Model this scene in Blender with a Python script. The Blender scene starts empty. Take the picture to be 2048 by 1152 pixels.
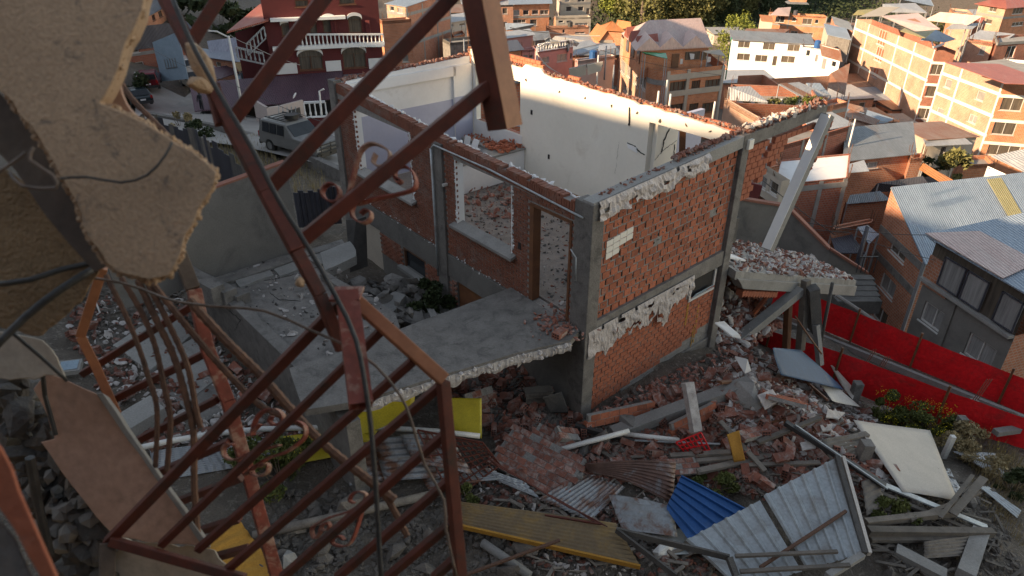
import bpy, bmesh, math, random
import numpy as np
from mathutils import Vector as V, Matrix, noise as NZ
rnd = random.Random(7)
scene = bpy.context.scene
COL = scene.collection
# ---------------------------------------------------------------- camera
PITCH = math.radians(29.2)
cam_d = bpy.data.cameras.new("camera"); cam = bpy.data.objects.new("camera", cam_d); COL.objects.link(cam)
cam.location = (0, 0, 0); cam.rotation_euler = (math.pi/2 - PITCH, 0, 0)
cam_d.lens = 24; cam_d.sensor_width = 36; cam_d.clip_start = 0.05; cam_d.clip_end = 3000
cam_d.dof.use_dof = True; cam_d.dof.focus_distance = 16; cam_d.dof.aperture_fstop = 4.5
scene.camera = cam
# ---------------------------------------------------------------- sky and sun
SUN = V((-0.92, -0.39, 0)).normalized(); EL = math.radians(20)
world = bpy.data.worlds.new("World"); scene.world = world; world.use_nodes = True
wn = world.node_tree; bg = wn.nodes['Background']
sky = wn.nodes.new('ShaderNodeTexSky'); sky.sky_type = 'NISHITA'; sky.sun_disc = False
sky.sun_elevation = EL; sky.sun_rotation = math.atan2(SUN.x, SUN.y); sky.altitude = 3600; sky.dust_density = 1.5
tint = wn.nodes.new('ShaderNodeMix'); tint.data_type = 'RGBA'; tint.blend_type = 'MULTIPLY'; tint.inputs[0].default_value = 1; tint.inputs[7].default_value = (1.42, 1.0, .65, 1)   # warm tint as white balance for the bluish shade
wn.links.new(sky.outputs[0], tint.inputs[6]); wn.links.new(tint.outputs[2], bg.inputs[0]); bg.inputs[1].default_value = 0.128
sun_d = bpy.data.lights.new("sun", 'SUN'); sun = bpy.data.objects.new("sun", sun_d); COL.objects.link(sun)
sdir = V((SUN.x*math.cos(EL), SUN.y*math.cos(EL), math.sin(EL)))
sun.rotation_euler = sdir.to_track_quat('Z', 'Y').to_euler()
sun_d.energy = 3.7; sun_d.angle = math.radians(0.6); sun_d.color = (1.0, 0.73, 0.46)
scene.view_settings.view_transform = 'Standard'; scene.view_settings.look = 'None'
scene.view_settings.exposure = 1.8; scene.view_settings.gamma = 1
scene.cycles.max_bounces = 6; scene.cycles.diffuse_bounces = 4; scene.cycles.glossy_bounces = 2
scene.cycles.use_denoising = True
# ---------------------------------------------------------------- rays: a point of the place seen in a direction
F = 1365.0; CT, ST = math.cos(PITCH), math.sin(PITCH)
def ray(px, py):
    u = (px-1024)/F; v = (576-py)/F
    return V((u, CT+v*ST, -ST+v*CT))
def PZ(px, py, z): r = ray(px, py); return r*(z/r.z)
def PY(px, py, Y): r = ray(px, py); return r*(Y/r.y)
def PD(px, py, d): return ray(px, py)*d
def PW(px, py, P, D):                       # on the vertical plane through P along D -> (s, z)
    r = ray(px, py); det = -D[0]*r.y + r.x*D[1]
    s = (P[0]*r.y - r.x*P[1])/det
    t = (P[1]+s*D[1])/r.y
    return s, t*r.z
# ---------------------------------------------------------------- ground heights
CP = [(0,2,-9.6),(-6,4,-8.9),(-12,8,-8.0),(-9,14,-8.9),(-6,11.5,-9.3),(-3,8,-9.8),(0,7,-10.1),(2,9,-10.2),(1.3,11.2,-10.1),(4,9.5,-10.5),(8.6,9.2,-11),
 (4,11.3,-10.2),(5.6,12.8,-9.9),(7.4,12.5,-10.5),(9,13.6,-11.9),(9.3,16.2,-12.8),(14,14.1,-13),(11.4,21.3,-13.9),(16.1,16.8,-14),(12,17.5,-13.5),(12,11,-12),(18,10,-13.5),
 (5,17,-10.6),(1,20,-10.6),(-3,23,-10.4),(-1.5,13.5,-9.9),(-3,16.5,-9.9),(-6.3,23,-10.1),(-8,18,-9.3),(-10.7,32,-11.3),(-14.5,40,-12),(-17,42,-12.8),(-24,54,-14.6),(-30,67,-17.6),(-22,62,-17.4),
 (-38,54,-14.2),(-20,24,-8.5),(-27,35,-10.5),(-10,62,-17.6),(0,45,-15),(5,30,-14),(13,30,-21.5),(16,38,-23.5),(27,32,-23),(10,45,-22),(22,48,-23.5),(25,65,-25),(40,65,-26),(55,80,-30),(13.8,24.2,-18),(18,19.8,-18),(22,17,-18),(9.5,26,-17.5),(17,28,-21.5),(25,24,-21.5),
 (0,70,-19),(15,80,-21.5),(-10,95,-19),(5,110,-21),(30,108,-27),(55,108,-30),(50,145,-29),(80,140,-30),(-40,90,-17),(-60,150,-16),(0,150,-23),(30,190,-28),(80,190,-29),(-60,200,-14),
 (0,190,-22),(60,230,-22),(0,260,-12),(100,260,-18),(150,200,-26),(160,120,-28),(-100,260,8),(0,330,22),(120,330,18),(250,330,18),(300,150,-10),(300,0,-30),(-200,330,40),
 (12,-22,-1),(50,-20,-12),(100,20,-25),(-60,-45,22),(0,-60,26),(30,-40,8),(100,-100,-10),(-46,34,10.5),(-46,18,11.0),(-48,2,13.9),(-46,-16,20),(-60,8,11),(-30,14,0),(-28,0,2),(-70,45,9),(-66,70,5),(-90,85,9),(-150,60,30),(-200,200,45),  # unseen ridge left and behind, heights shaped to place the shadow edge
 (-150,-100,40),(-300,0,60),(-300,-300,80),(300,-300,-20),(-90,150,2),(-300,330,60),(0,-300,60)]
_c = np.array(CP, float); _n = len(_c)
def _phi(d): return np.sqrt(d*d+1.5)
_A = np.zeros((_n+3, _n+3)); _D = np.hypot(_c[:,0][:,None]-_c[:,0][None], _c[:,1][:,None]-_c[:,1][None])
_A[:_n,:_n] = _phi(_D); _A[:_n,_n] = 1; _A[:_n,_n+1] = _c[:,0]; _A[:_n,_n+2] = _c[:,1]; _A[_n:,:_n] = _A[:_n,_n:].T
_w = np.linalg.solve(_A, np.concatenate([_c[:,2], [0,0,0]]))
def hgt(x, y):
    x = np.asarray(x, float); y = np.asarray(y, float)
    d = _phi(np.hypot(x[...,None]-_c[:,0], y[...,None]-_c[:,1]))
    return d@_w[:_n] + _w[_n] + _w[_n+1]*x + _w[_n+2]*y
def gz(x, y): return float(hgt(x, y))
_TS = np.concatenate([np.linspace(5, 30, 60), np.linspace(31, 120, 60), np.linspace(125, 420, 60)])
def G(px, py, h=0.0):                       # the ground point seen there, h above it
    r = ray(px, py); zz = _TS*r.z - hgt(_TS*r.x, _TS*r.y) - h
    i = int(np.argmax(zz < 0))
    if zz[i] >= 0: return r*float(_TS[-1])
    if i == 0: return r*float(_TS[0])
    a, b = _TS[i-1], _TS[i]; fa, fb = zz[i-1], zz[i]
    for _ in range(3):
        t = a + (b-a)*fa/(fa-fb); ft = t*r.z - gz(t*r.x, t*r.y) - h
        if ft > 0: a, fa = t, ft
        else: b, fb = t, ft
        if abs(ft) < .01: break
    return r*float(t)
# ---------------------------------------------------------------- materials
def newmat(name):
    m = bpy.data.materials.new(name); m.use_nodes = True
    return m, m.node_tree, m.node_tree.nodes['Principled BSDF']
def N(t, typ, **k):
    n = t.nodes.new(typ)
    for a, b in k.items(): setattr(n, a, b)
    return n
def coord(t, uv=False, scale=(1,1,1)):
    tc = N(t, 'ShaderNodeTexCoord'); oi = N(t, 'ShaderNodeObjectInfo')
    mp = N(t, 'ShaderNodeMapping'); t.links.new(tc.outputs['UV' if uv else 'Object'], mp.inputs[0])
    mp.inputs['Scale'].default_value = scale
    if not uv:
        mu = N(t, 'ShaderNodeMath', operation='MULTIPLY'); mu.inputs[1].default_value = 37.0
        t.links.new(oi.outputs['Random'], mu.inputs[0]); t.links.new(mu.outputs[0], mp.inputs['Location'])
    return mp, oi
def ramp(t, src, c1, c2, a=0.3, b=0.7):
    r = N(t, 'ShaderNodeValToRGB'); t.links.new(src, r.inputs[0])
    r.color_ramp.elements[0].position = a; r.color_ramp.elements[1].position = b
    r.color_ramp.elements[0].color = (*c1, 1); r.color_ramp.elements[1].color = (*c2, 1); return r
def mixc(t, fac, a, b, mode='MIX'):
    m = N(t, 'ShaderNodeMix', data_type='RGBA', blend_type=mode)
    if isinstance(fac, float): m.inputs[0].default_value = fac
    else: t.links.new(fac, m.inputs[0])
    for s, v in ((6, a), (7, b)):
        if isinstance(v, tuple): m.inputs[s].default_value = (*v, 1)
        else: t.links.new(v, m.inputs[s])
    return m.outputs[2]
def mat(name, c1, c2=None, scale=4, rough=.85, metal=0, bump=.3, dist=.01, spot=None, spota=(.55,.7), spotscale=1.5, uv=False, stretch=(1,1,1), var=.12, wave=None, fine=40, fmix=.7):
    m, t, b = newmat(name); c2 = c2 or tuple(x*.7 for x in c1)
    mp, oi = coord(t, uv, stretch)
    n1 = N(t, 'ShaderNodeTexNoise'); n1.inputs['Scale'].default_value = scale; n1.inputs['Detail'].default_value = 8; n1.inputs['Roughness'].default_value = .65
    t.links.new(mp.outputs[0], n1.inputs[0])
    col = ramp(t, n1.outputs[0], c2, c1).outputs[0]
    nf = N(t, 'ShaderNodeTexNoise'); nf.inputs['Scale'].default_value = fine; nf.inputs['Detail'].default_value = 4; t.links.new(mp.outputs[0], nf.inputs[0])
    if spot:
        n2 = N(t, 'ShaderNodeTexNoise'); n2.inputs['Scale'].default_value = spotscale; n2.inputs['Detail'].default_value = 9; n2.inputs['Roughness'].default_value = .7; n2.inputs['Distortion'].default_value = .6
        t.links.new(mp.outputs[0], n2.inputs[0])
        f = ramp(t, n2.outputs[0], (0,0,0), (1,1,1), *spota).outputs[0]
        col = mixc(t, f, col, spot)
    g = ramp(t, nf.outputs[0], (.72,.72,.72), (1.15,1.15,1.15), .25, .75).outputs[0]
    col = mixc(t, fmix, col, g, 'MULTIPLY')
    if var:
        mr = N(t, 'ShaderNodeMapRange'); t.links.new(oi.outputs['Random'], mr.inputs[0]); mr.inputs[3].default_value = 1-var; mr.inputs[4].default_value = 1+var
        h = N(t, 'ShaderNodeHueSaturation'); t.links.new(mr.outputs[0], h.inputs['Value']); t.links.new(col, h.inputs['Color'])
        col = h.outputs[0]
    t.links.new(col, b.inputs['Base Color']); b.inputs['Roughness'].default_value = rough; b.inputs['Metallic'].default_value = metal
    if bump:
        bp = N(t, 'ShaderNodeBump'); bp.inputs['Strength'].default_value = bump; bp.inputs['Distance'].default_value = dist
        ad = N(t, 'ShaderNodeMath', operation='ADD'); t.links.new(n1.outputs[0], ad.inputs[0]); t.links.new(nf.outputs[0], ad.inputs[1]); src = ad.outputs[0]
        if wave:
            tc = N(t, 'ShaderNodeTexCoord'); sx = N(t, 'ShaderNodeSeparateXYZ'); t.links.new(tc.outputs['UV'], sx.inputs[0])
            mu = N(t, 'ShaderNodeMath', operation='MULTIPLY'); mu.inputs[1].default_value = wave; t.links.new(sx.outputs[0], mu.inputs[0])
            si = N(t, 'ShaderNodeMath', operation='SINE'); t.links.new(mu.outputs[0], si.inputs[0])
            a2 = N(t, 'ShaderNodeMath', operation='MULTIPLY_ADD'); t.links.new(si.outputs[0], a2.inputs[0]); a2.inputs[1].default_value = 2.0; t.links.new(src, a2.inputs[2]); src = a2.outputs[0]
        t.links.new(src, bp.inputs['Height']); t.links.new(bp.outputs[0], b.inputs['Normal'])
    return m
def brickmat(name, c1, c2, mortar, bw=.25, rh=.16, ms=.014, bump=.5, spot=None, spota=(.55,.72)):
    m, t, b = newmat(name)
    tc = N(t, 'ShaderNodeTexCoord'); br = N(t, 'ShaderNodeTexBrick'); t.links.new(tc.outputs['UV'], br.inputs[0])
    br.inputs['Color1'].default_value = (*c1, 1); br.inputs['Color2'].default_value = (*c2, 1); br.inputs['Mortar'].default_value = (*mortar, 1)
    br.inputs['Scale'].default_value = 1; br.inputs['Brick Width'].default_value = bw; br.inputs['Row Height'].default_value = rh; br.inputs['Mortar Size'].default_value = ms
    n1 = N(t, 'ShaderNodeTexNoise'); n1.inputs['Scale'].default_value = .55; n1.inputs['Detail'].default_value = 9; n1.inputs['Roughness'].default_value = .7; t.links.new(tc.outputs['Object'], n1.inputs[0])
    g = ramp(t, n1.outputs[0], (.62,.6,.6), (1.15,1.12,1.1), .3, .7).outputs[0]
    col = mixc(t, .9, br.outputs[0], g, 'MULTIPLY')
    if spot:
        n2 = N(t, 'ShaderNodeTexNoise'); n2.inputs['Scale'].default_value = .35; n2.inputs['Detail'].default_value = 9; n2.inputs['Roughness'].default_value = .75; t.links.new(tc.outputs['Object'], n2.inputs[0])
        col = mixc(t, ramp(t, n2.outputs[0], (0,0,0), (.8,.8,.8), *spota).outputs[0], col, spot)
    t.links.new(col, b.inputs['Base Color']); b.inputs['Roughness'].default_value = .9
    bp = N(t, 'ShaderNodeBump'); bp.inputs['Strength'].default_value = bump; bp.inputs['Distance'].default_value = .02; bp.invert = True
    t.links.new(br.outputs['Fac'], bp.inputs['Height']); t.links.new(bp.outputs[0], b.inputs['Normal'])
    return m
def leafmat(name, c1, c2):
    m, t, b = newmat(name)
    mp, oi = coord(t); n1 = N(t, 'ShaderNodeTexNoise'); n1.inputs['Scale'].default_value = 3; n1.inputs['Detail'].default_value = 6; t.links.new(mp.outputs[0], n1.inputs[0])
    t.links.new(ramp(t, n1.outputs[0], c1, c2).outputs[0], b.inputs['Base Color']); b.inputs['Roughness'].default_value = .7
    b.inputs['Specular IOR Level'].default_value = .2
    return m
M = {}
M['brick'] = mat('brick_clay', (.43,.14,.07), (.29,.085,.045), 9, bump=.5, spot=(.30,.22,.18), spota=(.6,.75), spotscale=5, var=.26)
M['brickd'] = mat('brick_clay_dusty', (.285,.10,.062), (.15,.06,.042), 9, bump=.5, spot=(.33,.28,.25), spota=(.48,.66), spotscale=6, var=.3)
M['thin'] = mat('thin_brick_clay', (.26,.092,.052), (.165,.064,.04), 3, bump=.4, spot=(.24,.18,.15), spota=(.5,.75), spotscale=2)
M['mortar'] = mat('mortar', (.30,.28,.26), (.19,.175,.16), 8, bump=.8, dist=.02)
M['conc'] = mat('concrete', (.235,.215,.195), (.135,.123,.112), 2.2, bump=.7, dist=.015, spot=(.10,.092,.083), spota=(.5,.68), spotscale=3.2, fine=28)
M['concl'] = mat('pale_concrete', (.31,.295,.275), (.215,.205,.19), 1.2, bump=.4, spot=(.2,.185,.17), spota=(.56,.7), spotscale=1.6, fine=30)
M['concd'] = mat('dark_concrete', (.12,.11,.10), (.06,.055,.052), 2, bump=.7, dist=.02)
M['render'] = mat('grey_render', (.205,.19,.172), (.15,.14,.127), .9, bump=.15, spot=(.075,.07,.066), spota=(.5,.8), spotscale=.7)
M['tan'] = mat('tan_stucco', (.54,.375,.24), (.40,.275,.175), 5, bump=.9, dist=.004, spot=(.24,.18,.13), spota=(.56,.66), spotscale=26, fine=150, var=0)
M['ochre'] = mat('ochre_stucco', (.34,.225,.12), (.2,.125,.062), 7, bump=1.3, dist=.008, fine=110, var=0)
M['pinkstone'] = mat('pink_plaster', (.54,.34,.25), (.42,.26,.19), 3, bump=.25, spot=(.3,.2,.15), spota=(.58,.75), spotscale=4, var=0)
M['white'] = mat('white_plaster', (.78,.77,.76), (.70,.69,.68), .8, rough=.8, bump=.12, spot=(.52,.49,.45), spota=(.58,.85), spotscale=1.0, fine=12, fmix=.12)
M['cream'] = mat('cream_plaster', (.77,.73,.65), (.71,.67,.59), .7, rough=.8, bump=.1, spot=(.55,.49,.41), spota=(.56,.85), spotscale=.9, fine=10, fmix=.1)
M['dado'] = mat('blue_grey_paint', (.43,.44,.55), (.37,.38,.49), .8, rough=.6, bump=.06, fine=9, fmix=.15)
M['plchunk'] = mat('plaster_chunk', (.58,.54,.51), (.32,.28,.26), 6, bump=.6, var=.2)
M['paper'] = mat('torn_plaster_sacking', (.62,.56,.53), (.44,.385,.35), 6, bump=.7, dist=.02, spot=(.25,.2,.16), spota=(.55,.7), spotscale=8)
M['red'] = mat('red_oxide_paint', (.15,.034,.018), (.085,.022,.014), 14, rough=.65, bump=.3, dist=.002, spot=(.055,.03,.022), spota=(.5,.66), spotscale=9, var=0)
M['redpeel'] = mat('peeling_red_paint', (.30,.07,.045), (.17,.045,.03), 10, rough=.6, bump=.5, dist=.002, spot=(.42,.27,.2), spota=(.5,.62), spotscale=12, var=0)
M['orangey'] = mat('orange_and_sunlit_red_paint', (.40,.17,.075), (.28,.10,.045), 8, rough=.55, bump=.3, dist=.002, spot=(.2,.09,.05), spota=(.6,.75), spotscale=14, var=0)  # orange red; also the painted sunlight on the hanging post
M['rebar'] = mat('rusty_steel', (.17,.085,.05), (.09,.05,.035), 20, rough=.8, bump=.5, dist=.003, var=0)
M['wire'] = mat('old_wire', (.22,.16,.12), (.1,.075,.06), 20, rough=.6, var=0)
M['cable'] = mat('black_cable', (.05,.047,.045), (.03,.03,.03), 10, rough=.5, var=0)
M['glass'] = mat('dark_window_glass', (.035,.04,.045), (.02,.022,.026), .6, rough=.12, bump=0)
M['glassc'] = mat('curtained_window_glass', (.16,.13,.10), (.05,.045,.04), 1.2, rough=.15, bump=0, uv=True, stretch=(6,.3,1))
M['glassp'] = mat('pale_curtain_glass', (.34,.33,.32), (.17,.165,.16), 1.5, rough=.2, bump=0, uv=True, stretch=(6,.3,1))
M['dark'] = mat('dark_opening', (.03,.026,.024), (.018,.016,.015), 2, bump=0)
M['frame'] = mat('white_frame', (.62,.6,.57), (.5,.48,.46), 3, bump=0)
M['framed'] = mat('brown_frame', (.16,.07,.035), (.1,.045,.025), 5, bump=.1)
def corr(n, a, b, spot, sa=(.5,.66), metal=.25, rough=.5, wave=45, ss=.7):
    M[n] = mat('corrugated_'+n, a, b, .8, rough, metal, .5, .02, spot, sa, ss, uv=True, stretch=(1,.25,1), wave=wave, fine=8)
corr('zinc', (.44,.45,.46), (.33,.34,.36), (.27,.2,.16), (.62,.8))
corr('zincblue', (.30,.36,.43), (.22,.27,.33), (.25,.2,.17), (.66,.85))
corr('zincgrey', (.25,.27,.29), (.16,.175,.19), (.17,.10,.07), (.55,.75))
corr('rustroof', (.34,.24,.18), (.25,.15,.10), (.25,.11,.06), (.4,.6))
corr('redroof', (.40,.13,.09), (.30,.09,.065), (.4,.25,.2), (.55,.8))
corr('pinkroof', (.62,.47,.43), (.52,.37,.33), (.6,.5,.45), (.5,.8))
corr('purple', (.115,.062,.085), (.075,.042,.06), (.11,.08,.08), (.6,.8))
corr('yellowroof', (.42,.36,.16), (.33,.29,.13), (.3,.26,.15), (.6,.8))
corr('orangeroof', (.55,.24,.09), (.45,.17,.06), (.35,.17,.08), (.5,.8))
corr('slate', (.09,.09,.11), (.055,.055,.07), (.12,.11,.11), (.6,.8))
def sheetm(n, a, b, spot, sa, ss=2.5, metal=.3, rough=.45): M[n] = mat('sheet_'+n, a, b, 3, rough, metal, .25, .004, spot, sa, ss, stretch=(1,1,1), fine=20, var=.08)
sheetm('sheetw', (.46,.49,.50), (.36,.38,.39), (.24,.21,.18), (.5,.72), 1.6)
sheetm('sheetr', (.33,.35,.37), (.22,.21,.2), (.16,.075,.045), (.46,.58), 2.0)
sheetm('sheetrr', (.18,.10,.075), (.09,.05,.04), (.26,.27,.28), (.56,.7), 1.6)
sheetm('sheetblue', (.035,.13,.36), (.028,.10,.28), (.09,.16,.3), (.6,.8))
sheetm('sheetbl2', (.03,.085,.17), (.022,.065,.13), (.15,.15,.16), (.62,.75), 2.5, 0, .55)
sheetm('board', (.25,.175,.09), (.17,.12,.07), (.30,.18,.05), (.5,.75), 3, 0, .8)
M['boardedge'] = mat('ochre_edge', (.46,.23,.03), (.36,.17,.02), 5)
M['yellow'] = mat('yellow_sheet', (.66,.53,.03), (.5,.39,.02), 3, rough=.5, bump=.15, spot=(.35,.3,.05), spota=(.6,.8))
M['pale'] = mat('pale_panel', (.60,.54,.47), (.50,.45,.39), 2, rough=.7, bump=.15, spot=(.38,.33,.28), spota=(.62,.8), spotscale=3)
M['woodg'] = mat('weathered_wood', (.235,.20,.165), (.125,.107,.09), 3, bump=.5, stretch=(1,1,1), spot=(.11,.09,.075), spota=(.56,.7), spotscale=5, var=.25)
M['woodb'] = mat('brown_wood', (.20,.085,.035), (.12,.05,.025), 4, rough=.6, bump=.2, var=.15)
M['woodo'] = mat('ochre_wood', (.33,.165,.045), (.22,.11,.035), 4, rough=.6, bump=.2)
M['pvc'] = mat('white_pvc', (.72,.70,.66), (.58,.56,.53), 3, rough=.4, bump=0, var=0)
M['tarp'] = mat('red_tarpaulin', (.80,.014,.02), (.66,.01,.016), 1.5, rough=.5, bump=.5, dist=.04, spot=(.42,.03,.03), spota=(.5,.75), spotscale=2.5, var=0, fine=9)
M['soil'] = mat('stony_soil', (.15,.12,.092), (.075,.062,.05), 1.6, bump=1, dist=.07, spot=(.21,.18,.15), spota=(.54,.62), spotscale=7, fine=26, var=0)
M['rubdust'] = mat('rubble_dust', (.26,.22,.19), (.15,.125,.11), 3, bump=1, dist=.04, spot=(.30,.13,.09), spota=(.55,.62), spotscale=9, fine=22)
M['street'] = mat('concrete_street', (.36,.335,.31), (.27,.255,.24), .5, bump=.2, spot=(.2,.19,.18), spota=(.6,.8), spotscale=.3)
M['floor'] = mat('dusty_tile_floor', (.26,.225,.20), (.17,.147,.13), 2, bump=.5, spot=(.17,.145,.125), spota=(.5,.64), spotscale=5, fine=30)
M['rock'] = mat('rock', (.19,.162,.138), (.10,.087,.076), 3, bump=.9, dist=.03, var=.3)
M['leafd'] = leafmat('dark_leaves', (.022,.032,.014), (.06,.075,.03))
M['leaf'] = leafmat('olive_leaves', (.07,.076,.026), (.20,.185,.068))
M['leafb'] = leafmat('bright_leaves', (.10,.13,.02), (.22,.24,.05))
M['dry'] = leafmat('dry_grass', (.20,.155,.08), (.36,.29,.16))
M['weed'] = leafmat('weed_green', (.05,.065,.018), (.13,.14,.04))
M['flower'] = leafmat('yellow_petals', (.75,.60,.02), (.85,.72,.04))
M['bark'] = mat('bark', (.16,.12,.09), (.08,.06,.05), 6)
M['pink'] = mat('pink_paint', (.56,.27,.24), (.47,.22,.2), 1, spot=(.4,.2,.18), spota=(.6,.8))
M['maroon'] = mat('maroon_paint', (.125,.02,.02), (.095,.016,.017), .6, bump=.1, spot=(.15,.04,.035), spota=(.6,.8))
M['terra'] = mat('terracotta_paint', (.30,.12,.08), (.22,.09,.06), 2, spot=(.35,.25,.2), spota=(.6,.8))
M['paleblue'] = mat('pale_blue_paint', (.33,.42,.5), (.25,.33,.4), 1.5)
M['palestone'] = mat('pale_render', (.50,.44,.36), (.40,.35,.29), 1)
M['rosy'] = mat('rosy_plaster', (.58,.48,.44), (.5,.42,.38), 1.2)
M['bfar'] = brickmat('far_brick', (.50,.20,.105), (.40,.15,.075), (.42,.34,.28), spot=(.50,.42,.35), spota=(.6,.9))
M['bpale'] = brickmat('pale_sunlit_far_brick', (.50,.285,.19), (.44,.24,.15), (.55,.46,.38))  # paler far brick; sunlight on sun-facing walls put into the colour
M['bred'] = brickmat('red_far_brick', (.40,.13,.07), (.30,.09,.05), (.30,.24,.2), bump=.8)
M['borange'] = brickmat('orange_far_brick', (.60,.235,.10), (.50,.18,.075), (.45,.33,.25))
def paint(n, c, rough=.25, metal=0.0):
    M[n] = mat(n, c, tuple(x*.9 for x in c), 2, rough=rough, metal=metal, bump=0, var=0)
for n, c in (('car_red',(.16,.012,.02)),('car_dark',(.02,.03,.035)),('car_white',(.62,.6,.57)),('car_silver',(.20,.195,.185)),('car_beige',(.45,.40,.33)),('tyre',(.02,.02,.02)),('light',(.6,.6,.6)),('tail',(.35,.01,.01)),
             ('cloth_dark',(.012,.013,.02)),('skin',(.35,.19,.12)),('cloth_blue',(.05,.1,.4)),('cloth_white',(.7,.68,.66)),('green',(.05,.28,.12)),('teal',(.2,.5,.45))): paint(n, c, .5 if 'cloth' in n or n in('skin','tyre') else .25)
# ---------------------------------------------------------------- mesh builder
class MB:
    def __init__(s): s.v = []; s.f = []
    def add(s, vs, fs):
        o = len(s.v); s.v += [V(p) for p in vs]; s.f += [tuple(i+o for i in f) for f in fs]; return s
    def quad(s, *p): return s.add(p, [tuple(range(len(p)))])
    def box(s, c, ax, ay, az):
        c = V(c); ax, ay, az = V(ax), V(ay), V(az)
        vs = [c+i*ax+j*ay+k*az for k in (-1,1) for j in (-1,1) for i in (-1,1)]
        return s.add(vs, [(0,2,3,1),(4,5,7,6),(0,1,5,4),(1,3,7,5),(3,2,6,7),(2,0,4,6)])
    def beam(s, p0, p1, w, h, up=(0,0,1)):
        p0, p1 = V(p0), V(p1); d = (p1-p0); n = d.normalized(); u = V(up)
        x = n.cross(u); x = x.normalized() if x.length > 1e-4 else n.orthogonal().normalized()
        y = x.cross(n)
        return s.box((p0+p1)/2, d/2, x*w/2, y*h/2)
    def prism(s, poly, vec):
        poly = [V(p) for p in poly]; vec = V(vec); n = len(poly)
        return s.add(poly+[p+vec for p in poly], [tuple(range(n))[::-1], tuple(range(n, 2*n))]+[(i,(i+1)%n,n+(i+1)%n,n+i) for i in range(n)])
    def tube(s, pts, r, n=8, cap=True, rib=0):
        pts = [V(p) for p in pts]; rings = []; t0 = (pts[1]-pts[0]).normalized(); x = t0.orthogonal().normalized()
        for i, p in enumerate(pts):
            a = pts[max(i-1,0)]; b = pts[min(i+1,len(pts)-1)]; t = (b-a).normalized()
            x = (x-t*x.dot(t)).normalized(); y = t.cross(x); rr = r[i] if isinstance(r, (list,tuple)) else r
            if rib: rr *= 1+rib*(i % 2)
            rings.append([p+(x*math.cos(k*2*math.pi/n)+y*math.sin(k*2*math.pi/n))*rr for k in range(n)])
        fs = []
        for i in range(len(pts)-1):
            for k in range(n): fs.append((i*n+k, i*n+(k+1)%n, (i+1)*n+(k+1)%n, (i+1)*n+k))
        if cap: fs += [tuple(range(n))[::-1], tuple((len(pts)-1)*n+k for k in range(n))]
        return s.add(sum(rings, []), fs)
    def strip(s, pts, w, t=.004, side=None):        # flat bar along a path, wide along `side`
        pts = [V(p) for p in pts]; vs = []; n = len(pts); side = V(side).normalized()
        for i, p in enumerate(pts):
            tg = (pts[min(i+1,n-1)]-pts[max(i-1,0)]).normalized(); nn = tg.cross(side).normalized()
            vs += [p+side*w/2+nn*t/2, p-side*w/2+nn*t/2, p-side*w/2-nn*t/2, p+side*w/2-nn*t/2]
        fs = []
        for i in range(n-1):
            for k in range(4): fs.append((i*4+k, i*4+(k+1)%4, i*4+4+(k+1)%4, i*4+4+k))
        fs += [(3,2,1,0), tuple(4*n-4+k for k in range(4))]
        return s.add(vs, fs)
    def rock(s, c, r, rr=rnd, sq=(1,1,1), jag=.42):
        c = V(c); q = Matrix.Rotation(rr.uniform(0,6.3), 3, V((rr.uniform(-1,1),rr.uniform(-1,1),rr.uniform(-1,1)+.01)).normalized())
        g = (1+5**.5)/2
        vs = [(-1,g,0),(1,g,0),(-1,-g,0),(1,-g,0),(0,-1,g),(0,1,g),(0,-1,-g),(0,1,-g),(g,0,-1),(g,0,1),(-g,0,-1),(-g,0,1)]
        fs = [(0,11,5),(0,5,1),(0,1,7),(0,7,10),(0,10,11),(1,5,9),(5,11,4),(11,10,2),(10,7,6),(7,1,8),(3,9,4),(3,4,2),(3,2,6),(3,6,8),(3,8,9),(4,9,5),(2,4,11),(6,2,10),(8,6,7),(9,8,1)]
        out = []
        for p in vs:
            p = V(p).normalized()*(r*(1+rr.uniform(-jag,jag))); p = q@V((p.x*sq[0],p.y*sq[1],p.z*sq[2])); out.append(c+p)
        return s.add(out, fs)
    def build(s, name, m, parent=None, smooth=False, bevel=0, loc=None):
        me = bpy.data.meshes.new(name); off = V((0,0,0))
        if parent is not None: off = V(parent['_w']) if '_w' in parent else V((0,0,0))
        elif loc is not None: off = V(loc)
        me.from_pydata([tuple(p-off) for p in s.v], [], s.f)
        ms = m if isinstance(m, (list,tuple)) else [m]
        for k in ms: me.materials.append(M[k])
        uv = me.uv_layers.new(name='UVMap'); nl = len(me.loops)
        if nl:
            me.update(); co = np.empty(len(me.vertices)*3); me.vertices.foreach_get('co', co); co = co.reshape(-1,3)+np.array(off)
            vi = np.empty(nl, int); me.loops.foreach_get('vertex_index', vi)
            pn = np.empty(len(me.polygons)*3); me.polygons.foreach_get('normal', pn); pn = pn.reshape(-1,3)
            lt = np.empty(len(me.polygons), int); me.polygons.foreach_get('loop_total', lt)
            n = np.repeat(pn, lt, axis=0); P = co[vi]
            tx = np.stack([-n[:,1], n[:,0]], 1); L = np.hypot(tx[:,0], tx[:,1])+1e-9; tx /= L[:,None]
            flat = np.abs(n[:,2]) > .8
            U = np.where(flat, P[:,0], P[:,0]*tx[:,0]+P[:,1]*tx[:,1]); W = np.where(flat, P[:,1], P[:,2])
            uv.data.foreach_set('uv', np.stack([U, W], 1).ravel())
        if smooth: me.polygons.foreach_set('use_smooth', [True]*len(me.polygons))
        o = bpy.data.objects.new(name, me); COL.objects.link(o)
        if parent is not None: o.parent = parent; o['_w'] = tuple(off)
        else: o.location = off; o['_w'] = tuple(off)
        if bevel:
            b = o.modifiers.new('bevel', 'BEVEL'); b.width = bevel; b.segments = 2; b.limit_method = 'ANGLE'
        return o
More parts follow.
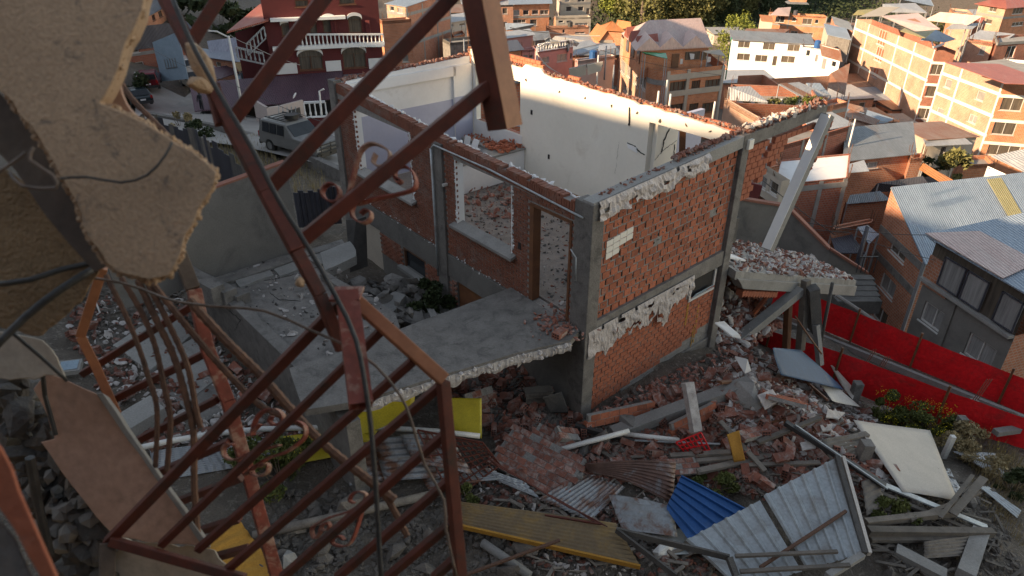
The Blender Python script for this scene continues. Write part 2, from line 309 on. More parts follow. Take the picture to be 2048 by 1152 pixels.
def tag(o, label=None, cat=None, group=None, kind=None):
    if cat and not kind: kind = 'thing'
    for k, v in (('label',label),('category',cat),('group',group),('kind',kind)):
        if v: o[k] = v
    return o
def thing(name, label, cat, loc, group=None):
    o = bpy.data.objects.new(name, None); COL.objects.link(o); o.location = V(loc); o['_w'] = tuple(V(loc)); o.empty_display_size = .2
    return tag(o, label, cat, group)
def dup(root, loc, rot=None, scale=None, label=None):
    def cp(o, par):
        c = o.copy(); COL.objects.link(c)
        if par is not None: c.parent = par
        for ch in list(o.children): cp(ch, c)
        return c
    r = cp(root, None); r.location = V(loc)
    if rot is not None: r.rotation_euler = rot
    if scale is not None: r.scale = scale if isinstance(scale, (tuple, V)) else (scale,)*3
    if label: r['label'] = label
    return r
def lerp(a, b, t): return a+(b-a)*t
def jag_poly(pts, step=.1, amp=.03, rr=rnd):       # roughen a polygon's outline
    out = []
    for i, p in enumerate(pts):
        p = V(p); q = V(pts[(i+1) % len(pts)]); n = max(1, int((q-p).length/step))
        for k in range(n):
            w = p.lerp(q, k/n)
            if k: w = w+V((rr.uniform(-amp,amp), rr.uniform(-amp,amp), rr.uniform(-amp,amp)))
            out.append(w)
    return out
def corrugated(c00, c10, c11, c01, waves=14, amp=.02, th=.003, trap=False, bend=0, nrows=6, curl=None, seed=0):
    """sheet with ridges running from edge c00-c10 to edge c01-c11"""
    mb = MB(); c00,c10,c11,c01 = map(V, (c00,c10,c11,c01)); n = (c10-c00).cross(c01-c00).normalized()
    if n.z < 0: n = -n
    nx = waves*(8 if trap else 6); rr = random.Random(seed); ph = rr.uniform(0,9)
    for j in range(nrows+1):
        v = j/nrows
        for i in range(nx+1):
            u = i/nx; p = c00.lerp(c10,u).lerp(c01.lerp(c11,u), v)
            if trap: k = i % 8; w = 1.0 if k in (1,2) else (0.0 if k >= 4 or k == 0 and False else 0.0); w = (0,1,1,0,0,0,0,0)[k]
            else: w = math.sin(u*waves*2*math.pi)*.5
            b = bend*math.sin(math.pi*v)*(1-.3*u) + .03*math.sin(3*u+ph)*math.sin(2.5*v+ph)
            if curl: b += curl*(max(0,u-.6)/.4)**2*(1-v)
            mb.v.append(p+n*(w*amp*2+b))
    W = nx+1
    for j in range(nrows):
        for i in range(nx): mb.f.append((j*W+i, j*W+i+1, (j+1)*W+i+1, (j+1)*W+i))
    return mb
def solid(o, t): m = o.modifiers.new('thickness','SOLIDIFY'); m.thickness = t; m.offset = 0; return o
# ---------------------------------------------------------------- ground sheet
def axis(parts):
    out = []
    for a, b, st in parts: out += list(np.arange(a, b, st))
    return np.array(out+[parts[-1][1]])
xs = axis([(-320,-60,9),(-60,-14,1.6),(-14,18,.28),(18,60,1.6),(60,320,9)]); ys = axis([(-320,-20,12),(-20,3,2),(3,24,.28),(24,70,1.4),(70,340,6)])
gx, gy = np.meshgrid(xs, ys); gh = np.empty_like(gx)
for i in range(len(ys)): gh[i] = hgt(gx[i], gy[i])
mb = MB(); nx = len(xs)
near = (gx > -14) & (gx < 18) & (gy > 3) & (gy < 24)
for i in range(len(ys)):
    for j in range(nx):
        x, y = gx[i,j], gy[i,j]; z = gh[i,j]
        if near[i,j]: z += .10*NZ.fractal((x*1.3,y*1.3,0),.8,2.0,5)+.05*NZ.noise((x*4,y*4,3))
        elif y < 160: z += .25*NZ.noise((x*.2,y*.2,1))
        else: z += 2.5*NZ.noise((x*.03,y*.03,1))+.6*NZ.noise((x*.15,y*.15,1))
        mb.v.append(V((x,y,z)))
mb.f = [(i*nx+j, i*nx+j+1, (i+1)*nx+j+1, (i+1)*nx+j) for i in range(len(ys)-1) for j in range(nx-1)]
tag(mb.build('ground', 'soil', smooth=True), kind='structure')
# ---------------------------------------------------------------- the ruined brick house
C0 = V((1.466, 12.0, 0)); DL = V((-.6255,.780,0)).normalized(); DR = V((.7594,.6506,0)).normalized()
def H(a, b, z): p = C0+DL*a+DR*b; return V((p.x, p.y, z))
house = thing('ruined_house', 'roofless red brick house with white rooms open to the sky', 'ruined house', H(0,0,-10))
def hb(name, m, boxes, parent=house, jag=0, bevel=0, label=None):
    mb = MB()
    for a0,a1,b0,b1,z0,z1 in boxes:
        mb.prism([H(a0,b0,z0),H(a1,b0,z0),H(a1,b1,z0),H(a0,b1,z0)], (0,0,z1-z0))
    o = mb.build(name, m, parent, bevel=bevel)
    if label: o['label'] = label
    return o
# floor slab of the upper storey and the inner dividing floor
fl = hb('floor', 'floor', [(.25,10.6,.25,5.0,-7.95,-7.72),(3.2,10.8,5.0,8.5,-7.95,-7.73)])
# --- side wall: hollow bricks, each its own piece
wall = hb('side_wall', 'mortar', [(-.02,.13,.32,4.86,-7.42,-5.02)])
protos = []
for k in range(5):
    mb = MB(); r2 = random.Random(k); e = lambda: r2.uniform(-.006,.006)
    L_, Hh, T = .107, .068, .05
    vs = [V((x*L_+e(), y*T, z*Hh+e())) for z in (-1,1) for y in (-1,1) for x in (-1,1)]
    mb.add(vs, [(0,2,3,1),(4,5,7,6),(0,1,5,4),(1,3,7,5),(3,2,6,7),(2,0,4,6)])
    me = bpy.data.meshes.new('brick'); me.from_pydata([tuple(v) for v in mb.v], [], mb.f); me.materials.append(M['brick']); protos.append(me)
rotA = Matrix((( DR.x, DL.x, 0),(DR.y, DL.y, 0),(0,0,1))).to_euler()
def brick_at(parent, b, z, a=-.045, me=None, sx=1, sz=1, rot=None, name='brick'):
    o = bpy.data.objects.new(name, me or rnd.choice(protos)); COL.objects.link(o); o.parent = parent
    o.location = H(a, b, z)-V(parent['_w']); o.rotation_euler = rot or rotA; o.scale = (sx, 1, sz); return o
wall['_w'] = tuple(V(house['_w']))
nrow = 14; zt0, zb0 = -5.12, -7.40
cnt = 0
for r in range(nrow):
    f = (r+.5)/nrow
    off = .125 if r % 2 else 0
    b = .34+off-.125
    while b < 4.86:
        bb0, bb1 = max(b, .34), min(b+.235, 4.84)
        if bb1-bb0 > .06:
            bc = (bb0+bb1)/2; zt = lerp(-5.12, -4.80, bc/5); zb = lerp(-7.62, -7.36, bc/5); z = lerp(zt, zb, f)
            dz = (zt-zb)/nrow
            hide = (bc < .95 and r < 1) or (rnd.random() < .012)
            if not hide:
                o = brick_at(wall, bc+rnd.uniform(-.004,.004), z+rnd.uniform(-.004,.004), rnd.uniform(.012,.026), sx=(bb1-bb0-.028)/.214, sz=(dz-.027)/.136)
                cnt += 1
        b += .25
# black gaps and mortar squeezes between the bricks
mb = MB()
for i in range(150):
    b = rnd.uniform(.5,4.8); r = rnd.randint(1,13); zt = lerp(-5.12,-4.80,b/5); zb = lerp(-7.62,-7.36,b/5); z = lerp(zt,zb,r/nrow)
    k = round((b-.34-(.125 if r%2 else 0))/.25); b = .34+(.125 if r%2 else 0)+k*.25
    if .4 < b < 4.8: mb.rock(H(-.028,b-.007,z-.08+rnd.uniform(-.03,.03)), rnd.uniform(.012,.026), sq=(.5,1,1.3))
tag(mb.build('mortar_squeeze','mortar',house), kind='stuff')
mb = MB()
for r in range(14):          # open head joints
    off = .125 if r % 2 else 0
    for k in range(1,19):
        b = .34+off-.125+k*.25-.008
        if .5 < b < 4.8 and rnd.random() < .62:
            z = lerp(lerp(-5.12,-4.80,b/5),lerp(-7.62,-7.36,b/5),(r+.5)/14); mb.box(H(-.026,b+rnd.uniform(-.004,.004),z+rnd.uniform(-.02,.02)), DR*rnd.uniform(.006,.013), DL*.012, (0,0,rnd.uniform(.02,.055)))
tag(mb.build('open_joints','dark',house), kind='stuff')
# patch of cream tile and the small vent holes on the side wall
mb = MB()
for i,j in ((0,0),(1,0),(2,0),(0,1),(1,1),(2,1),(3,1),(3,0),(0,2),(1,2)):
    mb.prism([H(-.05,.52+i*.2,-5.95+j*-.14+i*.03),H(-.05,.71+i*.2,-5.93+j*-.14+i*.03),H(-.05,.71+i*.2,-5.81+j*-.14+i*.03),H(-.05,.52+i*.2,-5.82+j*-.14+i*.03)], -DL*-.03)
tag(mb.build('tile_patch','cream',house), kind='stuff')
# beams and columns of concrete
mbt = []
mb = MB()
mb.prism([H(-.12,-.02,-5.12),H(-.12,5.05,-4.78),H(-.12,5.05,-4.50),H(-.12,-.02,-4.84)], DL*.30)
mb.build('ring_beam','concl',house,bevel=.012)
mb = MB(); mb.prism([H(-.10,.0,-7.86),H(-.10,5.1,-7.78),H(-.10,5.2,-7.36),H(-.10,.0,-7.60)], DL*.28); mb.build('floor_beam','conc',house,bevel=.012)
hb('corner_column','conc',[(-.14,.36,-.04,.30,-10.2,-4.88)],bevel=.015)
hb('corner_column','conc',[(-.13,.25,4.86,5.14,-10.4,-4.5)],bevel=.015)
hb('front_column','conc',[(4.98,5.40,-.07,.2,-9.9,-4.95)],bevel=.01)
hb('front_column','conc',[(10.55,10.92,-.07,.2,-10.2,-4.42)],bevel=.01)
# --- lower side wall
lw = hb('lower_side_wall','mortar',[(.0,.14,.3,4.86,-10.35,-7.8)])
mb = MB(); dark = MB()
for r in range(20):
    z = -8.06-r*.127
    b = .32+(.12 if r%2 else 0)-.12
    while b < 4.82:
        b0, b1 = max(b,.32), min(b+.232, 4.82)
        zz = z+.03*(b/5); lim = -10.25+.0*b+(.30*b*.55 if b>1 else 0)+rnd.uniform(-.05,.05)
        win = (3.72 < (b0+b1)/2 < 4.7 and -8.38 < zz < -7.9)
        if b1-b0 > .06 and zz > lim and not win:
            mb.box(H(.03-rnd.uniform(0,.01),(b0+b1)/2,zz), DR*((b1-b0)/2-.009), DL*.04, (0,0,.054))
        b += .245
tag(mb.build('lower_brickwork','brick',house), kind='stuff')
hb('foundation','conc',[(-.06,.2,1.4,5.0,-11.2,-9.95)],bevel=.02)
# small window low in the side wall
w = hb('window','frame',[(-.05,.0,3.70,3.76,-8.40,-7.92),(-.05,.0,4.68,4.74,-8.32,-7.86),(-.05,.0,3.70,4.74,-8.44,-8.38)],label='small broken window low in the side wall')
hb('pane','dark',[(-.012,-.006,3.76,4.68,-8.38,-7.88)],parent=w)
mb = MB(); mb.prism([H(-.06,3.8,-8.36),H(-.06,4.5,-8.32),H(-.12,4.6,-8.24),H(-.12,3.85,-8.24)], (0,0,.02)); mb.build('loose_glass','paleblue',house)
# yellow drip stains on the brickwork
M['stain'] = mat('yellow_drip', (.42,.24,.03), (.33,.16,.03), 12, bump=.3)
# hanging strip of torn plaster and sacking between the storeys
def ragged_band(s0, s1, ztop, zlow, a, m, name, nb=40, nz=7, amp=.05, seed=1, dirv=DR, org=lambda s,z,a: H(a,s,z)):
    rr = random.Random(seed); mb = MB(); W = nb+1
    for j in range(nz+1):
        for i in range(W):
            s = lerp(s0,s1,i/nb); zt = ztop(s); zl = zlow(s)
            z = lerp(zt, zl, j/nz)
            d = amp*(NZ.noise((s*2.8+seed*7, z*5, seed)))+amp*.45*NZ.noise((s*11,z*9,seed))
            mb.v.append(org(s, z, a-.03-abs(d)*1.6*(j>0)-.012*j/nz))
    for j in range(nz):
        for i in range(nb):
            if NZ.noise((i*.16+seed,j*.5,seed*2)) < .42-.1*(j >= nz-2): mb.f.append((j*W+i, j*W+i+1, (j+1)*W+i+1, (j+1)*W+i))
    o = mb.build(name, m, house, smooth=False); o.modifiers.new('thickness','SOLIDIFY').thickness = .012
    return o
ragged_band(.05, 3.66, lambda s: -7.74+.03*s, lambda s: -8.40+.09*s+.30*NZ.noise((s*2.3,4,0))+.14*NZ.noise((s*9,7,0))-(.40 if 2.35<s<2.8 else 0), -.10, 'paper', 'torn_plaster_strip', 84, 7, .055, 3)
ragged_band(.1, 3.5, lambda s: -4.84+.065*s, lambda s: -5.22+.075*s+.20*NZ.noise((s*2.1,9,0)), -.12, 'paper', 'torn_sacking', 60, 5, .08, 8)
mb = MB()
for b,z0,z1,wd in ((3.72,-8.5,-9.1,.05),(4.2,-8.7,-9.9,.035),(4.12,-9.3,-10.1,.03)):
    for k in range(8):
        z = lerp(z0,z1,k/8); mb.prism([H(-.022,b+rnd.uniform(-.02,.02),z),H(-.022,b+wd*rnd.uniform(.6,1.6),z),H(-.022,b+wd,z-.1),H(-.022,b+.0,z-.1)], DL*.004)
tag(mb.build('paint_drips','stain',house), kind='stuff')
# --- front wall with openings, joined thin bricks over a mortar core
def panel_boxes(s0,s1,z0,z1,ops):
    ss = sorted({s0,s1,*[o[0] for o in ops],*[o[1] for o in ops]}); zs = sorted({z0,z1,*[o[2] for o in ops],*[o[3] for o in ops]})
    out = []
    for i in range(len(ss)-1):
        run = None
        for j in range(len(zs)-1):
            sm, zm = (ss[i]+ss[i+1])/2, (zs[j]+zs[j+1])/2
            inside = any(o[0]<sm<o[1] and o[2]<zm<o[3] for o in ops)
            if not inside:
                if run is None: run = [zs[j], zs[j+1]]
                else: run[1] = zs[j+1]
            elif run: out.append((ss[i],ss[i+1],*run)); run = None
        if run: out.append((ss[i],ss[i+1],*run))
    return out
OPS = [(2.33,4.50,-6.85,-5.22),(6.52,9.58,-6.86,-5.0),(.46,1.72,-7.74,-5.44)]
def ztopf(s): return lerp(-5.02,-4.86,s/5) if s < 5 else lerp(-4.86,-4.50,(s-5)/5.85)
mb = MB()
for s0,s1,z0,z1 in panel_boxes(.36,10.6,-7.84,-5.06,OPS):
    mb.prism([H(s0,.008,z0),H(s1,.008,z0),H(s1,.2,z0),H(s0,.2,z0)], (0,0,z1-z0))
for k in range(20):
    s0,s1 = .36+k*.512, .36+(k+1)*.512
    mb.prism([H(s0,.009,-5.05),H(s1,.009,-5.05),H(s1,.009,ztopf(s1)-.02),H(s0,.009,ztopf(s0)-.02)], DR*.19)
mb.build('front_wall','mortar',house)
mb = MB(); r2 = random.Random(5)
for r in range(40):                                    # stretcher courses of thin bricks
    z = -7.79+r*.0725
    s = .37+(r%2)*.12-.12
    while s < 10.55:
        s0, s1 = max(s,.37), min(s+.225,10.54)
        sm = (s0+s1)/2; zt = ztopf(sm)-.24
        if s1-s0 > .05 and z < zt and not any(o[0]-.0<sm<o[1]+.0 and o[2]-.02<z<o[3]+(.26 if o is OPS[0] or o is OPS[1] else .05) for o in OPS) and not 4.97<sm<5.41:
            mb.box(H(sm,.018-r2.uniform(0,.008),z), DL*((s1-s0)/2-.006), DR*.02, (0,0,.029))
        s += .24
tag(mb.build('front_brickwork','thin',house), kind='stuff')
mb = MB()                                              # soldier course along the top, and capping bricks
s = .4
while s < 10.55:
    zt = ztopf(s); mb.box(H(s+.03,.014-r2.uniform(0,.006),zt-.12), DL*.031, DR*.02, (0,0,.115)); s += .075
s = .4
while s < 10.5:
    zt = ztopf(s)
    if r2.random() > .12:
        l = r2.uniform(.9,1); q = r2.uniform(-.03,.03)
        mb.box(H(s+.05,.10+q*.4,zt+.022+r2.uniform(-.008,.008)), DL*.052*l+DR*q*.2, DR*.11*l-DL*q*.2, (0,0,.03))
    s += .115
tag(mb.build('coping_brickwork','thin',house), kind='stuff')
# white inner lining seen along the wall top and in the window reveals
mb = MB()
for s0,s1,z0,z1 in panel_boxes(.36,10.6,-7.72,-5.0,OPS): mb.prism([H(s0,.205,z0),H(s1,.205,z0),H(s1,.23,z0),H(s0,.23,z0)], (0,0,z1-z0))
for o in OPS[:2]:
    mb.prism([H(o[0]-.0,-.012,o[2]),H(o[0]+.03,-.012,o[2]),H(o[0]+.03,.2,o[2]),H(o[0]-.0,.2,o[2])], (0,0,o[3]-o[2]))
    mb.prism([H(o[1]-.03,-.012,o[2]),H(o[1]+.03*rnd.random(),-.012,o[2]),H(o[1]-.0,.2,o[2]),H(o[1]-.03,.2,o[2])], (0,0,o[3]-o[2]))
for o in OPS[:2]:
    for k in range(70): mb.rock(H((o[0] if k%3 else o[1]+.02)-.01+r2.uniform(-.05,.02),-.015,r2.uniform(o[2],o[3])), r2.uniform(.008,.035), r2, (1,.4,1.2))
s = .4
while s < 10.4:
    z = ztopf(s); mb.rock(H(s,.235,z+.0+r2.uniform(-.03,.04)), r2.uniform(.02,.06), r2, (1.3,1,.8)); s += r2.uniform(.04,.1)
mb.build('inner_plaster','white',house)
for o,lab in ((OPS[0],None),(OPS[1],None)):
    mb = MB(); mb.prism([H(o[0]-.14,-.17,o[2]-.09),H(o[1]+.14,-.17,o[2]-.09),H(o[1]+.12,.16,o[2]-.005),H(o[0]-.12,.16,o[2]-.005)], (0,0,.075)); mb.build('window_sill','concl',house,bevel=.01)
# door frame
hb('door_frame','woodb',[(1.60,1.72,-.02,.2,-7.72,-5.44),(.44,.50,-.02,.2,-7.72,-5.44),(.44,1.72,-.02,.2,-5.46,-5.40)])
# base band, lower storey
hb('base_band','render',[(.36,10.6,-.03,.12,-8.5,-7.86)],bevel=.01)
mb = MB()
for s0,s1,z0,z1 in panel_boxes(.36,10.6,-9.95,-8.5,[(2.9,4.62,-9.4,-8.49),(6.15,7.35,-9.15,-8.55),(8.7,9.9,-9.95,-8.49)]):
    if s0 > 9.8: far_end = (s0,s1,z0,z1); continue
    mb.prism([H(s0,.0,z0),H(s1,.0,z0),H(s1,.15,z0),H(s0,.15,z0)], (0,0,z1-z0))
mb.build('lower_front_wall','render',house)
hb('lower_wall_end','render',[(far_end[0],far_end[1],0,.15,far_end[2],far_end[3])])
mb = MB()
for r in range(9):
    z = -8.6-r*.075; s = 4.62+(r%2)*.12
    while s < 10.5:
        if not (6.1<s+.11<7.4 and -9.2<z<-8.5) and not 8.6<s+.11<10 and not 4.9<s+.11<5.45: mb.box(H(s+.11,-.01-r2.uniform(0,.006),z), DL*.106, DR*.02, (0,0,.031))
        s += .24
tag(mb.build('lower_front_brickwork','thin',house), kind='stuff')
hb('garage_door','woodb',[(2.9,4.62,.05,.09,-9.4,-8.5)])
hb('lower_sill','concl',[(2.7,4.9,-.35,.0,-9.55,-9.40),(6.0,7.5,-.18,.0,-9.25,-9.15)])
w = hb('window','framed',[(6.15,6.22,.0,.06,-9.15,-8.55),(7.28,7.35,.0,.06,-9.15,-8.55),(6.22,7.28,.0,.06,-8.6,-8.55)],label='dark basement window'); hb('pane','glass',[(6.2,7.3,.07,.09,-9.15,-8.55)],parent=w)
hb('lower_door','palestone',[(8.72,9.88,.03,.08,-9.9,-8.5)],label='plain cream door at the foot of the front wall')
hb('steps','conc',[(4.9,7.6,-.9,-.1,-9.95,-9.72),(2.6,5.2,-.8,-.1,-9.98,-9.6)])
# white paint flecks along the band
mb = MB()
for i in range(420):
    s = r2.uniform(.9,10.2)
    if NZ.noise((s*2.2,3,0)) < r2.uniform(-.1,.5): continue
    z = -7.80+r2.uniform(-.05,.11)*(1 if NZ.noise((s*1.5,0,0))>-.1 else .3)
    mb.rock(H(s,-.035,z), r2.uniform(.008,.03), r2, (1,1,.5))
tag(mb.build('paint_flecks','white',house), kind='stuff')
# pipes on the front wall
mb = MB(); mb.tube([H(5.33,-.13,z) for z in (-8.6,-7,-5.12)], .03); mb.tube([H(5.33,-.13,-5.12),H(5.2,-.12,-5.0),H(3,-.10,-5.02),H(.05,-.12,-5.16)], .022); mb.tube([H(.3,-.16,-5.9),H(.1,-.2,-6.0),H(.08,-.2,-6.5)], .016)
mb.build('metal_pipe','sheetw',house,smooth=True)
hb('switch_box','dark',[(2.02,2.12,-.015,.02,-6.62,-6.46)]); hb('lamp_socket','pvc',[(4.84,4.9,-.14,.0,-5.95,-5.89)])
# --- end wall (far left) and back wall, white inside
mb = MB(); mb.prism([H(10.6,.2,-7.72),H(10.6,4.95,-7.72),H(10.6,4.95,-4.32),H(10.6,.2,-4.5)], DL*.2); mb.build('end_wall','white',house)
hb('end_wall_panel','white',[(10.50,10.60,.25,4.3,-4.86,-4.55),(10.50,10.60,4.2,4.95,-7.7,-4.55)])
hb('dado','dado',[(10.585,10.597,.22,4.2,-7.7,-5.62),(10.485,10.497,4.2,4.93,-7.7,-5.55)])
mb = MB(); e0 = MB()
def brickrubble(mb, pf, n, r=(.03,.09), rr=rnd):
    for i in range(n): p = pf(rr.random()); mb.rock(p+V((rr.uniform(-.06,.06),rr.uniform(-.06,.06),rr.uniform(0,.05))), rr.uniform(*r), rr, (1.3,.9,.7))
brickrubble(mb, lambda t: H(10.72, t*5, lerp(-4.5,-4.32,t)), 230)
brickrubble(mb, lambda t: H(10.85-t*10.8, 5.12, -4.2-.30*t), 800, (.018,.048))
brickrubble(mb, lambda t: H(.05, .3+t*4.7, lerp(-4.82,-4.52,t)), 90, (.012,.035))
brickrubble(mb, lambda t: H(.12, 2.6+t*2.4, lerp(-4.62,-4.5,t)), 160, (.025,.06))
tag(mb.build('wall_top_rubble','brickd',house), kind='stuff')
# back wall: beam over everything, solid part and kitchen window
BO = [(8.0,10.35,-6.38,-4.72),(-.2,2.76,-7.75,-4.84)]
mb = MB()
for s0,s1,z0,z1 in panel_boxes(0.0,10.6,-7.72,-4.62,BO): mb.prism([H(s0,5.0,z0),H(s1,5.0,z0),H(s1,5.18,z0),H(s0,5.18,z0)], (0,0,z1-z0))
W=40
for k in range(60):
    s0, s1 = k*10.6/60, (k+1)*10.6/60
    def tp(s): t = s/10.6; return -4.55+.33*t+(.05*NZ.noise((s*3,1,0))+.05*NZ.noise((s*9,2,0)))+(.13 if 6.9<s<7.9 or s>9.3 else 0)
    mb.prism([H(s0,5.0,-4.62),H(s1,5.0,-4.62),H(s1,5.0,tp(s1)),H(s0,5.0,tp(s0))], DR*.10)
mb.build('back_wall','cream',house)
hb('white_back_panel','white',[(10.36,10.5,4.985,4.998,-7.7,-4.65),(7.9,10.5,4.98,4.997,-7.7,-6.4)])
# the brick leaf behind the plaster, taller and ragged
mb = MB()
for r in range(8):
    z = -4.66+r*.10; s = (r%2)*.12
    while s < 10.6:
        lim = -4.50+.34*(s/10.6)+.12*NZ.noise((s*.8,5,0))+(.22 if 7.0<s<9.6 else 0)+.06*NZ.noise((s*4,5,0))
        if z < lim: mb.box(H(s+.11,5.15,z), DL*.112, DR*.045, (0,0,.045))
        s += .24
tag(mb.build('ragged_brick_leaf','brick',house), kind='stuff')
hb('skirting_board','woodo',[(2.8,8.0,4.93,4.99,-7.72,-7.60)])
for s,z in ((7.4,-5.55),(6.55,-6.75)): hb('socket_hole','dark',[(s,s+.08,4.985,5.0,z-.07,z+.07)])
mb = MB()
for s,z in ((7.7,-4.62),(6.2,-4.7),(5.15,-4.68),(4.1,-4.70),(3.2,-4.68),(2.4,-4.73),(9.2,-4.5),(1.6,-4.66),(.9,-4.66)): mb.rock(H(s,4.995,z), .05, rnd, (1,.3,1))
tag(mb.build('joist_pocket','bark',house), kind='stuff')
mb = MB(); mb.prism([H(3.45,4.99,-4.6),H(3.5,4.99,-4.6),H(3.46,4.99,-5.0),H(3.40,4.99,-5.0)], DR*-.006); mb.rock(H(3.43,4.98,-5.02),.05,rnd,(1,.3,1.3)); mb.build('scorched_hole','dark',house)
# crack lines in the plaster as thin open grooves
def crackline(name, pts, w=.012, b=None, a=None, m='dark'):
    mb = MB()
    for i in range(len(pts)-1):
        p, q = V(pts[i]), V(pts[i+1]); n = max(2,int((q-p).length/.05)); L_=[p.lerp(q,k/n)+V((rnd.uniform(-.012,.012),rnd.uniform(-.012,.012),rnd.uniform(-.012,.012))) for k in range(n+1)]
        for k in range(n):
            d = (L_[k+1]-L_[k]); mb.beam(L_[k], L_[k+1], w*rnd.uniform(.5,1.4), w*.5, up=(DR if b is None else DL))
    return tag(mb.build(name, m, house), kind='stuff')
crackline('plaster_crack', [H(3.45,4.992,-5.55),H(3.2,4.992,-5.56),H(3.0,4.992,-5.68),H(2.82,4.992,-5.72)], .022)
crackline('plaster_crack', [H(3.75,4.994,-5.6),H(3.8,4.994,-6.6)], .004)
mb = MB(); mb.prism([H(3.45,4.99,-5.56),H(3.1,4.99,-5.6),H(3.05,4.99,-5.74),H(3.4,4.99,-5.68)], DR*-.01); mb.build('chipped_plaster','white',house)
# closet column beyond the end of the cream wall, cracked; room behind it
hb('cracked_pier','cream',[(2.62,2.80,5.19,6.1,-7.7,-4.70)])
mb_pts = lambda L_: [H(2.612,b,z) for b,z in L_]
crackline('pier_crack', mb_pts([(5.85,-4.75),(5.83,-5.0),(5.65,-5.15),(5.5,-5.4),(5.45,-5.7)]), .03, b=1)
crackline('pier_crack', mb_pts([(5.2,-5.85),(5.5,-5.66),(5.9,-5.55),(6.08,-5.5)]), .012, b=1)
crackline('pier_crack', mb_pts([(6.0,-5.6),(6.02,-6.6)]), .02, b=1)
hb('rear_room_wall','dado',[(3.3,3.45,5.2,8.2,-7.7,-5.15)])
hb('rear_room_partition','cream',[(1.1,1.2,5.4,6.6,-7.7,-5.15)])
mb = MB(); mb.beam(H(1.95,5.35,-4.85),H(1.75,5.5,-7.7),.12,.16); mb.beam(H(2.5,5.3,-4.78),H(1.95,5.35,-4.9),.12,.14); mb.build('broken_door_frame','woodb',house)
# kitchen counter and half wall
hb('kitchen_counter','concl',[(8.1,10.4,4.35,5.0,-6.98,-6.9),(8.1,8.25,3.2,4.35,-6.98,-6.92)])
hb('counter_wall','white',[(8.12,10.3,4.4,4.45,-7.7,-6.98),(7.75,8.1,2.4,4.98,-7.7,-6.80)])
hb('counter_top','concl',[(7.7,8.15,2.35,4.99,-6.80,-6.74)])
hb('sink','dark',[(8.6,9.4,4.5,4.85,-6.905,-6.893)])
mb = MB()
for i in range(200): mb.rock(H(rnd.uniform(7.75,8.7),rnd.uniform(4.0,4.95),-6.74+abs(rnd.gauss(0,.05))), rnd.uniform(.02,.07), rnd, (1.3,.9,.6))
for i in range(70): mb.rock(H(rnd.uniform(9.2,10.4),rnd.uniform(4.5,5),-6.9+abs(rnd.gauss(0,.03))), rnd.uniform(.02,.05), rnd, (1.3,.9,.6))
for i in range(14):
    for j in range(3): mb.box(H(8.0+i*.17,5.1,-6.45+j*.07-.1), DL*.08, DR*.09, (0,0,.03))
tag(mb.build('counter_rubble','brick',house), kind='stuff')
for k in range(2):
    mb = MB(); mb.prism([H(9.9-k*.5,3.9-k*.3,-7.7),H(9.55-k*.5,3.9-k*.3,-7.7),H(9.8-k*.5,4.3,-6.75),H(10.1-k*.5,4.3,-6.75)], DR*.03); mb.build('leaning_board','white',house)
# rubble on the upper floor: small joined litter
def litter(name, m, n, area, r=(.01,.05), sq=(1.4,1,.45), parent=None, seed=1, zf=None, clump=0):
    rr = random.Random(seed); mb = MB(); i = 0
    while i < n:
        p = area(rr)
        if p is None: continue
        if clump and NZ.noise((p.x*clump, p.y*clump, seed)) < rr.uniform(-.5,.35): continue
        mb.rock(p, min(rr.expovariate(1/((r[0]+r[1])*.35))+r[0], r[1]), rr, sq); i += 1
    return tag(mb.build(name, m, parent), kind='stuff')
fa = lambda rr: H(rr.uniform(.4,8), rr.uniform(.3,4.9), -7.71)
litter('floor_crumbs','brickd',420,fa,(.008,.045),parent=house,seed=2,clump=.9)
litter('floor_plaster_crumbs','plchunk',330,fa,(.006,.035),parent=house,seed=3,clump=1.3)
litter('floor_mortar_crumbs','concd',700,fa,(.008,.05),parent=house,seed=4,clump=1.1)
litter('door_rubble','brickd',260,lambda rr: H(.3+abs(rr.gauss(.5,.5)),rr.uniform(1.6,3.2),-7.7+rr.uniform(0,.1)),(.02,.09),parent=house,seed=5)
litter('door_plaster','plchunk',140,lambda rr: H(.35+rr.random()*.7,rr.gauss(.95,.3),-7.7+rr.uniform(0,.06)),(.02,.08),parent=house,seed=6)
litter('doorway_rubble','brickd',150,lambda rr: H(rr.gauss(.5,.3),rr.gauss(-.2,.25),-7.69+rr.uniform(0,.03)),(.015,.05),parent=house,seed=66)
mb = MB(); r2 = random.Random(9)
for i in range(46):   # roof tiles / broken laths lying flat by the door
    c = H(.45+r2.random()*1.3, 1.15+r2.random()*.7, -7.68+i*.003); an = r2.uniform(-.5,.5)
    mb.box(c, (DL*math.cos(an)+DR*math.sin(an))*r2.uniform(.1,.24), (DR*math.cos(an)-DL*math.sin(an))*.035+V((0,0,.01)), (0,0,.012))
tag(mb.build('broken_laths','concd',house), kind='stuff')
litter('window_rubble','brickd',130,lambda rr: H(rr.uniform(5.4,7.7),2.1+rr.random()**1.5*2.4,-7.7+rr.uniform(0,.25)*rr.random()),(.02,.09),parent=house,seed=7)
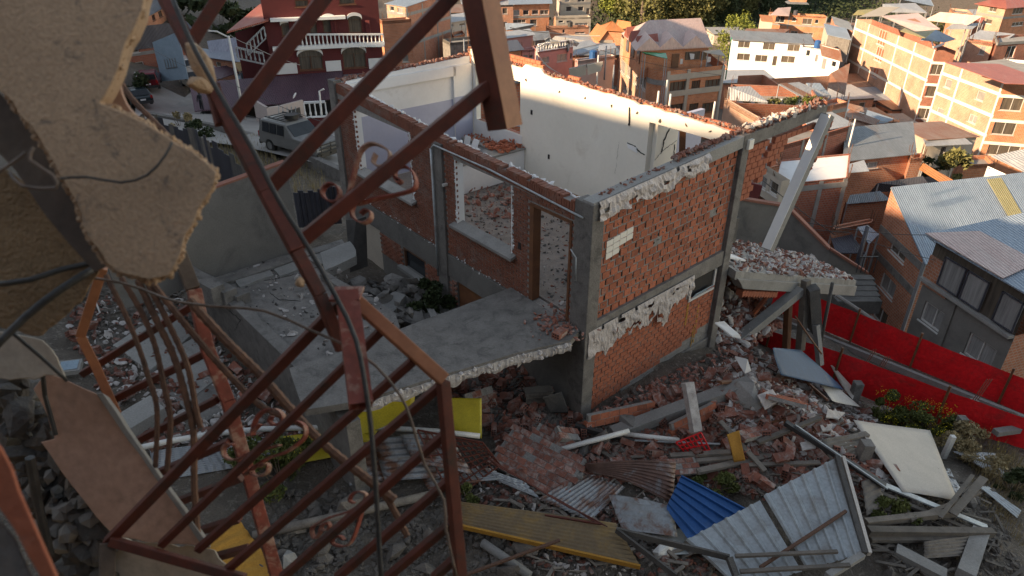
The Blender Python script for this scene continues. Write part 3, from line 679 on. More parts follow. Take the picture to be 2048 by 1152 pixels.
# --- hanging remnant of the side wall, b 5..8.5
mb = MB(); mb.prism([H(-.12,5.1,-4.80),H(-.12,8.62,-4.70),H(-.12,8.62,-4.38),H(-.12,5.1,-4.50)], DL*.3); mb.build('hanging_beam','conc',house,bevel=.015)
mb = MB(); r2 = random.Random(12)
for r in range(10):
    b = 5.16+(r%2)*.12
    while b < 8.3:
        z = -4.93-r*.15
        lim = -4.98 - (1.25*max(0,1-((b-5.1)/1.9))**.8 if b < 7.0 else 0) - .1
        if z > lim and r2.random() > .06: mb.box(H(0,b+.11,z+.0), DR*.113, DL*.055, (0,0,.068))
        b += .25
tag(mb.build('hanging_brickwork','brick',house), kind='stuff')
mb = MB()
for i in range(330): t = r2.random(); mb.rock(H(.0+r2.uniform(-.1,.14),5.1+t*3.4,lerp(-4.5,-4.38,t)+abs(r2.gauss(0,.04))), r2.uniform(.02,.07), r2, (1.3,.9,.6))
tag(mb.build('beam_top_rubble','brickd',house), kind='stuff')
litter('beam_top_plaster','plchunk',150,lambda rr: H(rr.uniform(-.1,.14),5.1+rr.random()*3.4,-4.40+rr.random()*.05),(.02,.07),parent=house,seed=91)
# --- fallen slab hinged at b=5.1, sloping down to the right
sl = [PW(1468,512,C0,DR), PW(1688,572,C0,DR)]
B1_, Z1_ = sl[1][0], sl[1][1]
fs = thing('fallen_floor_slab','thick concrete floor slab hanging from the wall corner, heaped with brick and plaster rubble','fallen slab',H(0,5.3,-8.2))
mb = MB(); top = []
A0, A1 = -.35, 2.6
e = [H(A0,5.15,-7.95),H(A0,B1_,Z1_+.36),H(A1*.55,B1_-.1,Z1_+.62),H(A1,5.6,-7.85)]
mb.prism(jag_poly(e,.25,.02), (0,0,-.24)); mb.build('slab','concl',fs)
mb = MB(); mb.prism([H(A0-.07,5.2,-8.16),H(A0-.07,B1_+.02,Z1_+.17),H(A0-.07,B1_+.02,Z1_-.22),H(A0-.07,5.55,-8.58)], DL*.3); mb.build('edge_beam','concl',fs,bevel=.02)
mb = MB(); r2 = random.Random(3)
for k in range(13):
    b0 = 5.75+k*.15
    z0 = lerp(-8.58,Z1_-.2,(b0-5.4)/(B1_-5.4)); mb.box(H(A0+.1,b0,z0-.1), DR*.068, DL*.1, (0,0,.085))
tag(mb.build('underside_brickwork','brick',fs), kind='stuff')
def on_slab(rr):
    u, v = rr.random(), rr.random(); p = e[0].lerp(e[1],u).lerp(e[3].lerp(e[2],u), v); p = V(p); p.z += .01+.05*rr.random(); return p
o = litter('slab_plaster','plchunk',650,on_slab,(.015,.09),parent=fs,seed=11); o = litter('slab_brick_crumbs','brickd',750,on_slab,(.015,.08),parent=fs,seed=12)
mb = MB(); p = [e[0].lerp(e[1],.06).lerp(e[3],.25), e[0].lerp(e[1],.22).lerp(e[3],.2), e[0].lerp(e[1],.2).lerp(e[3],.42), e[0].lerp(e[1],.02).lerp(e[3],.45)]
mb.prism([q+V((0,0,.06)) for q in p],(0,0,.05)); mb.build('plaster_plate','white',fs)
# the leaning pillar standing on the slab, its head against the beam
pt = H(-.25,8.45,-4.62); sb, sz = PW(1535,500,H(-.15,0,0),DR); pb = H(-.15, sb, sz)
pil = thing('leaning_pillar','tilted square concrete pillar with one white plastered side, its head against the hanging beam','pillar',pb)
d = (pt-pb).normalized(); x = DR - d*DR.dot(d); x.normalize(); y = d.cross(x)
mb = MB(); mb.box((pt+pb)/2, (pt-pb)/2, x*.125, y*.13); mb.build('core','concl',pil,bevel=.01)
mb = MB(); mb.box((pt+pb)/2-x*.135, (pt-pb)/2*.985, x*.012, y*.128); mb.build('plaster_side','white',pil)
mb = MB()
for k in range(26): mb.rock(pb.lerp(pt,.62+k*.014)+x*.12-y*.08+V((0,0,0)), rnd.uniform(.04,.08), rnd, (1,1,1))
tag(mb.build('broken_brick_edge','brick',pil), kind='stuff')
# ---------------------------------------------------------------- terrace, courtyard and retaining walls
ZUP = V((0,0,1))
tr = thing('entrance_terrace','grey concrete walkway slab with a broken edge leading to the doorway of the ruined house','terrace',H(1,-2,-7.9))
poly = [H(2.35,-.03,-7.70),H(.02,-.05,-7.70),H(-.12,-.45,-7.70),H(.25,-1.6,-7.70),H(.62,-3.2,-7.70),H(.95,-4.72,-7.72),H(1.4,-5.6,-7.74),H(2.75,-5.3,-7.74),H(2.6,-4.4,-7.72)]
mb = MB(); mb.prism(jag_poly(poly,.35,.012), (0,0,-.14)); mb.build('slab','conc',tr)
mb = MB(); r2 = random.Random(4)
ed = [H(-.12,-.45,-7.86),H(.25,-1.6,-7.86),H(.62,-3.2,-7.86),H(.95,-4.72,-7.88)]
for i in range(3):
    for k in range(75):
        p = V(ed[i]).lerp(V(ed[i+1]), k/75); mb.rock(p+V((r2.uniform(-.03,.03),r2.uniform(-.03,.0),r2.uniform(-.07,.09))), r2.uniform(.012,.05), r2, (1.3,1,.9))
tag(mb.build('broken_edge','plchunk',tr), kind='stuff')
mb = MB()
for i in range(3):            # ragged plaster skirt hanging under the edge
    p0, p1 = V(ed[i]), V(ed[i+1]); o_ = (p1-p0).normalized(); o_ = V((-o_.y,o_.x,0)); o_ = o_ if o_.y < 0 else -o_; n_ = 34; j0 = len(mb.v)
    for k in range(n_+1):
        p = p0.lerp(p1,k/n_)+o_*(.015+.03*NZ.noise((k*.7,i*3,2))); hz_ = max(.03,.11+.13*NZ.noise((k*.16,i*5,1)))
        mb.v += [p+ZUP*.10, p-ZUP*hz_*.4+o_*.02, p-ZUP*hz_]
    mb.f += [(j0+3*k+j,j0+3*k+3+j,j0+3*k+4+j,j0+3*k+1+j) for k in range(n_) for j in (0,1)]
o = mb.build('plaster_skirt','plchunk',tr); solid(o,.02)
b0 = bpy.data.meshes.new('brick')
def hollow_brick_mesh(name, m='brickd'):
    mb = MB(); L_, W_, T_ = .12, .075, .05
    # body with six tubes showing as recessed holes at both ends
    mb.box((0,0,0), (L_-.012,0,0), (0,W_,0), (0,0,T_))
    for sx in (-1,1):
        x0 = sx*(L_-.012); x1 = sx*L_
        ys = [-W_,-W_+.012,-.029,-.017,.017,.029,W_-.012,W_]; zs = [-T_,-T_+.012,-.006,.006,T_-.012,T_]
        for i in range(7):
            for j in range(5):
                if i % 2 == 1 and j % 2 == 1: continue
                a, b, c, d = ys[i], ys[i+1], zs[j], zs[j+1]
                mb.box(((x0+x1)/2,(a+b)/2,(c+d)/2), (abs(x1-x0)/2,0,0), (0,(b-a)/2,0), (0,0,(d-c)/2))
    me = bpy.data.meshes.new(name); me.from_pydata([tuple(v) for v in mb.v], [], mb.f); me.materials.append(M[m]); return me
HB = hollow_brick_mesh('hollow_brick'); HB.materials.append(M['dark'])
for f in HB.polygons:
    if f.index in (2,3,4,5) and abs(f.normal.x) > .9 and f.area > .02: f.material_index = 1
for p in HB.polygons:
    if abs(p.normal.x) > .9 and p.area > .012: p.material_index = 1
tag_b = lambda o, lab: tag(o, lab, 'brick', 'fallen hollow bricks')
def hbrick(p, rot, s=1.15, lab='loose six-hole clay brick lying in the rubble around the ruined house'):
    o = bpy.data.objects.new('hollow_brick', HB); COL.objects.link(o); o.location = p; o.rotation_euler = rot; o.scale = (s,s,s); tag_b(o, lab); return o
o = hbrick(H(.12,-.55,-7.62),(0,0,.9),1.25,'six-hole clay brick sitting on the terrace corner beside the doorway'); del o['group']
# courtyard slab (a little lower) with its parapet and retaining side
ZC = -8.15
cp = [PZ(388,548,ZC),PZ(560,512,ZC),PZ(690,487,ZC),PZ(708,500,ZC),PZ(645,540,ZC),PZ(745,595,ZC),PZ(790,625,ZC),PZ(800,655,ZC),PZ(740,700,ZC),PZ(640,745,ZC)]
ct = thing('courtyard','cracked grey concrete courtyard raised on a retaining wall left of the ruined house','courtyard',cp[0])
mb = MB(); mb.prism(jag_poly(cp,.5,.01), (0,0,-.2)); mb.build('slab','conc',ct)
pa = [PZ(378,540,-8.02),PZ(470,618,-8.02),PZ(600,745,-8.02),PZ(692,850,-8.02)]
mb = MB()
for i in range(3):
    a, b = pa[i], pa[i+1]; d = (b-a).normalized(); n = V((d.y,-d.x,0)); n = n if n.x > 0 else -n
    mb.prism([a,b,b+n*.28*-1*-1,a+n*.28], (0,0,-2.4))
mb.build('retaining_wall','conc',ct,bevel=.01)
# kerb and cracked edge strip along the back
mb = MB(); mb.prism([PZ(420,575,ZC+.1),PZ(690,487,ZC+.1),PZ(684,478,ZC+.1),PZ(418,563,ZC+.1)], (0,0,-.2)); mb.build('kerb','conc',ct,bevel=.01)
for q in ([(470,560),(540,540),(548,550),(480,574)],[(548,538),(600,520),(612,534),(560,552)],[(612,516),(680,492),(700,500),(640,530)]):
    mb = MB(); mb.prism(jag_poly([PZ(x,y,ZC+.05+rnd.uniform(0,.03)) for x,y in q],.2,.015),(0,0,-.09)); mb.build('cracked_strip','concl',ct)
def crack_on(name, pts, z, w=.02, parent=None):
    mb = MB(); P_ = [PZ(x,y,z) for x,y in pts]
    for i in range(len(P_)-1):
        n = max(2,int((P_[i+1]-P_[i]).length/.08)); L_=[P_[i].lerp(P_[i+1],k/n)+V((rnd.uniform(-.02,.02),rnd.uniform(-.02,.02),0)) for k in range(n)]+[P_[i+1]]
        for k in range(n): mb.beam(L_[k],L_[k+1]+(L_[k+1]-L_[k])*.2,w*rnd.uniform(.3,.8),.008)
    return tag(mb.build(name,'dark',parent), kind='stuff')
crack_on('crack',[(432,590),(470,575),(520,562),(560,556),(605,545),(650,528)],ZC+.003,.03,ct)
crack_on('crack',[(540,585),(560,600),(600,602)],ZC+.003,.02,ct); crack_on('crack',[(450,615),(480,640),(470,660)],ZC+.003,.015,ct)
mb = MB(); mb.prism([PZ(650,540,ZC+.16),PZ(738,600,ZC+.16),PZ(730,609,ZC+.16),PZ(640,549,ZC+.16)], (0,0,-.25)); mb.build('kerb','conc',ct,bevel=.01)
litter('courtyard_crumbs','concd',130,lambda rr: cp[0].lerp(cp[2],rr.random()).lerp(cp[9].lerp(cp[7],rr.random()),rr.random())+V((0,0,.01)),(.008,.04),parent=ct,seed=21,clump=1)
# steps by the grey wall
for k in range(3):
    mb = MB(); z = ZC+.1+.16*(3-k); x = 385+k*26; y = 530+k*14
    mb.prism([PZ(x,y,z),PZ(x+62,y+38-k*6,z),PZ(x+36,y+48-k*6,z),PZ(x-26,y+12,z)], (0,0,-.5)); mb.build('step','conc',ct,bevel=.008)
# grey rendered yard wall
wa, wb = PZ(350,585,-8.2), PZ(602,502,-8.2)
yw = thing('yard_wall','tall grey rendered wall with a faded red top edge behind the courtyard','wall',wa)
ha = -5.95; hbz = -5.72
d = (wb-wa).normalized(); n = V((-d.y,d.x,0)); a2 = wa-d*1.2
mb = MB(); mb.prism([a2,wb,V((wb.x,wb.y,hbz)),V((a2.x,a2.y,ha-.25))], n*.16); mb.build('render','render',yw)
mb = MB(); mb.prism([V((a2.x,a2.y,ha-.25)),V((wb.x,wb.y,hbz)),V((wb.x,wb.y,hbz+.05)),V((a2.x,a2.y,ha-.20))], n*.2); mb.build('coping','terra',yw)
# broken steps and chunks between courtyard and house
def chunk(name, pts, z, t, m, label, cat, group=None, tilt=0):
    P_ = [PZ(x,y,z+ (tilt*(i%2))) for i,(x,y) in enumerate(pts)]
    mb = MB(); mb.prism(jag_poly(P_,.25,.015), (0,0,-t)); o = mb.build(name, m, None, loc=P_[0], bevel=.006); return tag(o,label,cat,group)
chunk('concrete_step',[(755,600),(790,582),(812,590),(785,625)],-8.75,.3,'concl','broken concrete step end lying highest beside the low kerb','concrete step')
chunk('concrete_step',[(800,612),(838,600),(850,640),(830,652),(800,640)],-8.95,.3,'conc','cracked square concrete piece left of the dark green shrub','concrete step')
chunk('concrete_step',[(800,642),(868,622),(905,640),(860,668)],-9.1,.4,'conc','wide concrete step just behind the walkway slab, below the green shrub','concrete step')
chunk('concrete_step',[(845,600),(858,596),(880,640),(868,648)],-9.0,.2,'concl','narrow pale concrete strip beside the roots of the green shrub','concrete step')
chunk('broken_slab',[(640,505),(700,482),(712,500),(712,512),(650,540)],-8.05,.25,'concl','tilted broken slab end next to the dark pit by the far house corner','concrete slab')
mb = MB(); mb.prism([PZ(692,440,-8.1),PZ(712,440,-8.1),PZ(716,540,-9.6),PZ(700,545,-9.6)], (.25,.25,0)); tag(mb.build('broken_pier','concd',None,loc=PZ(692,440,-8.1)),'rough broken concrete pier beside the cream basement door','pier')
# ---------------------------------------------------------------- foliage helpers
def leaves(name, m, c, rad, n, size, parent=None, seed=0, shell=.5, clumps=0, flat=1):
    rr = random.Random(seed); mb = MB(); c = V(c); cl = []
    if clumps:
        for k in range(clumps):
            a = rr.uniform(0,6.28); h = rr.uniform(-1,1); s = math.sqrt(max(0,1-h*h))*rr.uniform(.55,.95); cl.append((V((math.cos(a)*s,math.sin(a)*s,h*.9)), rr.uniform(.22,.42)))
    for i in range(n):
        if cl:
            cc, cr = rr.choice(cl); q = V((rr.gauss(0,1),rr.gauss(0,1),rr.gauss(0,1))).normalized()*cr*rr.random()**.4; p = cc+q
        else:
            q = V((rr.gauss(0,1),rr.gauss(0,1),rr.gauss(0,1))).normalized(); p = q*(shell+(1-shell)*rr.random())*rr.uniform(.75,1.1)
        P_ = c+V((p.x*rad[0],p.y*rad[1],p.z*rad[2])); u = V((rr.gauss(0,1),rr.gauss(0,1),rr.gauss(0,1)*flat)).normalized(); w = u.orthogonal().normalized(); w.rotate(Matrix.Rotation(rr.uniform(0,6.28),3,u)); s = size*rr.uniform(.5,1.3)
        mb.quad(P_-u*s, P_+w*s*.45, P_+u*s, P_-w*s*.45)
    return mb.build(name, m, parent)
def blades(name, m, area, n, h, w, seed=0, parent=None, lean=.4):
    rr = random.Random(seed); mb = MB(); i = 0
    while i < n:
        p = area(rr); i += 1
        if p is None: continue
        a = rr.uniform(0,6.28); d = V((math.cos(a),math.sin(a),0)); l = rr.uniform(0,lean); hh = h*rr.uniform(.4,1.2); t = p+V((rr.uniform(-l,l)*hh,rr.uniform(-l,l)*hh,hh)); m_ = p.lerp(t,.55)+V((0,0,hh*.1))
        mb.add([p-d*w/2,p+d*w/2,m_+d*w*.35,m_-d*w*.35,t],[(0,1,2,3),(3,2,4)])
    return tag(mb.build(name, m, parent), kind='stuff')
def bush(name, label, cat, c, rad, n, size, m, seed, flowers=0, clumps=9, group=None):
    base = V((c.x,c.y,c.z)); t = thing(name,label,cat,base,group)
    leaves('foliage', m, base+V((0,0,rad[2]*.8)), rad, n, size, t, seed, clumps=clumps)
    mb = MB(); rr = random.Random(seed)
    for k in range(7): e_ = base+V((rr.uniform(-1,1)*rad[0]*.6,rr.uniform(-1,1)*rad[1]*.6,rad[2]*rr.uniform(.9,1.5))); mb.tube([base+V((rr.uniform(-.1,.1),rr.uniform(-.1,.1),-.1)), base.lerp(e_,.5)+V((0,0,.05)), e_], [.014*max(1,rad[2]),.01*max(1,rad[2]),.004], 5)
    mb.build('stem','bark',t)
    if flowers: leaves('flower','flower', base+V((0,0,rad[2]*1.0)), (rad[0]*1.1,rad[1]*1.1,rad[2]*1.1), flowers, size*.38, t, seed+5, clumps=clumps)
    return t
bush('shrub','small dark green shrub growing against the foot of the front wall','shrub',PZ(848,642,-9.7),(.75,.65,.62),4200,.07,'leafd',1,0,14)
# ---------------------------------------------------------------- rubble heaps
def area_px(poly, h=0.0):
    xs_ = [p[0] for p in poly]; ys_ = [p[1] for p in poly]
    def f(rr):
        x, y = rr.uniform(min(xs_),max(xs_)), rr.uniform(min(ys_),max(ys_)); ins = False; j = len(poly)-1
        for i in range(len(poly)):
            if (poly[i][1] > y) != (poly[j][1] > y) and x < (poly[j][0]-poly[i][0])*(y-poly[i][1])/(poly[j][1]-poly[i][1])+poly[i][0]: ins = not ins
            j = i
        if not ins: return None
        p = G(x, y, h); p.z += .10*NZ.fractal((p.x*1.3,p.y*1.3,0),.8,2.0,5)+.05*NZ.noise((p.x*4,p.y*4,3))
        return p
    return f
RUB = [(1410,760),(1480,690),(1560,720),(1680,760),(1760,860),(1790,960),(1720,1000),(1600,900),(1500,900),(1440,850)]
MID = [(1000,850),(1160,850),(1400,760),(1440,850),(1620,900),(1700,990),(1560,1010),(1380,960),(1150,960),(990,930)]
UND = [(900,740),(1000,720),(1140,720),(1155,840),(1050,880),(930,860)]
LEFTR = [(120,620),(330,560),(420,680),(560,800),(640,880),(420,900),(300,900),(200,800)]
LOW = [(560,980),(900,1000),(960,1060),(1250,1140),(1250,1152),(520,1152)]
RIGHT = [(1720,860),(1990,1000),(2048,1152),(1780,1152),(1700,1000)]
litter('rubble_fragments','brickd',3900,area_px(RUB,.03),(.015,.10),(1.4,1,.6),seed=31,clump=.8)
litter('plaster_fragments','plchunk',2300,area_px(RUB,.05),(.015,.12),(1.4,1,.5),seed=32,clump=1.1)
litter('dusty_fragments','rock',1300,area_px(RUB,.0),(.02,.09),(1.3,1,.6),seed=33)
litter('rubble_fragments','brickd',3600,area_px(MID,.02),(.02,.10),(1.4,1,.6),seed=34,clump=1.1)
litter('dusty_fragments','rock',1700,area_px(MID,.0),(.02,.10),(1.3,1,.6),seed=35)
litter('plaster_fragments','plchunk',420,area_px(MID,.02),(.015,.07),(1.4,1,.5),seed=36,clump=1.5)
litter('dusty_fragments','rock',900,area_px(UND,.0),(.03,.12),(1.3,1,.6),seed=37)
litter('rubble_fragments','brickd',500,area_px(UND,.02),(.03,.10),(1.3,1,.7),seed=38)
litter('courtyard_side_fragments','plchunk',700,area_px(LEFTR,.02),(.015,.09),(1.4,1,.5),seed=39,clump=.9)
litter('courtyard_side_bricks','brickd',800,area_px(LEFTR,.02),(.02,.09),(1.4,1,.6),seed=40,clump=1.2)
litter('gravel','rock',1900,area_px(LOW,.0),(.012,.07),(1.2,1,.7),seed=41)
litter('gravel','rock',1200,area_px(RIGHT,.0),(.015,.09),(1.2,1,.6),seed=42)
litter('gravel','rock',1100,area_px([(150,560),(380,560),(420,700),(300,740),(150,680)],.0),(.02,.1),(1.2,1,.6),seed=43)
def splinters(name, m, poly, n, seed, L_=(.12,.6)):
    rr = random.Random(seed); f = area_px(poly,.05); mb = MB(); i = 0
    while i < n:
        p = f(rr)
        if p is None: continue
        a = rr.gauss(.3,.7); l = rr.uniform(*L_); d = V((math.cos(a),math.sin(a),rr.uniform(-.25,.25)))*l/2; w = rr.uniform(.015,.07); mb.beam(p+V((0,0,.04))-d,p+V((0,0,.04))+d,w,w*rr.uniform(.2,.6)); i += 1
    return tag(mb.build(name,m), kind='stuff')
splinters('wood_splinters','woodg',RUB,330,61); splinters('wood_splinters','woodg',MID,300,62); splinters('wood_splinters','woodb',RUB,110,63); splinters('wood_splinters','concd',UND,60,64)
splinters('wood_splinters','woodg',RIGHT,160,65); splinters('metal_scraps','sheetr',RUB,60,66,(.1,.35)); splinters('wood_splinters','woodg',[(960,930),(1420,960),(1480,1152),(1100,1152),(900,1010)],130,67)
litter('courtyard_edge_chunks','conc',70,lambda rr: PZ(rr.uniform(690,830),rr.uniform(560,660),rr.uniform(-9.3,-8.5)),(.07,.24),(1.3,1,.5),seed=71)
litter('courtyard_debris','plchunk',170,lambda rr: cp[0].lerp(cp[2],rr.random()).lerp(cp[9].lerp(cp[7],rr.random()),rr.random())+V((0,0,.02)),(.01,.07),(1.4,1,.4),seed=72,clump=.7)
LOWC = [(940,930),(1420,960),(1480,1152),(1100,1152),(900,1010)]
litter('rubble_fragments','brickd',700,area_px(LOWC,.02),(.015,.08),(1.4,1,.6),seed=73,clump=.8); litter('plaster_fragments','plchunk',500,area_px(LOWC,.02),(.012,.07),(1.4,1,.5),seed=74,clump=.9); litter('dusty_fragments','rock',1200,area_px(LOWC,0),(.015,.09),(1.3,1,.6),seed=75)
FOOT = [(1175,832),(1400,722),(1450,690),(1490,700),(1420,775),(1250,852)]
litter('rubble_fragments','brickd',700,area_px(FOOT,.02),(.02,.09),(1.4,1,.6),seed=44,clump=.9)
litter('dusty_fragments','rock',900,area_px(FOOT,.0),(.02,.10),(1.3,1,.6),seed=45)
for k in range(26):
    rr_ = random.Random(900+k); f_ = area_px(LOW,0)
    q_ = None
    while q_ is None: q_ = f_(rr_)
    mb = MB(); mb.rock(q_+V((0,0,.02)), rr_.uniform(.09,.2), rr_, (1.3,1,.7)); tag(mb.build('stone','rock',None,loc=q_,bevel=.01),'larger stone on the stony ground under the gate','stone','stones under the gate')
# hollow bricks, one by one
r2 = random.Random(77); nb = 0
for poly, n, zl_ in ((RUB,100,'clay brick lying loose among the plaster in the rubble heap at the right'),(MID,90,'clay brick lying loose in front of the side wall foot'),(UND,60,'clay brick in the dark pile under the walkway edge'),(LEFTR,22,'clay brick scattered on the slope behind the rebars at the left')):
    f = area_px(poly, .05); k = 0
    while k < n:
        p = f(r2)
        if p is None: continue
        hbrick(p+V((0,0,r2.uniform(0,.16))), (r2.uniform(-.7,.7) if r2.random()<.7 else 1.57, r2.uniform(-.6,.6), r2.uniform(0,6.28)), r2.uniform(1.05,1.35), zl_); k += 1
# chunks of brick masonry still bonded together
def masonry(p, rot, nx, nz, label, s=1.0, m='brick', bed=True, cell=(.24,.15,.12)):
    t = thing('masonry_chunk', label, 'masonry chunk', p); t.rotation_euler = rot
    mb = MB(); mb.box((0,0,0),(nx*cell[0]/2*s,0,0),(0,nz*cell[1]/2*s,0),(0,0,cell[2]*.42*s)); o = mb.build('bedding','mortar'); o.parent = t
    me = bpy.data.meshes.new('brick'); b = MB(); b.box((0,0,0),(cell[0]/2*s-.007,0,0),(0,cell[1]/2*s-.007,0),(0,0,cell[2]/2*s)); me.from_pydata([tuple(v) for v in b.v],[],b.f); me.materials.append(M[m])
    for j in range(nz):
        for i in range(nx):
            if r2.random() < .07: continue
            o = bpy.data.objects.new('brick', me); COL.objects.link(o); o.parent = t
            o.location = (((i-(nx-1)/2)+(.5 if j%2 else 0)-.25)*cell[0]*s, (j-(nz-1)/2)*cell[1]*s, r2.uniform(-.006,.006)); o.rotation_euler = (0,0,r2.uniform(-.02,.02))
    return t
masonry(G(1075,925,.22),(.28,.10,-.55),7,7,'large slab of bonded red bricks lying flat beside the rusty iron grille',1.0,'brickd')
masonry(G(1570,800,.4),(-.5,.1,-.3),4,5,'orange brick panel on top of the rubble heap',.85)
masonry(G(1240,828,.3),(1.35,.1,.42),7,2,'long row of joined bricks leaning at the foot of the side wall')
masonry(G(1385,838,.25),(1.2,-.1,.5),5,2,'short broken row of joined bricks between the pillar stump and the pale pipe')
masonry(G(1105,878,.3),(.5,.3,-.4),3,2,'two-course brick block tipped over below the corner column',1.1,'brickd')
masonry(G(960,800,.35),(.9,.1,.6),3,3,'block of bricks under the terrace edge behind the yellow sheet',1.0,'brickd')
masonry(G(1135,870,.35),(.25,.5,.5),2,2,'small brick pair tilted upright near the dark beam',1.1,'brickd')
masonry(G(1505,868,.35),(.1,.3,.6),4,2,'brick block capped with plaster lying low in the heap',.9,'brickd')
masonry(G(1350,935,.25),(.4,.1,.2),5,3,'flat brick fragment right of the rusty brown roofing sheet',.8,'brickd')
# plaster and concrete lumps one can pick out
def lump(px,py,r,sq,m,label,cat='rubble lump',group=None,h=.1,rot=None):
    p = G(px,py,h); mb = MB(); rr = random.Random(int(px*7+py)); mb.rock(p, r, rr, sq, .22)
    o = mb.build('rubble_lump', m, None, loc=p, bevel=.01); return tag(o,label,cat,group)
for px,py,r,sq,m,lab in [(1488,800,.42,(1.3,.9,.45),'concl','large flat grey plaster lump at the left side of the rubble heap'),(1556,930,.1,(1,1,.8),'concl','small grey lump just below the rubble heap'),
  (1200,890,.3,(1.2,.9,.7),'rock','rough grey boulder right of the tilted bricks'),(1165,905,.22,(1.5,.8,.6),'concd','dark mortar-covered block left of the slanting pale pipe'),(1262,850,.3,(1.3,1,.8),'conc','rough concrete block under the leaning brick row'),
  (1050,1090,.25,(1.2,1,.7),'rock','rounded stone beside the concrete pipe at the bottom'),(1040,950,.16,(1.4,1,.7),'brickd','reddish broken lump against the bonded brick slab'),(1148,958,.17,(1.6,.9,.6),'conc','pale rounded brick below the bonded brick slab'),
  (700,1010,.3,(1.4,1,.8),'rock','big tan stone seen through the gate bars near the bottom centre'),(580,1120,.17,(1.2,1,.8),'concl','light grey stone at the bottom left behind the gate'),(640,1100,.2,(1.2,.8,.8),'rock','brownish stone between two gate bars at the bottom'),
  (1590,840,.16,(1.3,1,.5),'plchunk','white plaster lump in the middle of the heap'),(1640,790,.2,(1.2,1,.7),'concl','grey lump near the top right of the heap'),(1890,885,.25,(.8,.8,1.5),'concd','burnt upright stump beside the pale board'),(1940,1000,.2,(1,1,.7),'conc','concrete lump near the right edge'),(1830,1000,.12,(1,1,1),'plchunk','white lump at the board lower corner')]:
    lump(px,py,r,sq,m,lab)
# flat plaster shards
def shard(pts, m, label, name='plaster_shard', cat='plaster shard', t=.03, hs=None):
    P_ = [G(x,y,(hs[i] if hs else .15)) for i,(x,y) in enumerate(pts)]; mb = MB(); mb.prism(jag_poly(P_,.18,.012),(0,0,-t)); return tag(mb.build(name,m,None,loc=P_[0]),label,cat)
shard([(1655,818),(1690,825),(1678,838),(1652,834)],'plchunk','small bright white plate right of the heap top',hs=[.3,.3,.25,.25])
shard([(1515,790),(1545,778),(1560,800),(1530,818)],'plchunk','white plaster plate left of the orange brick panel',hs=[.45,.5,.35,.3])
shard([(1640,850),(1665,848),(1662,860),(1645,862)],'plchunk','thin white plate under the small bright plate',hs=[.3,.3,.25,.25])
shard([(1600,885),(1628,880),(1632,895),(1605,900)],'plchunk','white cracked plate at the lower edge of the heap',hs=[.3]*4)
shard([(1470,712),(1495,718),(1502,740),(1490,745)],'white','long white scrap hanging in the dark gap beside the side wall',hs=[1.2,1.2,.9,.9])
shard([(1430,645),(1448,642),(1478,668),(1482,675),(1465,672)],'white','white curling panel scrap in front of the collapsed room',hs=[2.2,2.2,1.9,1.8,1.9])
# ---------------------------------------------------------------- beams, pillars and planks around the collapsed room
def spar(name, x0,y0,x1,y1, h0,h1, w, t, m, label, cat, group=None, round_=False, jitter=True, Y=None):
    if Y: a, b = PY(x0,y0,Y[0]), PY(x1,y1,Y[1])
    else: a, b = G(x0,y0,h0), G(x1,y1,h1)
    mb = MB()
    if round_: mb.tube([a, a.lerp(b,.5)+V((0,0,rnd.uniform(-.02,.02))), b], w/2, 10)
    else: mb.beam(a, b, w, t)
    o = mb.build(name, m, None, loc=a, smooth=round_, bevel=0 if round_ else .006)
    return tag(o, label, cat, group)
# diagonal broken concrete beams right of the side wall
spar('concrete_beam',1405,742,1480,675,0,0,.28,.26,'conc','broken concrete beam rising from the side wall foot to the crossed joint','concrete beam',Y=(15.2,16.4))
spar('concrete_beam',1470,685,1600,580,0,0,.28,.26,'concl','slanting concrete beam running up under the fallen slab','concrete beam',Y=(16.0,17.2))
spar('concrete_beam',1450,700,1560,560,0,0,.1,.1,'brick','row of broken brick stuck along the slanting beam','brick row',Y=(16.6,17.4))
spar('wooden_prop',1612,560,1600,700,0,0,.2,.2,'woodg','thick grey wooden prop under the outer end of the fallen slab','wooden prop',Y=(17.2,16.9))
spar('wooden_prop',1577,600,1572,700,0,0,.22,.16,'woodb','dark brown prop behind the grey one under the slab','wooden prop',Y=(17.3,17.1))
spar('wooden_prop',1632,650,1640,730,0,0,.16,.16,'concl','pale prop standing right of the grey prop','wooden prop',Y=(16.8,16.4))
spar('torn_root',1625,575,1630,660,0,0,.35,.3,'concd','twisted dark concrete and bars hanging below the slab end','torn concrete',Y=(17.0,17.0))
spar('thin_pole',1590,632,1643,708,0,0,.05,.05,'woodb','thin dark pole leaning across the props','pole',Y=(16.5,16.0),round_=True)
spar('thin_pole',1665,565,1640,690,0,0,.10,.05,'concd','thin dark bar slanting down from the slab end','pole',Y=(17.4,17.2),round_=True)
# collapsed room interior: dark back wall, added close in to block light, and rubble under the slab
cr = thing('collapsed_room','dark collapsed room under the fallen slab filled with white and red rubble','collapsed room',H(.5,6.5,-10.4))
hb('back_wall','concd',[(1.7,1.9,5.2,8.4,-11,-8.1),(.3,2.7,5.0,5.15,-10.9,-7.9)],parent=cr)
mb = MB()
for i in range(900):
    a, b = rnd.uniform(-.4,1.6), rnd.uniform(5.3,8.2); mb.rock(H(a,b,-10.55+.55*a+rnd.uniform(-.12,.12)), rnd.uniform(.03,.13), rnd, (1.4,1,.6))
tag(mb.build('brick_rubble','brickd',cr), kind='stuff')
mb = MB()
for i in range(260):
    a, b = rnd.uniform(-.4,1.6), rnd.uniform(5.3,7.4); mb.rock(H(a,b,-10.45+.55*a+rnd.uniform(-.1,.15)), rnd.uniform(.03,.12), rnd, (1.4,1,.5))
tag(mb.build('plaster_rubble','plchunk',cr), kind='stuff')
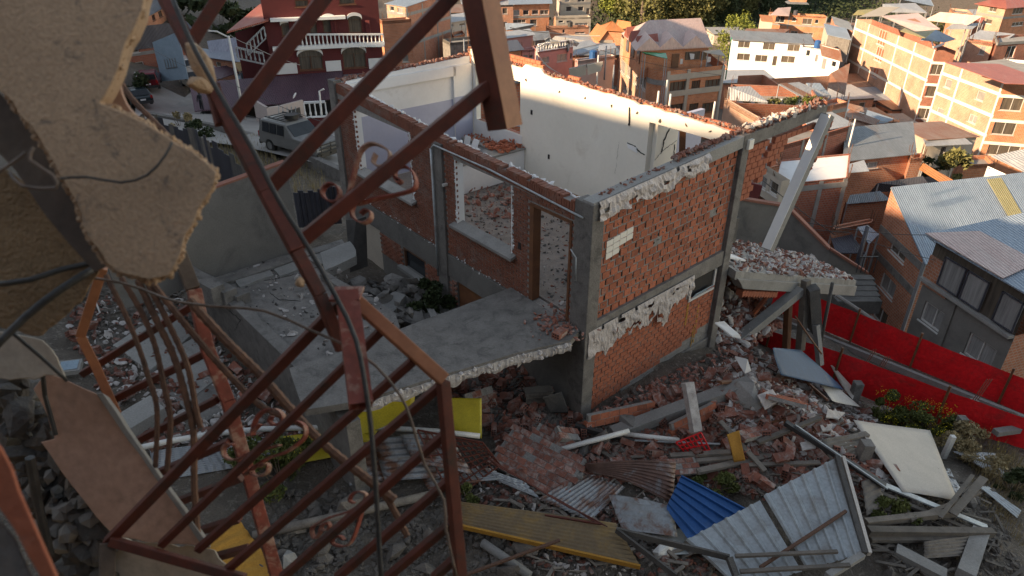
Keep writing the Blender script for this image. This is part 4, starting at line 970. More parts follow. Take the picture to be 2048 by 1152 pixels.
# foot beam and broken column at 1385,790
spar('concrete_beam',1225,868,1500,765,.12,.25,.3,.22,'concl','long broken concrete beam lying in front of the side wall foot','concrete beam')
spar('pillar_stump',1392,862,1375,765,.05,0,.2,.2,'plchunk','jagged white and grey pillar stump standing on the long beam','pillar stump',Y=(10.95,11.5))
spar('dark_beam',1150,852,1268,885,.25,.2,.1,.12,'cable','dark metal beam end poking between the tilted bricks','metal beam')
spar('pale_pipe',1095,906,1258,862,.2,.5,.11,.11,'pvc','slanting white plastic pipe with a bent open end','pipe',round_=True)
spar('pale_pipe',1250,868,1358,880,.3,.25,.10,.10,'pvc','short white plastic pipe lying just behind the slanting one','pipe',round_=True)
spar('pale_strip',1260,880,1440,888,.2,.2,.05,.02,'zinc' if False else 'sheetw','thin pale metal strip under the short white pipe','metal strip')
for x0,y0,x1,y1,h0,h1,w,t,m,lab in [
 (1395,943,1735,868,.3,.4,.14,.07,'woodg','longest grey plank crossing the heap below the ochre board'),
 (1340,912,1460,905,.2,.25,.12,.08,'woodg','short pale plank ending at the ochre board'),(1330,928,1480,915,.15,.2,.10,.08,'woodg','second pale plank just below the short one'),
 (1440,842,1530,942,.35,.2,.12,.05,'woodg','narrow grey plank slanting down behind the ochre board'),(1515,885,1640,835,.35,.45,.1,.08,'woodg','grey plank pointing up into the brick heap'),
 (1570,845,1770,972,.45,.35,.12,.10,'cable','dark steel channel running diagonally over the heap'),(1590,850,1775,978,.5,.42,.04,.04,'sheetw','thin bright bar beside the dark steel channel'),
 (1440,765,1600,752,.5,.5,.1,.06,'woodb','brown plank lying across the heap top'),(1600,752,1655,800,.5,.4,.05,.05,'woodb','thin brown lath at the end of the brown plank'),
 (1490,930,1640,925,.2,.25,.10,.05,'woodg','plank just above the white corrugated sheet'),(1730,1045,1910,1025,.3,.35,.13,.13,'woodg','upper round-edged pole at the right of the steel frame'),
 (1735,1062,1985,1065,.3,.4,.15,.14,'woodg','long straight pole below the upper one'),(1740,1078,1950,1078,.2,.3,.12,.08,'woodg','lowest pole of the three at the lower right'),
 (1905,1028,1968,955,.5,.75,.16,.03,'woodg','split grey plank standing up at the right'),(1880,1035,1945,950,.5,.8,.08,.03,'woodg','thin splinter plank beside the split plank'),
 (1820,1040,1960,985,.3,.5,.08,.06,'woodg','brownish branch-like pole crossing behind the split planks'),(1745,960,1975,1055,.3,.25,.14,.04,'sheetw','pale metal channel running from the board to the right'),
 (1735,975,1940,1060,.2,.15,.10,.05,'woodg','grey lath below the pale metal channel'),(1790,1100,1890,1152,.15,.15,.25,.15,'concl','broken concrete post near the bottom right'),
 (1960,1065,1930,1152,.3,.2,.3,.2,'concl','upright pale concrete post at the lower right'),(1465,1100,1500,1152,.2,.2,.12,.05,'woodg','plank end at the bottom edge below the steel bracket'),
 (925,1152,1120,1080,.1,.5,.05,.05,'rebar','rusty angle iron leaning on the ochre-edged sheet'),(1200,900,1330,985,.1,.1,.09,.04,'woodg','plank under the rusty brown sheet'),
 (1040,985,1190,1075,.08,.08,.09,.04,'woodg','weathered board below the bent red bars'),(1075,975,1180,1080,.08,.08,.08,.04,'woodg','second weathered board below the bent red bars'),(1110,960,1210,1060,.08,.08,.08,.04,'woodg','third weathered board below the bent red bars')]:
    spar('plank' if 'wood' in m else 'bar', x0,y0,x1,y1,h0,h1,w,t,m,lab,'plank' if 'wood' in m else 'metal bar')
spar('log',505,1072,880,985,.15,.2,.16,.16,'woodg','long peeled wooden pole lying under the gate','wooden pole',round_=True)
spar('concrete_pipe',965,1085,1060,1152,.15,.1,.16,.16,'concl','broken concrete pipe at the bottom left of the brown sheet','concrete pipe',round_=True)
# long white pipe left
pts = [G(x,y,.5) for x,y in ((270,898),(330,884),(420,868),(520,858),(640,855),(760,855),(870,862),(960,872))]
mb = MB(); mb.tube(pts, .055, 10); tag(mb.build('water_pipe','pvc',None,loc=pts[0],smooth=True),'long curved white plastic pipe crossing behind the red gate','pipe')
# yellow sheets
def flat_sheet(name, pts, hs, m, label, cat, t=.004, seed=0, Y=None):
    P_ = [PY(x,y,Y[i]) if Y else G(x,y,hs[i]) for i,(x,y) in enumerate(pts)]
    if len(P_) == 4:
        mb = MB(); nn = 12; rr = random.Random(seed)
        nrm = (P_[1]-P_[0]).cross(P_[3]-P_[0]).normalized()
        for j in range(nn+1):
            for i in range(nn+1):
                p = P_[0].lerp(P_[1],i/nn).lerp(P_[3].lerp(P_[2],i/nn),j/nn); mb.v.append(p+nrm*.035*math.sin(3.1*i/nn+seed)*math.sin(2.6*j/nn+seed*2))
        mb.f = [(j*(nn+1)+i,j*(nn+1)+i+1,(j+1)*(nn+1)+i+1,(j+1)*(nn+1)+i) for j in range(nn) for i in range(nn)]
        o = mb.build(name,m,None,loc=P_[0],smooth=True); solid(o,t)
    else:
        mb = MB(); mb.prism(P_, (0,0,-.01)); o = mb.build(name,m,None,loc=P_[0])
    return tag(o,label,cat)
flat_sheet('yellow_sheet',[(895,797),(963,796),(964,878),(900,862)],[.9,.9,.2,.25],'yellow','bright yellow sheet standing upright beside the red grille','yellow sheet',seed=1)
flat_sheet('yellow_sheet',[(680,840),(832,772),(826,830),(700,880)],[.7,1.1,.7,.45],'yellow','torn yellow sheet tip poking up below the terrace edge','yellow sheet',seed=2)
flat_sheet('yellow_sheet',[(560,885),(720,850),(740,880),(570,900)],[.4,.5,.3,.3],'yellow','yellow sheet strip behind the white water pipe','yellow sheet',seed=3)
flat_sheet('yellow_sheet',[(560,875),(760,855),(720,905),(560,930)],[.15,.3,.15,.1],'yellow','lowest yellow sheet half hidden by weeds under the pipe','yellow sheet',seed=4)
flat_sheet('ochre_board',[(1452,868),(1480,862),(1490,920),(1468,925)],[.9,.9,.3,.3],'boardedge','ochre painted board standing in the dark gap at the heap foot','board',seed=2)
flat_sheet('pale_board',[(1708,838),(1858,862),(1918,1000),(1802,985)],[.45,.45,.3,.3],'pale','large pale cream board lying on the slope at the right','board',t=.012,seed=1)
flat_sheet('pale_board',[(1598,712),(1655,755),(1720,815),(1665,800)],[.7,.7,.3,.4],'pale','small pale panel leaning against the rubble heap top','board',seed=4)
flat_sheet('pale_board',[(1655,722),(1712,780),(1705,800),(1680,765)],[.75,.5,.4,.5],'pale','pointed pale panel behind the heap by the red barrier','board',seed=4)
flat_sheet('bent_blue_sheet',[(1547,695),(1600,700),(1690,780),(1562,750)],[1.1,1.1,.5,.5],'sheetbl2','curved blue metal sheet on top of the rubble heap','metal sheet',seed=5)
flat_sheet('slate_board',[(1085,795),(1122,782),(1138,826),(1100,826)],[.7,.75,.2,.2],'zincgrey' if False else 'concd','dark grey board leaning under the terrace by the corner column','board',seed=5)
for k in range(9):
    pp = [(1045+k*1.5,775+k*3.2),(1100+k,770+k*3.0),(1108-k,782+k*2.7),(1052,788+k*2.4)]
    P_ = [G(x,y,.55-.03*k) for x,y in pp]; mb = MB(); mb.prism(P_,(0,0,-.012)); tag(mb.build('thin_board','woodg',None,loc=P_[0]),'thin grey board in the splayed stack under the terrace','board','splayed boards under the terrace')
# red plastic crate/grid
t = thing('red_grid','bright red plastic grid panel half buried left of the ochre board','plastic grid',G(1385,890,.2))
q = [G(1352,885,.4),G(1402,865,.5),G(1420,900,.2),G(1370,905,.15)]; mb = MB()
for k in range(7): mb.beam(q[0].lerp(q[1],k/6), q[3].lerp(q[2],k/6), .03,.02); 
for k in range(4): mb.beam(q[0].lerp(q[3],k/3), q[1].lerp(q[2],k/3), .03,.02)
mb.build('grid','tarp',t)
# corrugated roofing sheets
def csheet(name, pts, hs, m, label, waves, amp=.018, trap=False, bend=0, curl=None, seed=0, nrows=8):
    P_ = [G(x,y,h) for (x,y),h in zip(pts,hs)]; mb = corrugated(*P_, waves=waves, amp=amp, trap=trap, bend=bend, nrows=nrows, curl=curl, seed=seed)
    o = mb.build(name,m,None,loc=P_[0],smooth=not trap); solid(o,.004); return tag(o,label,'roofing sheet')
csheet('corrugated_sheet',[(920,1005),(905,1048),(1280,1133),(1232,1045)],[.35,.3,.3,.45],'board','long brown-grey ribbed roof panel with an ochre edge at the bottom',9,.012)
P_ = [G(905,1049,.30),G(1280,1134,.30)]; mb = MB(); mb.beam(P_[0],P_[1],.04,.09); tag(mb.build('edge_strip','boardedge',None,loc=P_[0]),'ochre edge strip along the lower side of the brown roof panel','edge strip')
csheet('corrugated_sheet',[(1170,945),(1175,925),(1352,925),(1345,1008)],[.2,.5,.55,.15],'sheetrr','dark rusty curled roofing sheet in the bottom centre',9,.02,bend=.12)
csheet('corrugated_sheet',[(1075,1000),(1180,1040),(1250,975),(1165,945)],[.12,.12,.2,.2],'sheetr','silvery rust-streaked sheet below the bonded brick slab',11,.018)
csheet('corrugated_sheet',[(1215,990),(1245,1058),(1355,1075),(1345,1010)],[.25,.2,.2,.25],'sheetr','rust-spotted grey sheet left of the blue sheet',5,.01,bend=.03)
csheet('corrugated_sheet',[(1362,952),(1332,1015),(1375,1078),(1500,1020)],[.55,.25,.3,.4],'sheetblue','bright blue ribbed roof sheet',6,.03,trap=True,nrows=3)
P0,P1,P2,P3 = G(1372,1082,.25),G(1670,915,1.05),G(1725,1108,.75),G(1480,1180,.2)
# two white sheets on a dark frame
mb = corrugated(P0.lerp(P3,0),P1.lerp(P0,.52),P2.lerp(P3,.5),P3,waves=6,amp=.022,trap=True,nrows=3); o = mb.build('corrugated_sheet','sheetw',None,loc=P0); solid(o,.004); tag(o,'white ribbed sheet on the left half of the tilted frame','roofing sheet')
mb = corrugated(P1.lerp(P0,.50)+V((0,0,.03)),P1,P2,P2.lerp(P3,.46)+V((0,0,.03)),waves=6,amp=.022,trap=True,nrows=3); o = mb.build('corrugated_sheet','sheetw',None,loc=P1); solid(o,.004); tag(o,'white ribbed sheet on the right half of the tilted frame','roofing sheet')
fr = thing('sheet_stand','dark steel tube frame standing under the white ribbed sheets','steel frame',P1)
mb = MB(); mb.beam(P1+V((.03,0,.03)),P2+V((.03,0,.02)),.09,.09); mb.build('side_tube','concd',fr,bevel=.005)
mb = MB(); mb.beam(P1+V((.15,0,.0)),P2+V((.12,0,.0)),.06,.12); mb.build('side_plate','pale',fr)
a_, b_ = G(1520,1135,.55), G(1692,1022,.95); mb = MB(); mb.beam(a_,b_,.05,.05); mb.build('cross_tube','rebar',fr)
a_, b_ = G(1470,1112,.6), G(1675,1103,.85); mb = MB(); mb.beam(a_,b_,.06,.05); mb.build('cross_tube','woodg',fr)
a_, b_ = G(1480,1143,.55), G(1700,1130,.8); mb = MB(); mb.beam(a_,b_,.07,.05); mb.build('cross_tube','woodg',fr)
mb = MB(); mb.beam(P2+V((0,0,-.02)),G(1655,1152,.7),.12,.1); mb.build('end_tube','concl',fr,bevel=.005)
br = thing('steel_bracket','grey steel angle bracket bent to a point at the bottom','steel bracket',G(1232,1060,.5))
tip, e1, e2 = G(1232,1060,.5), G(1458,1115,.65), G(1352,1152,.4)
mb = MB(); mb.beam(tip,e1,.04,.13); mb.build('upper_arm','concd',br); mb = MB(); mb.beam(tip,e2,.04,.12); mb.build('lower_arm','concd',br); mb = MB(); mb.beam(e1,G(1472,1152,.5),.10,.10); mb.build('end_post','concd',br)
csheet('corrugated_sheet',[(1905,905),(1960,930),(2015,960),(1990,905)],[.2,.25,.2,.2],'zinc','grey corrugated sheet at the far right edge of the slope',11,.016)
csheet('corrugated_sheet',[(1955,975),(1980,972),(2042,1022),(2035,1035)],[.2,.2,.15,.15],'sheetw','narrow bright corrugated strip at the right edge',4,.016)
csheet('corrugated_sheet',[(1860,940),(1900,935),(1925,985),(1880,990)],[.15,.15,.15,.15],'zinc','small grey sheet under the pale cream board corner',6,.014)
csheet('corrugated_sheet',[(1845,1085),(1850,1115),(1920,1112),(1945,1070)],[.3,.25,.25,.35],'woodg','ribbed grey plank panel under the poles at the lower right',5,.015)
csheet('corrugated_sheet',[(1640,880),(1665,935),(1735,900),(1725,865)],[.25,.2,.25,.3],'woodg','weathered boarding under the brick heap',6,.01)
csheet('corrugated_sheet',[(1720,965),(1735,1030),(1770,1010),(1755,950)],[.3,.25,.25,.3],'woodg','ribbed white-grey panel right of the steel frame',5,.012)
# heap of torn corrugated sheets left of the brick slab
for k,(pts,hs,lab) in enumerate([([(690,895),(700,975),(800,960),(790,880)],[.35,.15,.15,.45],'first torn grey sheet lowest in the pile seen through the gate'),([(745,880),(770,965),(900,955),(870,870)],[.6,.25,.3,.65],'second torn sheet in the pile seen through the gate'),
   ([(800,870),(830,930),(945,950),(900,870)],[.8,.55,.4,.75],'uppermost torn sheet in the pile, curling up'),([(840,950),(860,985),(1010,960),(985,935)],[.2,.15,.15,.2],'flat torn sheet end running toward the brick slab')]):
    csheet('corrugated_sheet',pts,hs,'sheetr',lab,7,.016,bend=.06,curl=.1,seed=k)
csheet('corrugated_sheet',[(965,938),(985,955),(1080,998),(1050,962)],[.25,.2,.12,.15],'zinc','thin pale sheet under the bent red bars',4,.012)
csheet('corrugated_sheet',[(300,905),(310,960),(560,920),(555,870)],[.1,.05,.05,.1],'zinc','dull grey corrugated sheet behind the bars at the left',14,.016)
csheet('corrugated_sheet',[(400,1095),(470,1152),(560,1152),(480,1040)],[.2,.2,.2,.2],'boardedge','orange ribbed sheet at the bottom left under the gate',6,.012)
flat_sheet('crumpled_sheet',[(1300,1062),(1445,1052),(1470,1100),(1330,1110)],[.1,.1,.1,.1],'sheetw','pale crumpled sheet under the steel bracket','metal sheet',seed=6)
lump(1330,1100,.2,(1.4,1,.6),'pvc','white plastic canister under the steel bracket','canister')
# red iron grilles fallen on the heap
def grille(name, label, q, n1, n2, r=.011, diag=True):
    t = thing(name,label,'iron grille',q[0]); mb = MB()
    for i in range(4): mb.beam(q[i],q[(i+1)%4],.028,.028)
    mb.build('frame','red',t); 
    for k in range(n1):
        f = (k+1)/(n1+1); mb = MB(); a = q[0].lerp(q[1],f); b = q[3].lerp(q[2],min(1,f+(.15 if diag else 0))); mb.beam(a,b,r*2,r*2); mb.build('bar','red',t)
    for k in range(n2):
        f = (k+1)/(n2+1); mb = MB(); a = q[0].lerp(q[3],f); b = q[1].lerp(q[2],max(0,f-.12) if diag else f); mb.beam(a,b,r*2,r*2); mb.build('bar','red',t)
    return t
grille('fallen_grille','tangled red iron lattice grille leaning on the pile beside the yellow sheet',[G(835,860,1.0),G(965,885,.9),G(1000,930,.3),G(905,1000,.1)],9,7)
t = thing('bent_bars','fan of bent red iron bars pointing down to the right','bent bars',G(985,930,.5))
for k in range(7):
    a = G(975+k*4,915+k*3,.55); b = G(1090+k*8,985+k*5,.35+.02*k); c = G(1185+k*5,1042+k*2,.45); mb = MB()
    pts = [a.lerp(b,u) for u in (0,.5,1)]+[b.lerp(c,u)+V((0,0,.03*math.sin(u*3))) for u in (.33,.66,1)]; mb.tube(pts,.011,6); mb.build('bar','red',t)
mb = MB(); mb.beam(G(1090,1030,.4),G(1202,1048,.45),.03,.03); mb.build('end_rail','red',t)
# slabs left under the gate
def gslab(pts, h, t_, m, label, cat='concrete slab'):
    P_ = [G(x,y,h) for x,y in pts]; mb = MB(); mb.prism(jag_poly(P_,.3,.02),(0,0,-t_)); return tag(mb.build('broken_slab',m,None,loc=P_[0],bevel=.01),label,cat)
gslab([(225,690),(330,620),(395,660),(300,740)],.12,.15,'concl','cracked pale slab highest on the left slope behind the rods')
gslab([(310,720),(400,670),(450,740),(380,800)],.12,.15,'concl','second cracked slab below the highest one on the left slope')
gslab([(232,830),(300,790),(330,815),(255,860)],.35,.35,'concl','thick concrete block with a broken pale end at the left')
gslab([(330,780),(430,740),(480,800),(400,850)],.06,.1,'conc','dark lower slab strewn with brick bits on the left slope')
t = thing('box','small broken pale box with a clear lid lying at the left','box',G(140,735,.2)); mb = MB(); p = G(140,735,.2); mb.box(p,(.22,.05,0),(-.05,.17,.03),(0,0,.05)); mb.build('case','concl',t); mb = MB(); mb.box(p+V((0,0,.06)),(.17,.04,0),(-.04,.13,.02),(0,0,.005)); mb.build('lid','paleblue',t)
mb = MB(); mb.tube([G(190,600,.35),G(200,625,.1),G(193,630,.08)],.02,8); tag(mb.build('pipe_end','pvc',None,loc=G(190,600,.35),smooth=True),'short bent white pipe sticking out of the soil at the left','pipe')
# vegetation of the middle ground
bush('weed_bush','tangled green weeds behind the gate beside the yellow sheet','weeds',G(560,960,0),(.9,.7,.5),3800,.05,'weed',11,0,12)
bush('weed_bush','dark green weeds low at the foot of the blue sheet','weeds',G(1430,985,0),(.5,.4,.25),1600,.045,'weed',12,0,8)
bush('weed_bush','small green weeds under the red bars','weeds',G(935,1010,0),(.25,.25,.25),700,.04,'weed',13,0,6)
bush('weed_bush','green weeds right of the white ribbed sheets','weeds',G(1775,1045,0),(.5,.4,.25),1500,.05,'weed',14,0,8)
bush('weed_bush','green weeds in the bottom right corner below the corrugated strip','weeds',G(2020,985,0),(.6,.5,.35),1800,.06,'leafd',15,0,9)
bush('flowering_bush','sprawling bush covered with small yellow flowers in front of the red barrier','flowering bush',G(1842,866,0),(1.0,.6,.45),6500,.05,'weed',16,750,26)
bush('flowering_bush','smaller yellow-flowered bush left of the sprawling one','flowering bush',G(1772,838,0),(.5,.4,.5),2300,.05,'weed',17,330,9)
bush('weed_bush','feathery dry green weeds right of the flowering bushes','weeds',G(1925,905,0),(.9,.6,.45),2600,.05,'dry',18,60,12)
bush('weed_bush','dry weeds in the lower part of the grassy slope','weeds',G(1975,950,0),(.7,.5,.3),1500,.045,'dry',19,0,9)
dg = lambda poly: area_px(poly,0)
blades('dry_grass','dry',dg([(1800,850),(1900,830),(2048,930),(2048,1000),(1960,960),(1880,880)]),4200,.4,.012,51)
blades('dry_grass','dry',dg([(1930,960),(2048,980),(2048,1100),(1960,1020)]),1200,.2,.01,52)
blades('dry_grass','dry',dg([(1680,650),(1860,740),(2048,850),(2048,870),(1800,760),(1660,680)]),1500,.15,.012,53)
blades('slope_grass','dry',dg([(560,310),(640,330),(670,420),(600,420)]),1500,.35,.02,54)
blades('slope_grass','dry',dg([(360,235),(470,260),(560,300),(560,350),(420,330)]),2600,.45,.03,55)
# ---------------------------------------------------------------- red barriers
def barrier(name, label, top, bot, posts):
    t = thing(name,label,'barrier',bot[0]); mb = MB(); nn = 48; mm = 6
    def along(L_, f):
        k = f*(len(L_)-1); i = min(int(k),len(L_)-2); return L_[i].lerp(L_[i+1],k-i)
    for j in range(mm+1):
        for i in range(nn+1):
            a = along(top,i/nn); b = along(bot,i/nn); p = a.lerp(b,j/mm); p = p+V((.35,-.9,0)).normalized()*(.06*math.sin(i*1.1+j*.5)*math.sin(math.pi*j/mm)+.03*NZ.noise((i*.7,j*.8,3)))-V((0,0,.02*abs(math.sin(i*math.pi/8)))) ; mb.v.append(p)
    mb.f = [(j*(nn+1)+i,j*(nn+1)+i+1,(j+1)*(nn+1)+i+1,(j+1)*(nn+1)+i) for j in range(mm) for i in range(nn)]
    o = mb.build('tarpaulin','tarp',t,smooth=True)
    for f in posts:
        a = along(top,f)+V((.02,-.12,.22)); b = along(bot,f)+V((-.02,-.12,-.7)); mb = MB(); mb.tube([a,b],.038,7); mb.build('post','woodb',t)
    return t
def vpair(x0, yb, yt, z):   # a bottom point on height z and the point plumb above it
    b = PZ(x0, yb, z); r = ray(x0, yt); return V((b.x,b.y,b.y*r.z/r.y)), b
u = [vpair(x,yb,yt,z) for x,yb,yt,z in ((1540,617,562,-13.9),(1650,661,606,-13.9),(1760,708,650,-13.9),(1880,758,700,-13.95),(2070,838,776,-14.0))]
barrier('red_barrier','long red tarpaulin barrier along the far side of the dirt lane',[p[0] for p in u],[p[1] for p in u],(.05,.36,.62,.9))
u = [vpair(x,yb,yt,z) for x,yb,yt,z in ((1490,700,648,-12.9),(1560,728,672,-12.9),(1660,765,703,-12.9),(1760,806,741,-13.0),(1900,860,793,-13.1),(2070,918,853,-13.2))]
barrier('red_barrier','nearer red tarpaulin barrier behind the yellow-flowered bush',[p[0] for p in u],[p[1] for p in u],(.1,.4,.75))
# lane between them, and its kerb
mb = MB(); L1 = [PZ(1500,600,-13.95),PZ(1650,660,-13.95),PZ(1850,744,-13.95),PZ(2090,846,-14)]; L2 = [PZ(1490,690,-13.4),PZ(1640,745,-13.4),PZ(1840,820,-13.4),PZ(2080,900,-13.4)]
for i in range(3): mb.prism([L1[i],L1[i+1],L2[i+1],L2[i]],(0,0,-1.2))
tag(mb.build('lane','soil'), kind='structure')
mb = MB()
for i in range(3): mb.beam(L1[i].lerp(L2[i],.28)+V((0,0,.1)),L1[i+1].lerp(L2[i+1],.28)+V((0,0,.1)),.14,.22)
tag(mb.build('kerb','concl'), kind='structure')
# stub columns with rebars
for k,(x,y,yt,w,lab,bars) in enumerate([(1905,880,835,.22,'concrete stub column behind the dry grass',0),(1712,778,738,.2,'leaning stub column with two tall bars left of the flowers',2),(1735,790,752,.18,'small grey stub column behind the flowers',3),(1925,850,800,.2,'concrete stub column with thin bars against the red barrier',3),
   (1700,812,765,.24,'cracked grey column stump at the heap right side',0),(1718,925,885,.24,'square column stump at the pale board upper corner',0),(1885,915,872,.12,'white post left of the dry grass',0),(1940,878,872,.1,'short white pipe post in the dry grass',0)]):
    b = G(x,y,0); r = ray(x+6,yt); tp = V((b.x+.05,b.y,b.y*r.z/r.y)); t = thing('stub_column',lab,'column stub',b)
    mb = MB(); mb.beam(b-V((0,0,.3)),tp,w,w,up=(0,1,0)); mb.build('shaft','conc' if 'white' not in lab else 'pvc',t,bevel=.01)
    for j in range(bars):
        mb = MB(); s = tp+V(((j-1)*.07,0,-.05)); mb.tube([s,s+V((.22,.05,.75))],.012,5); mb.build('rebar','rebar',t)
spar('grey_beam',1990,865,2060,855,.5,.6,.2,.15,'concl','grey concrete beam end entering from the right edge','concrete beam')
# wooden and tin fence behind the yard wall
ft = thing('tin_fence','patched dark tin and board fence running down behind the yard wall','fence',PY(300,270,30))
pts = [(285,262,24),(330,262,25),(400,300,26),(440,330,27),(520,395,24)]
for i in range(4):
    for k in range(7):
        f0, f1 = k/7, (k+1)/7; a = pts[i]; b = pts[i+1]
        p0 = G(lerp(a[0],b[0],f0),lerp(a[1],b[1],f0)+30,0); p1 = G(lerp(a[0],b[0],f1),lerp(a[1],b[1],f1)+30,0); h = rnd.uniform(1.4,1.9)
        mb = MB(); mb.prism([p0-V((0,0,.3)),p1-V((0,0,.3)),p1+V((0,0,h)),p0+V((0,0,h-.05))],(.0,.03,0)); mb.build('panel',rnd.choice(['slate','concd','woodg','slate']),ft)
f2 = thing('board_fence','dark upright board fence between the yard wall and the house','fence',PZ(600,440,-9.8))
for k in range(9):
    p = PZ(603+k*9.5,455-k*1.0,-9.6); mb = MB(); mb.beam(p,p+V((0,0,1.3+rnd.uniform(-.15,.1))),.18,.03,up=(0,1,0)); mb.build('board','slate',f2)
# ---------------------------------------------------------------- the town in the valley
ZU = V((0,0,1))
def wallface(mb, P0, P1, zt0, zt1, zb, ops, out):
    """wall from plan point P0 to P1 with real recessed openings (s0,s1,z0,z1)"""
    L_ = math.hypot(P1.x-P0.x, P1.y-P0.y); d = V(((P1.x-P0.x)/L_, (P1.y-P0.y)/L_, 0)); n = V((d.y,-d.x,0))
    if n.dot(out) < 0: n = -n
    Q = lambda s, z, k=0: V((P0.x+d.x*s-n.x*k, P0.y+d.y*s-n.y*k, z))
    zl = min(zt0, zt1)
    for s0,s1,z0,z1 in panel_boxes(0, L_, zb, zl, ops): mb.quad(Q(s0,z0),Q(s1,z0),Q(s1,z1),Q(s0,z1))
    if abs(zt0-zt1) > .02: mb.quad(Q(0,zl),Q(L_,zl),Q(L_,zt1),Q(0,zt0)) if abs(zt0-zl) > .01 and abs(zt1-zl) > .01 else mb.add([Q(0,zl),Q(L_,zl),Q(L_ if zt1 > zt0 else 0,max(zt0,zt1))],[(0,1,2)])
    for s0,s1,z0,z1 in ops:
        k = .18
        mb.quad(Q(s0,z0),Q(s0,z1),Q(s0,z1,k),Q(s0,z0,k)); mb.quad(Q(s1,z0),Q(s1,z1),Q(s1,z1,k),Q(s1,z0,k)); mb.quad(Q(s0,z0),Q(s1,z0),Q(s1,z0,k),Q(s0,z0,k)); mb.quad(Q(s0,z1),Q(s1,z1),Q(s1,z1,k),Q(s0,z1,k))
    return Q, L_, d, n
def window(parent, Q, op, glass='glass', frame='frame', mull=None, sill=True, name='window'):
    if glass == 'glass': glass = rnd.choice(['glass','glassc','glass','glassp','glassc'])
    s0,s1,z0,z1 = op; f = MB(); e = min(.07,(s1-s0)*.08)
    def bar(a0,a1,c0,c1,k0=.16,k1=.08): f.prism([Q(a0,c0,k0),Q(a1,c0,k0),Q(a1,c1,k0),Q(a0,c1,k0)], Q(0,0,k1)-Q(0,0,k0))
    bar(s0,s1,z0,z0+e); bar(s0,s1,z1-e,z1); bar(s0,s0+e,z0+e,z1-e); bar(s1-e,s1,z0+e,z1-e)
    nm = mull if mull is not None else max(0, round((s1-s0)/1.0)-1)
    for k in range(nm): c = lerp(s0,s1,(k+1)/(nm+1)); bar(c-e*.4,c+e*.4,z0+e,z1-e)
    if sill: bar(s0-.08,s1+.08,z0-.07,z0-.005,.05,-.06)
    w = f.build(name, frame, parent)
    g_ = MB(); g_.quad(Q(s0,z0,.14),Q(s1,z0,.14),Q(s1,z1,.14),Q(s0,z1,.14)); g_.build('pane', glass, w)
    return w
def pxops(lst, P, D):
    out = []
    for x0,y0,x1,y1 in lst:
        ym = (y0+y1)/2; s0 = PW(x0,ym,P,D)[0]; s1 = PW(x1,ym,P,D)[0]; xm = (x0+x1)/2; z1 = PW(xm,y0,P,D)[1]; z0 = PW(xm,y1,P,D)[1]
        if s0 > s1: s0, s1 = s1, s0
        out.append((s0,s1,z0,z1))
    # no overlaps with each other
    return out
def roofplate(parent, pts, m, t=.06, name='roof'):
    mb = MB(); mb.prism([V(p) for p in pts], (0,0,-t)); return mb.build(name, m, parent)
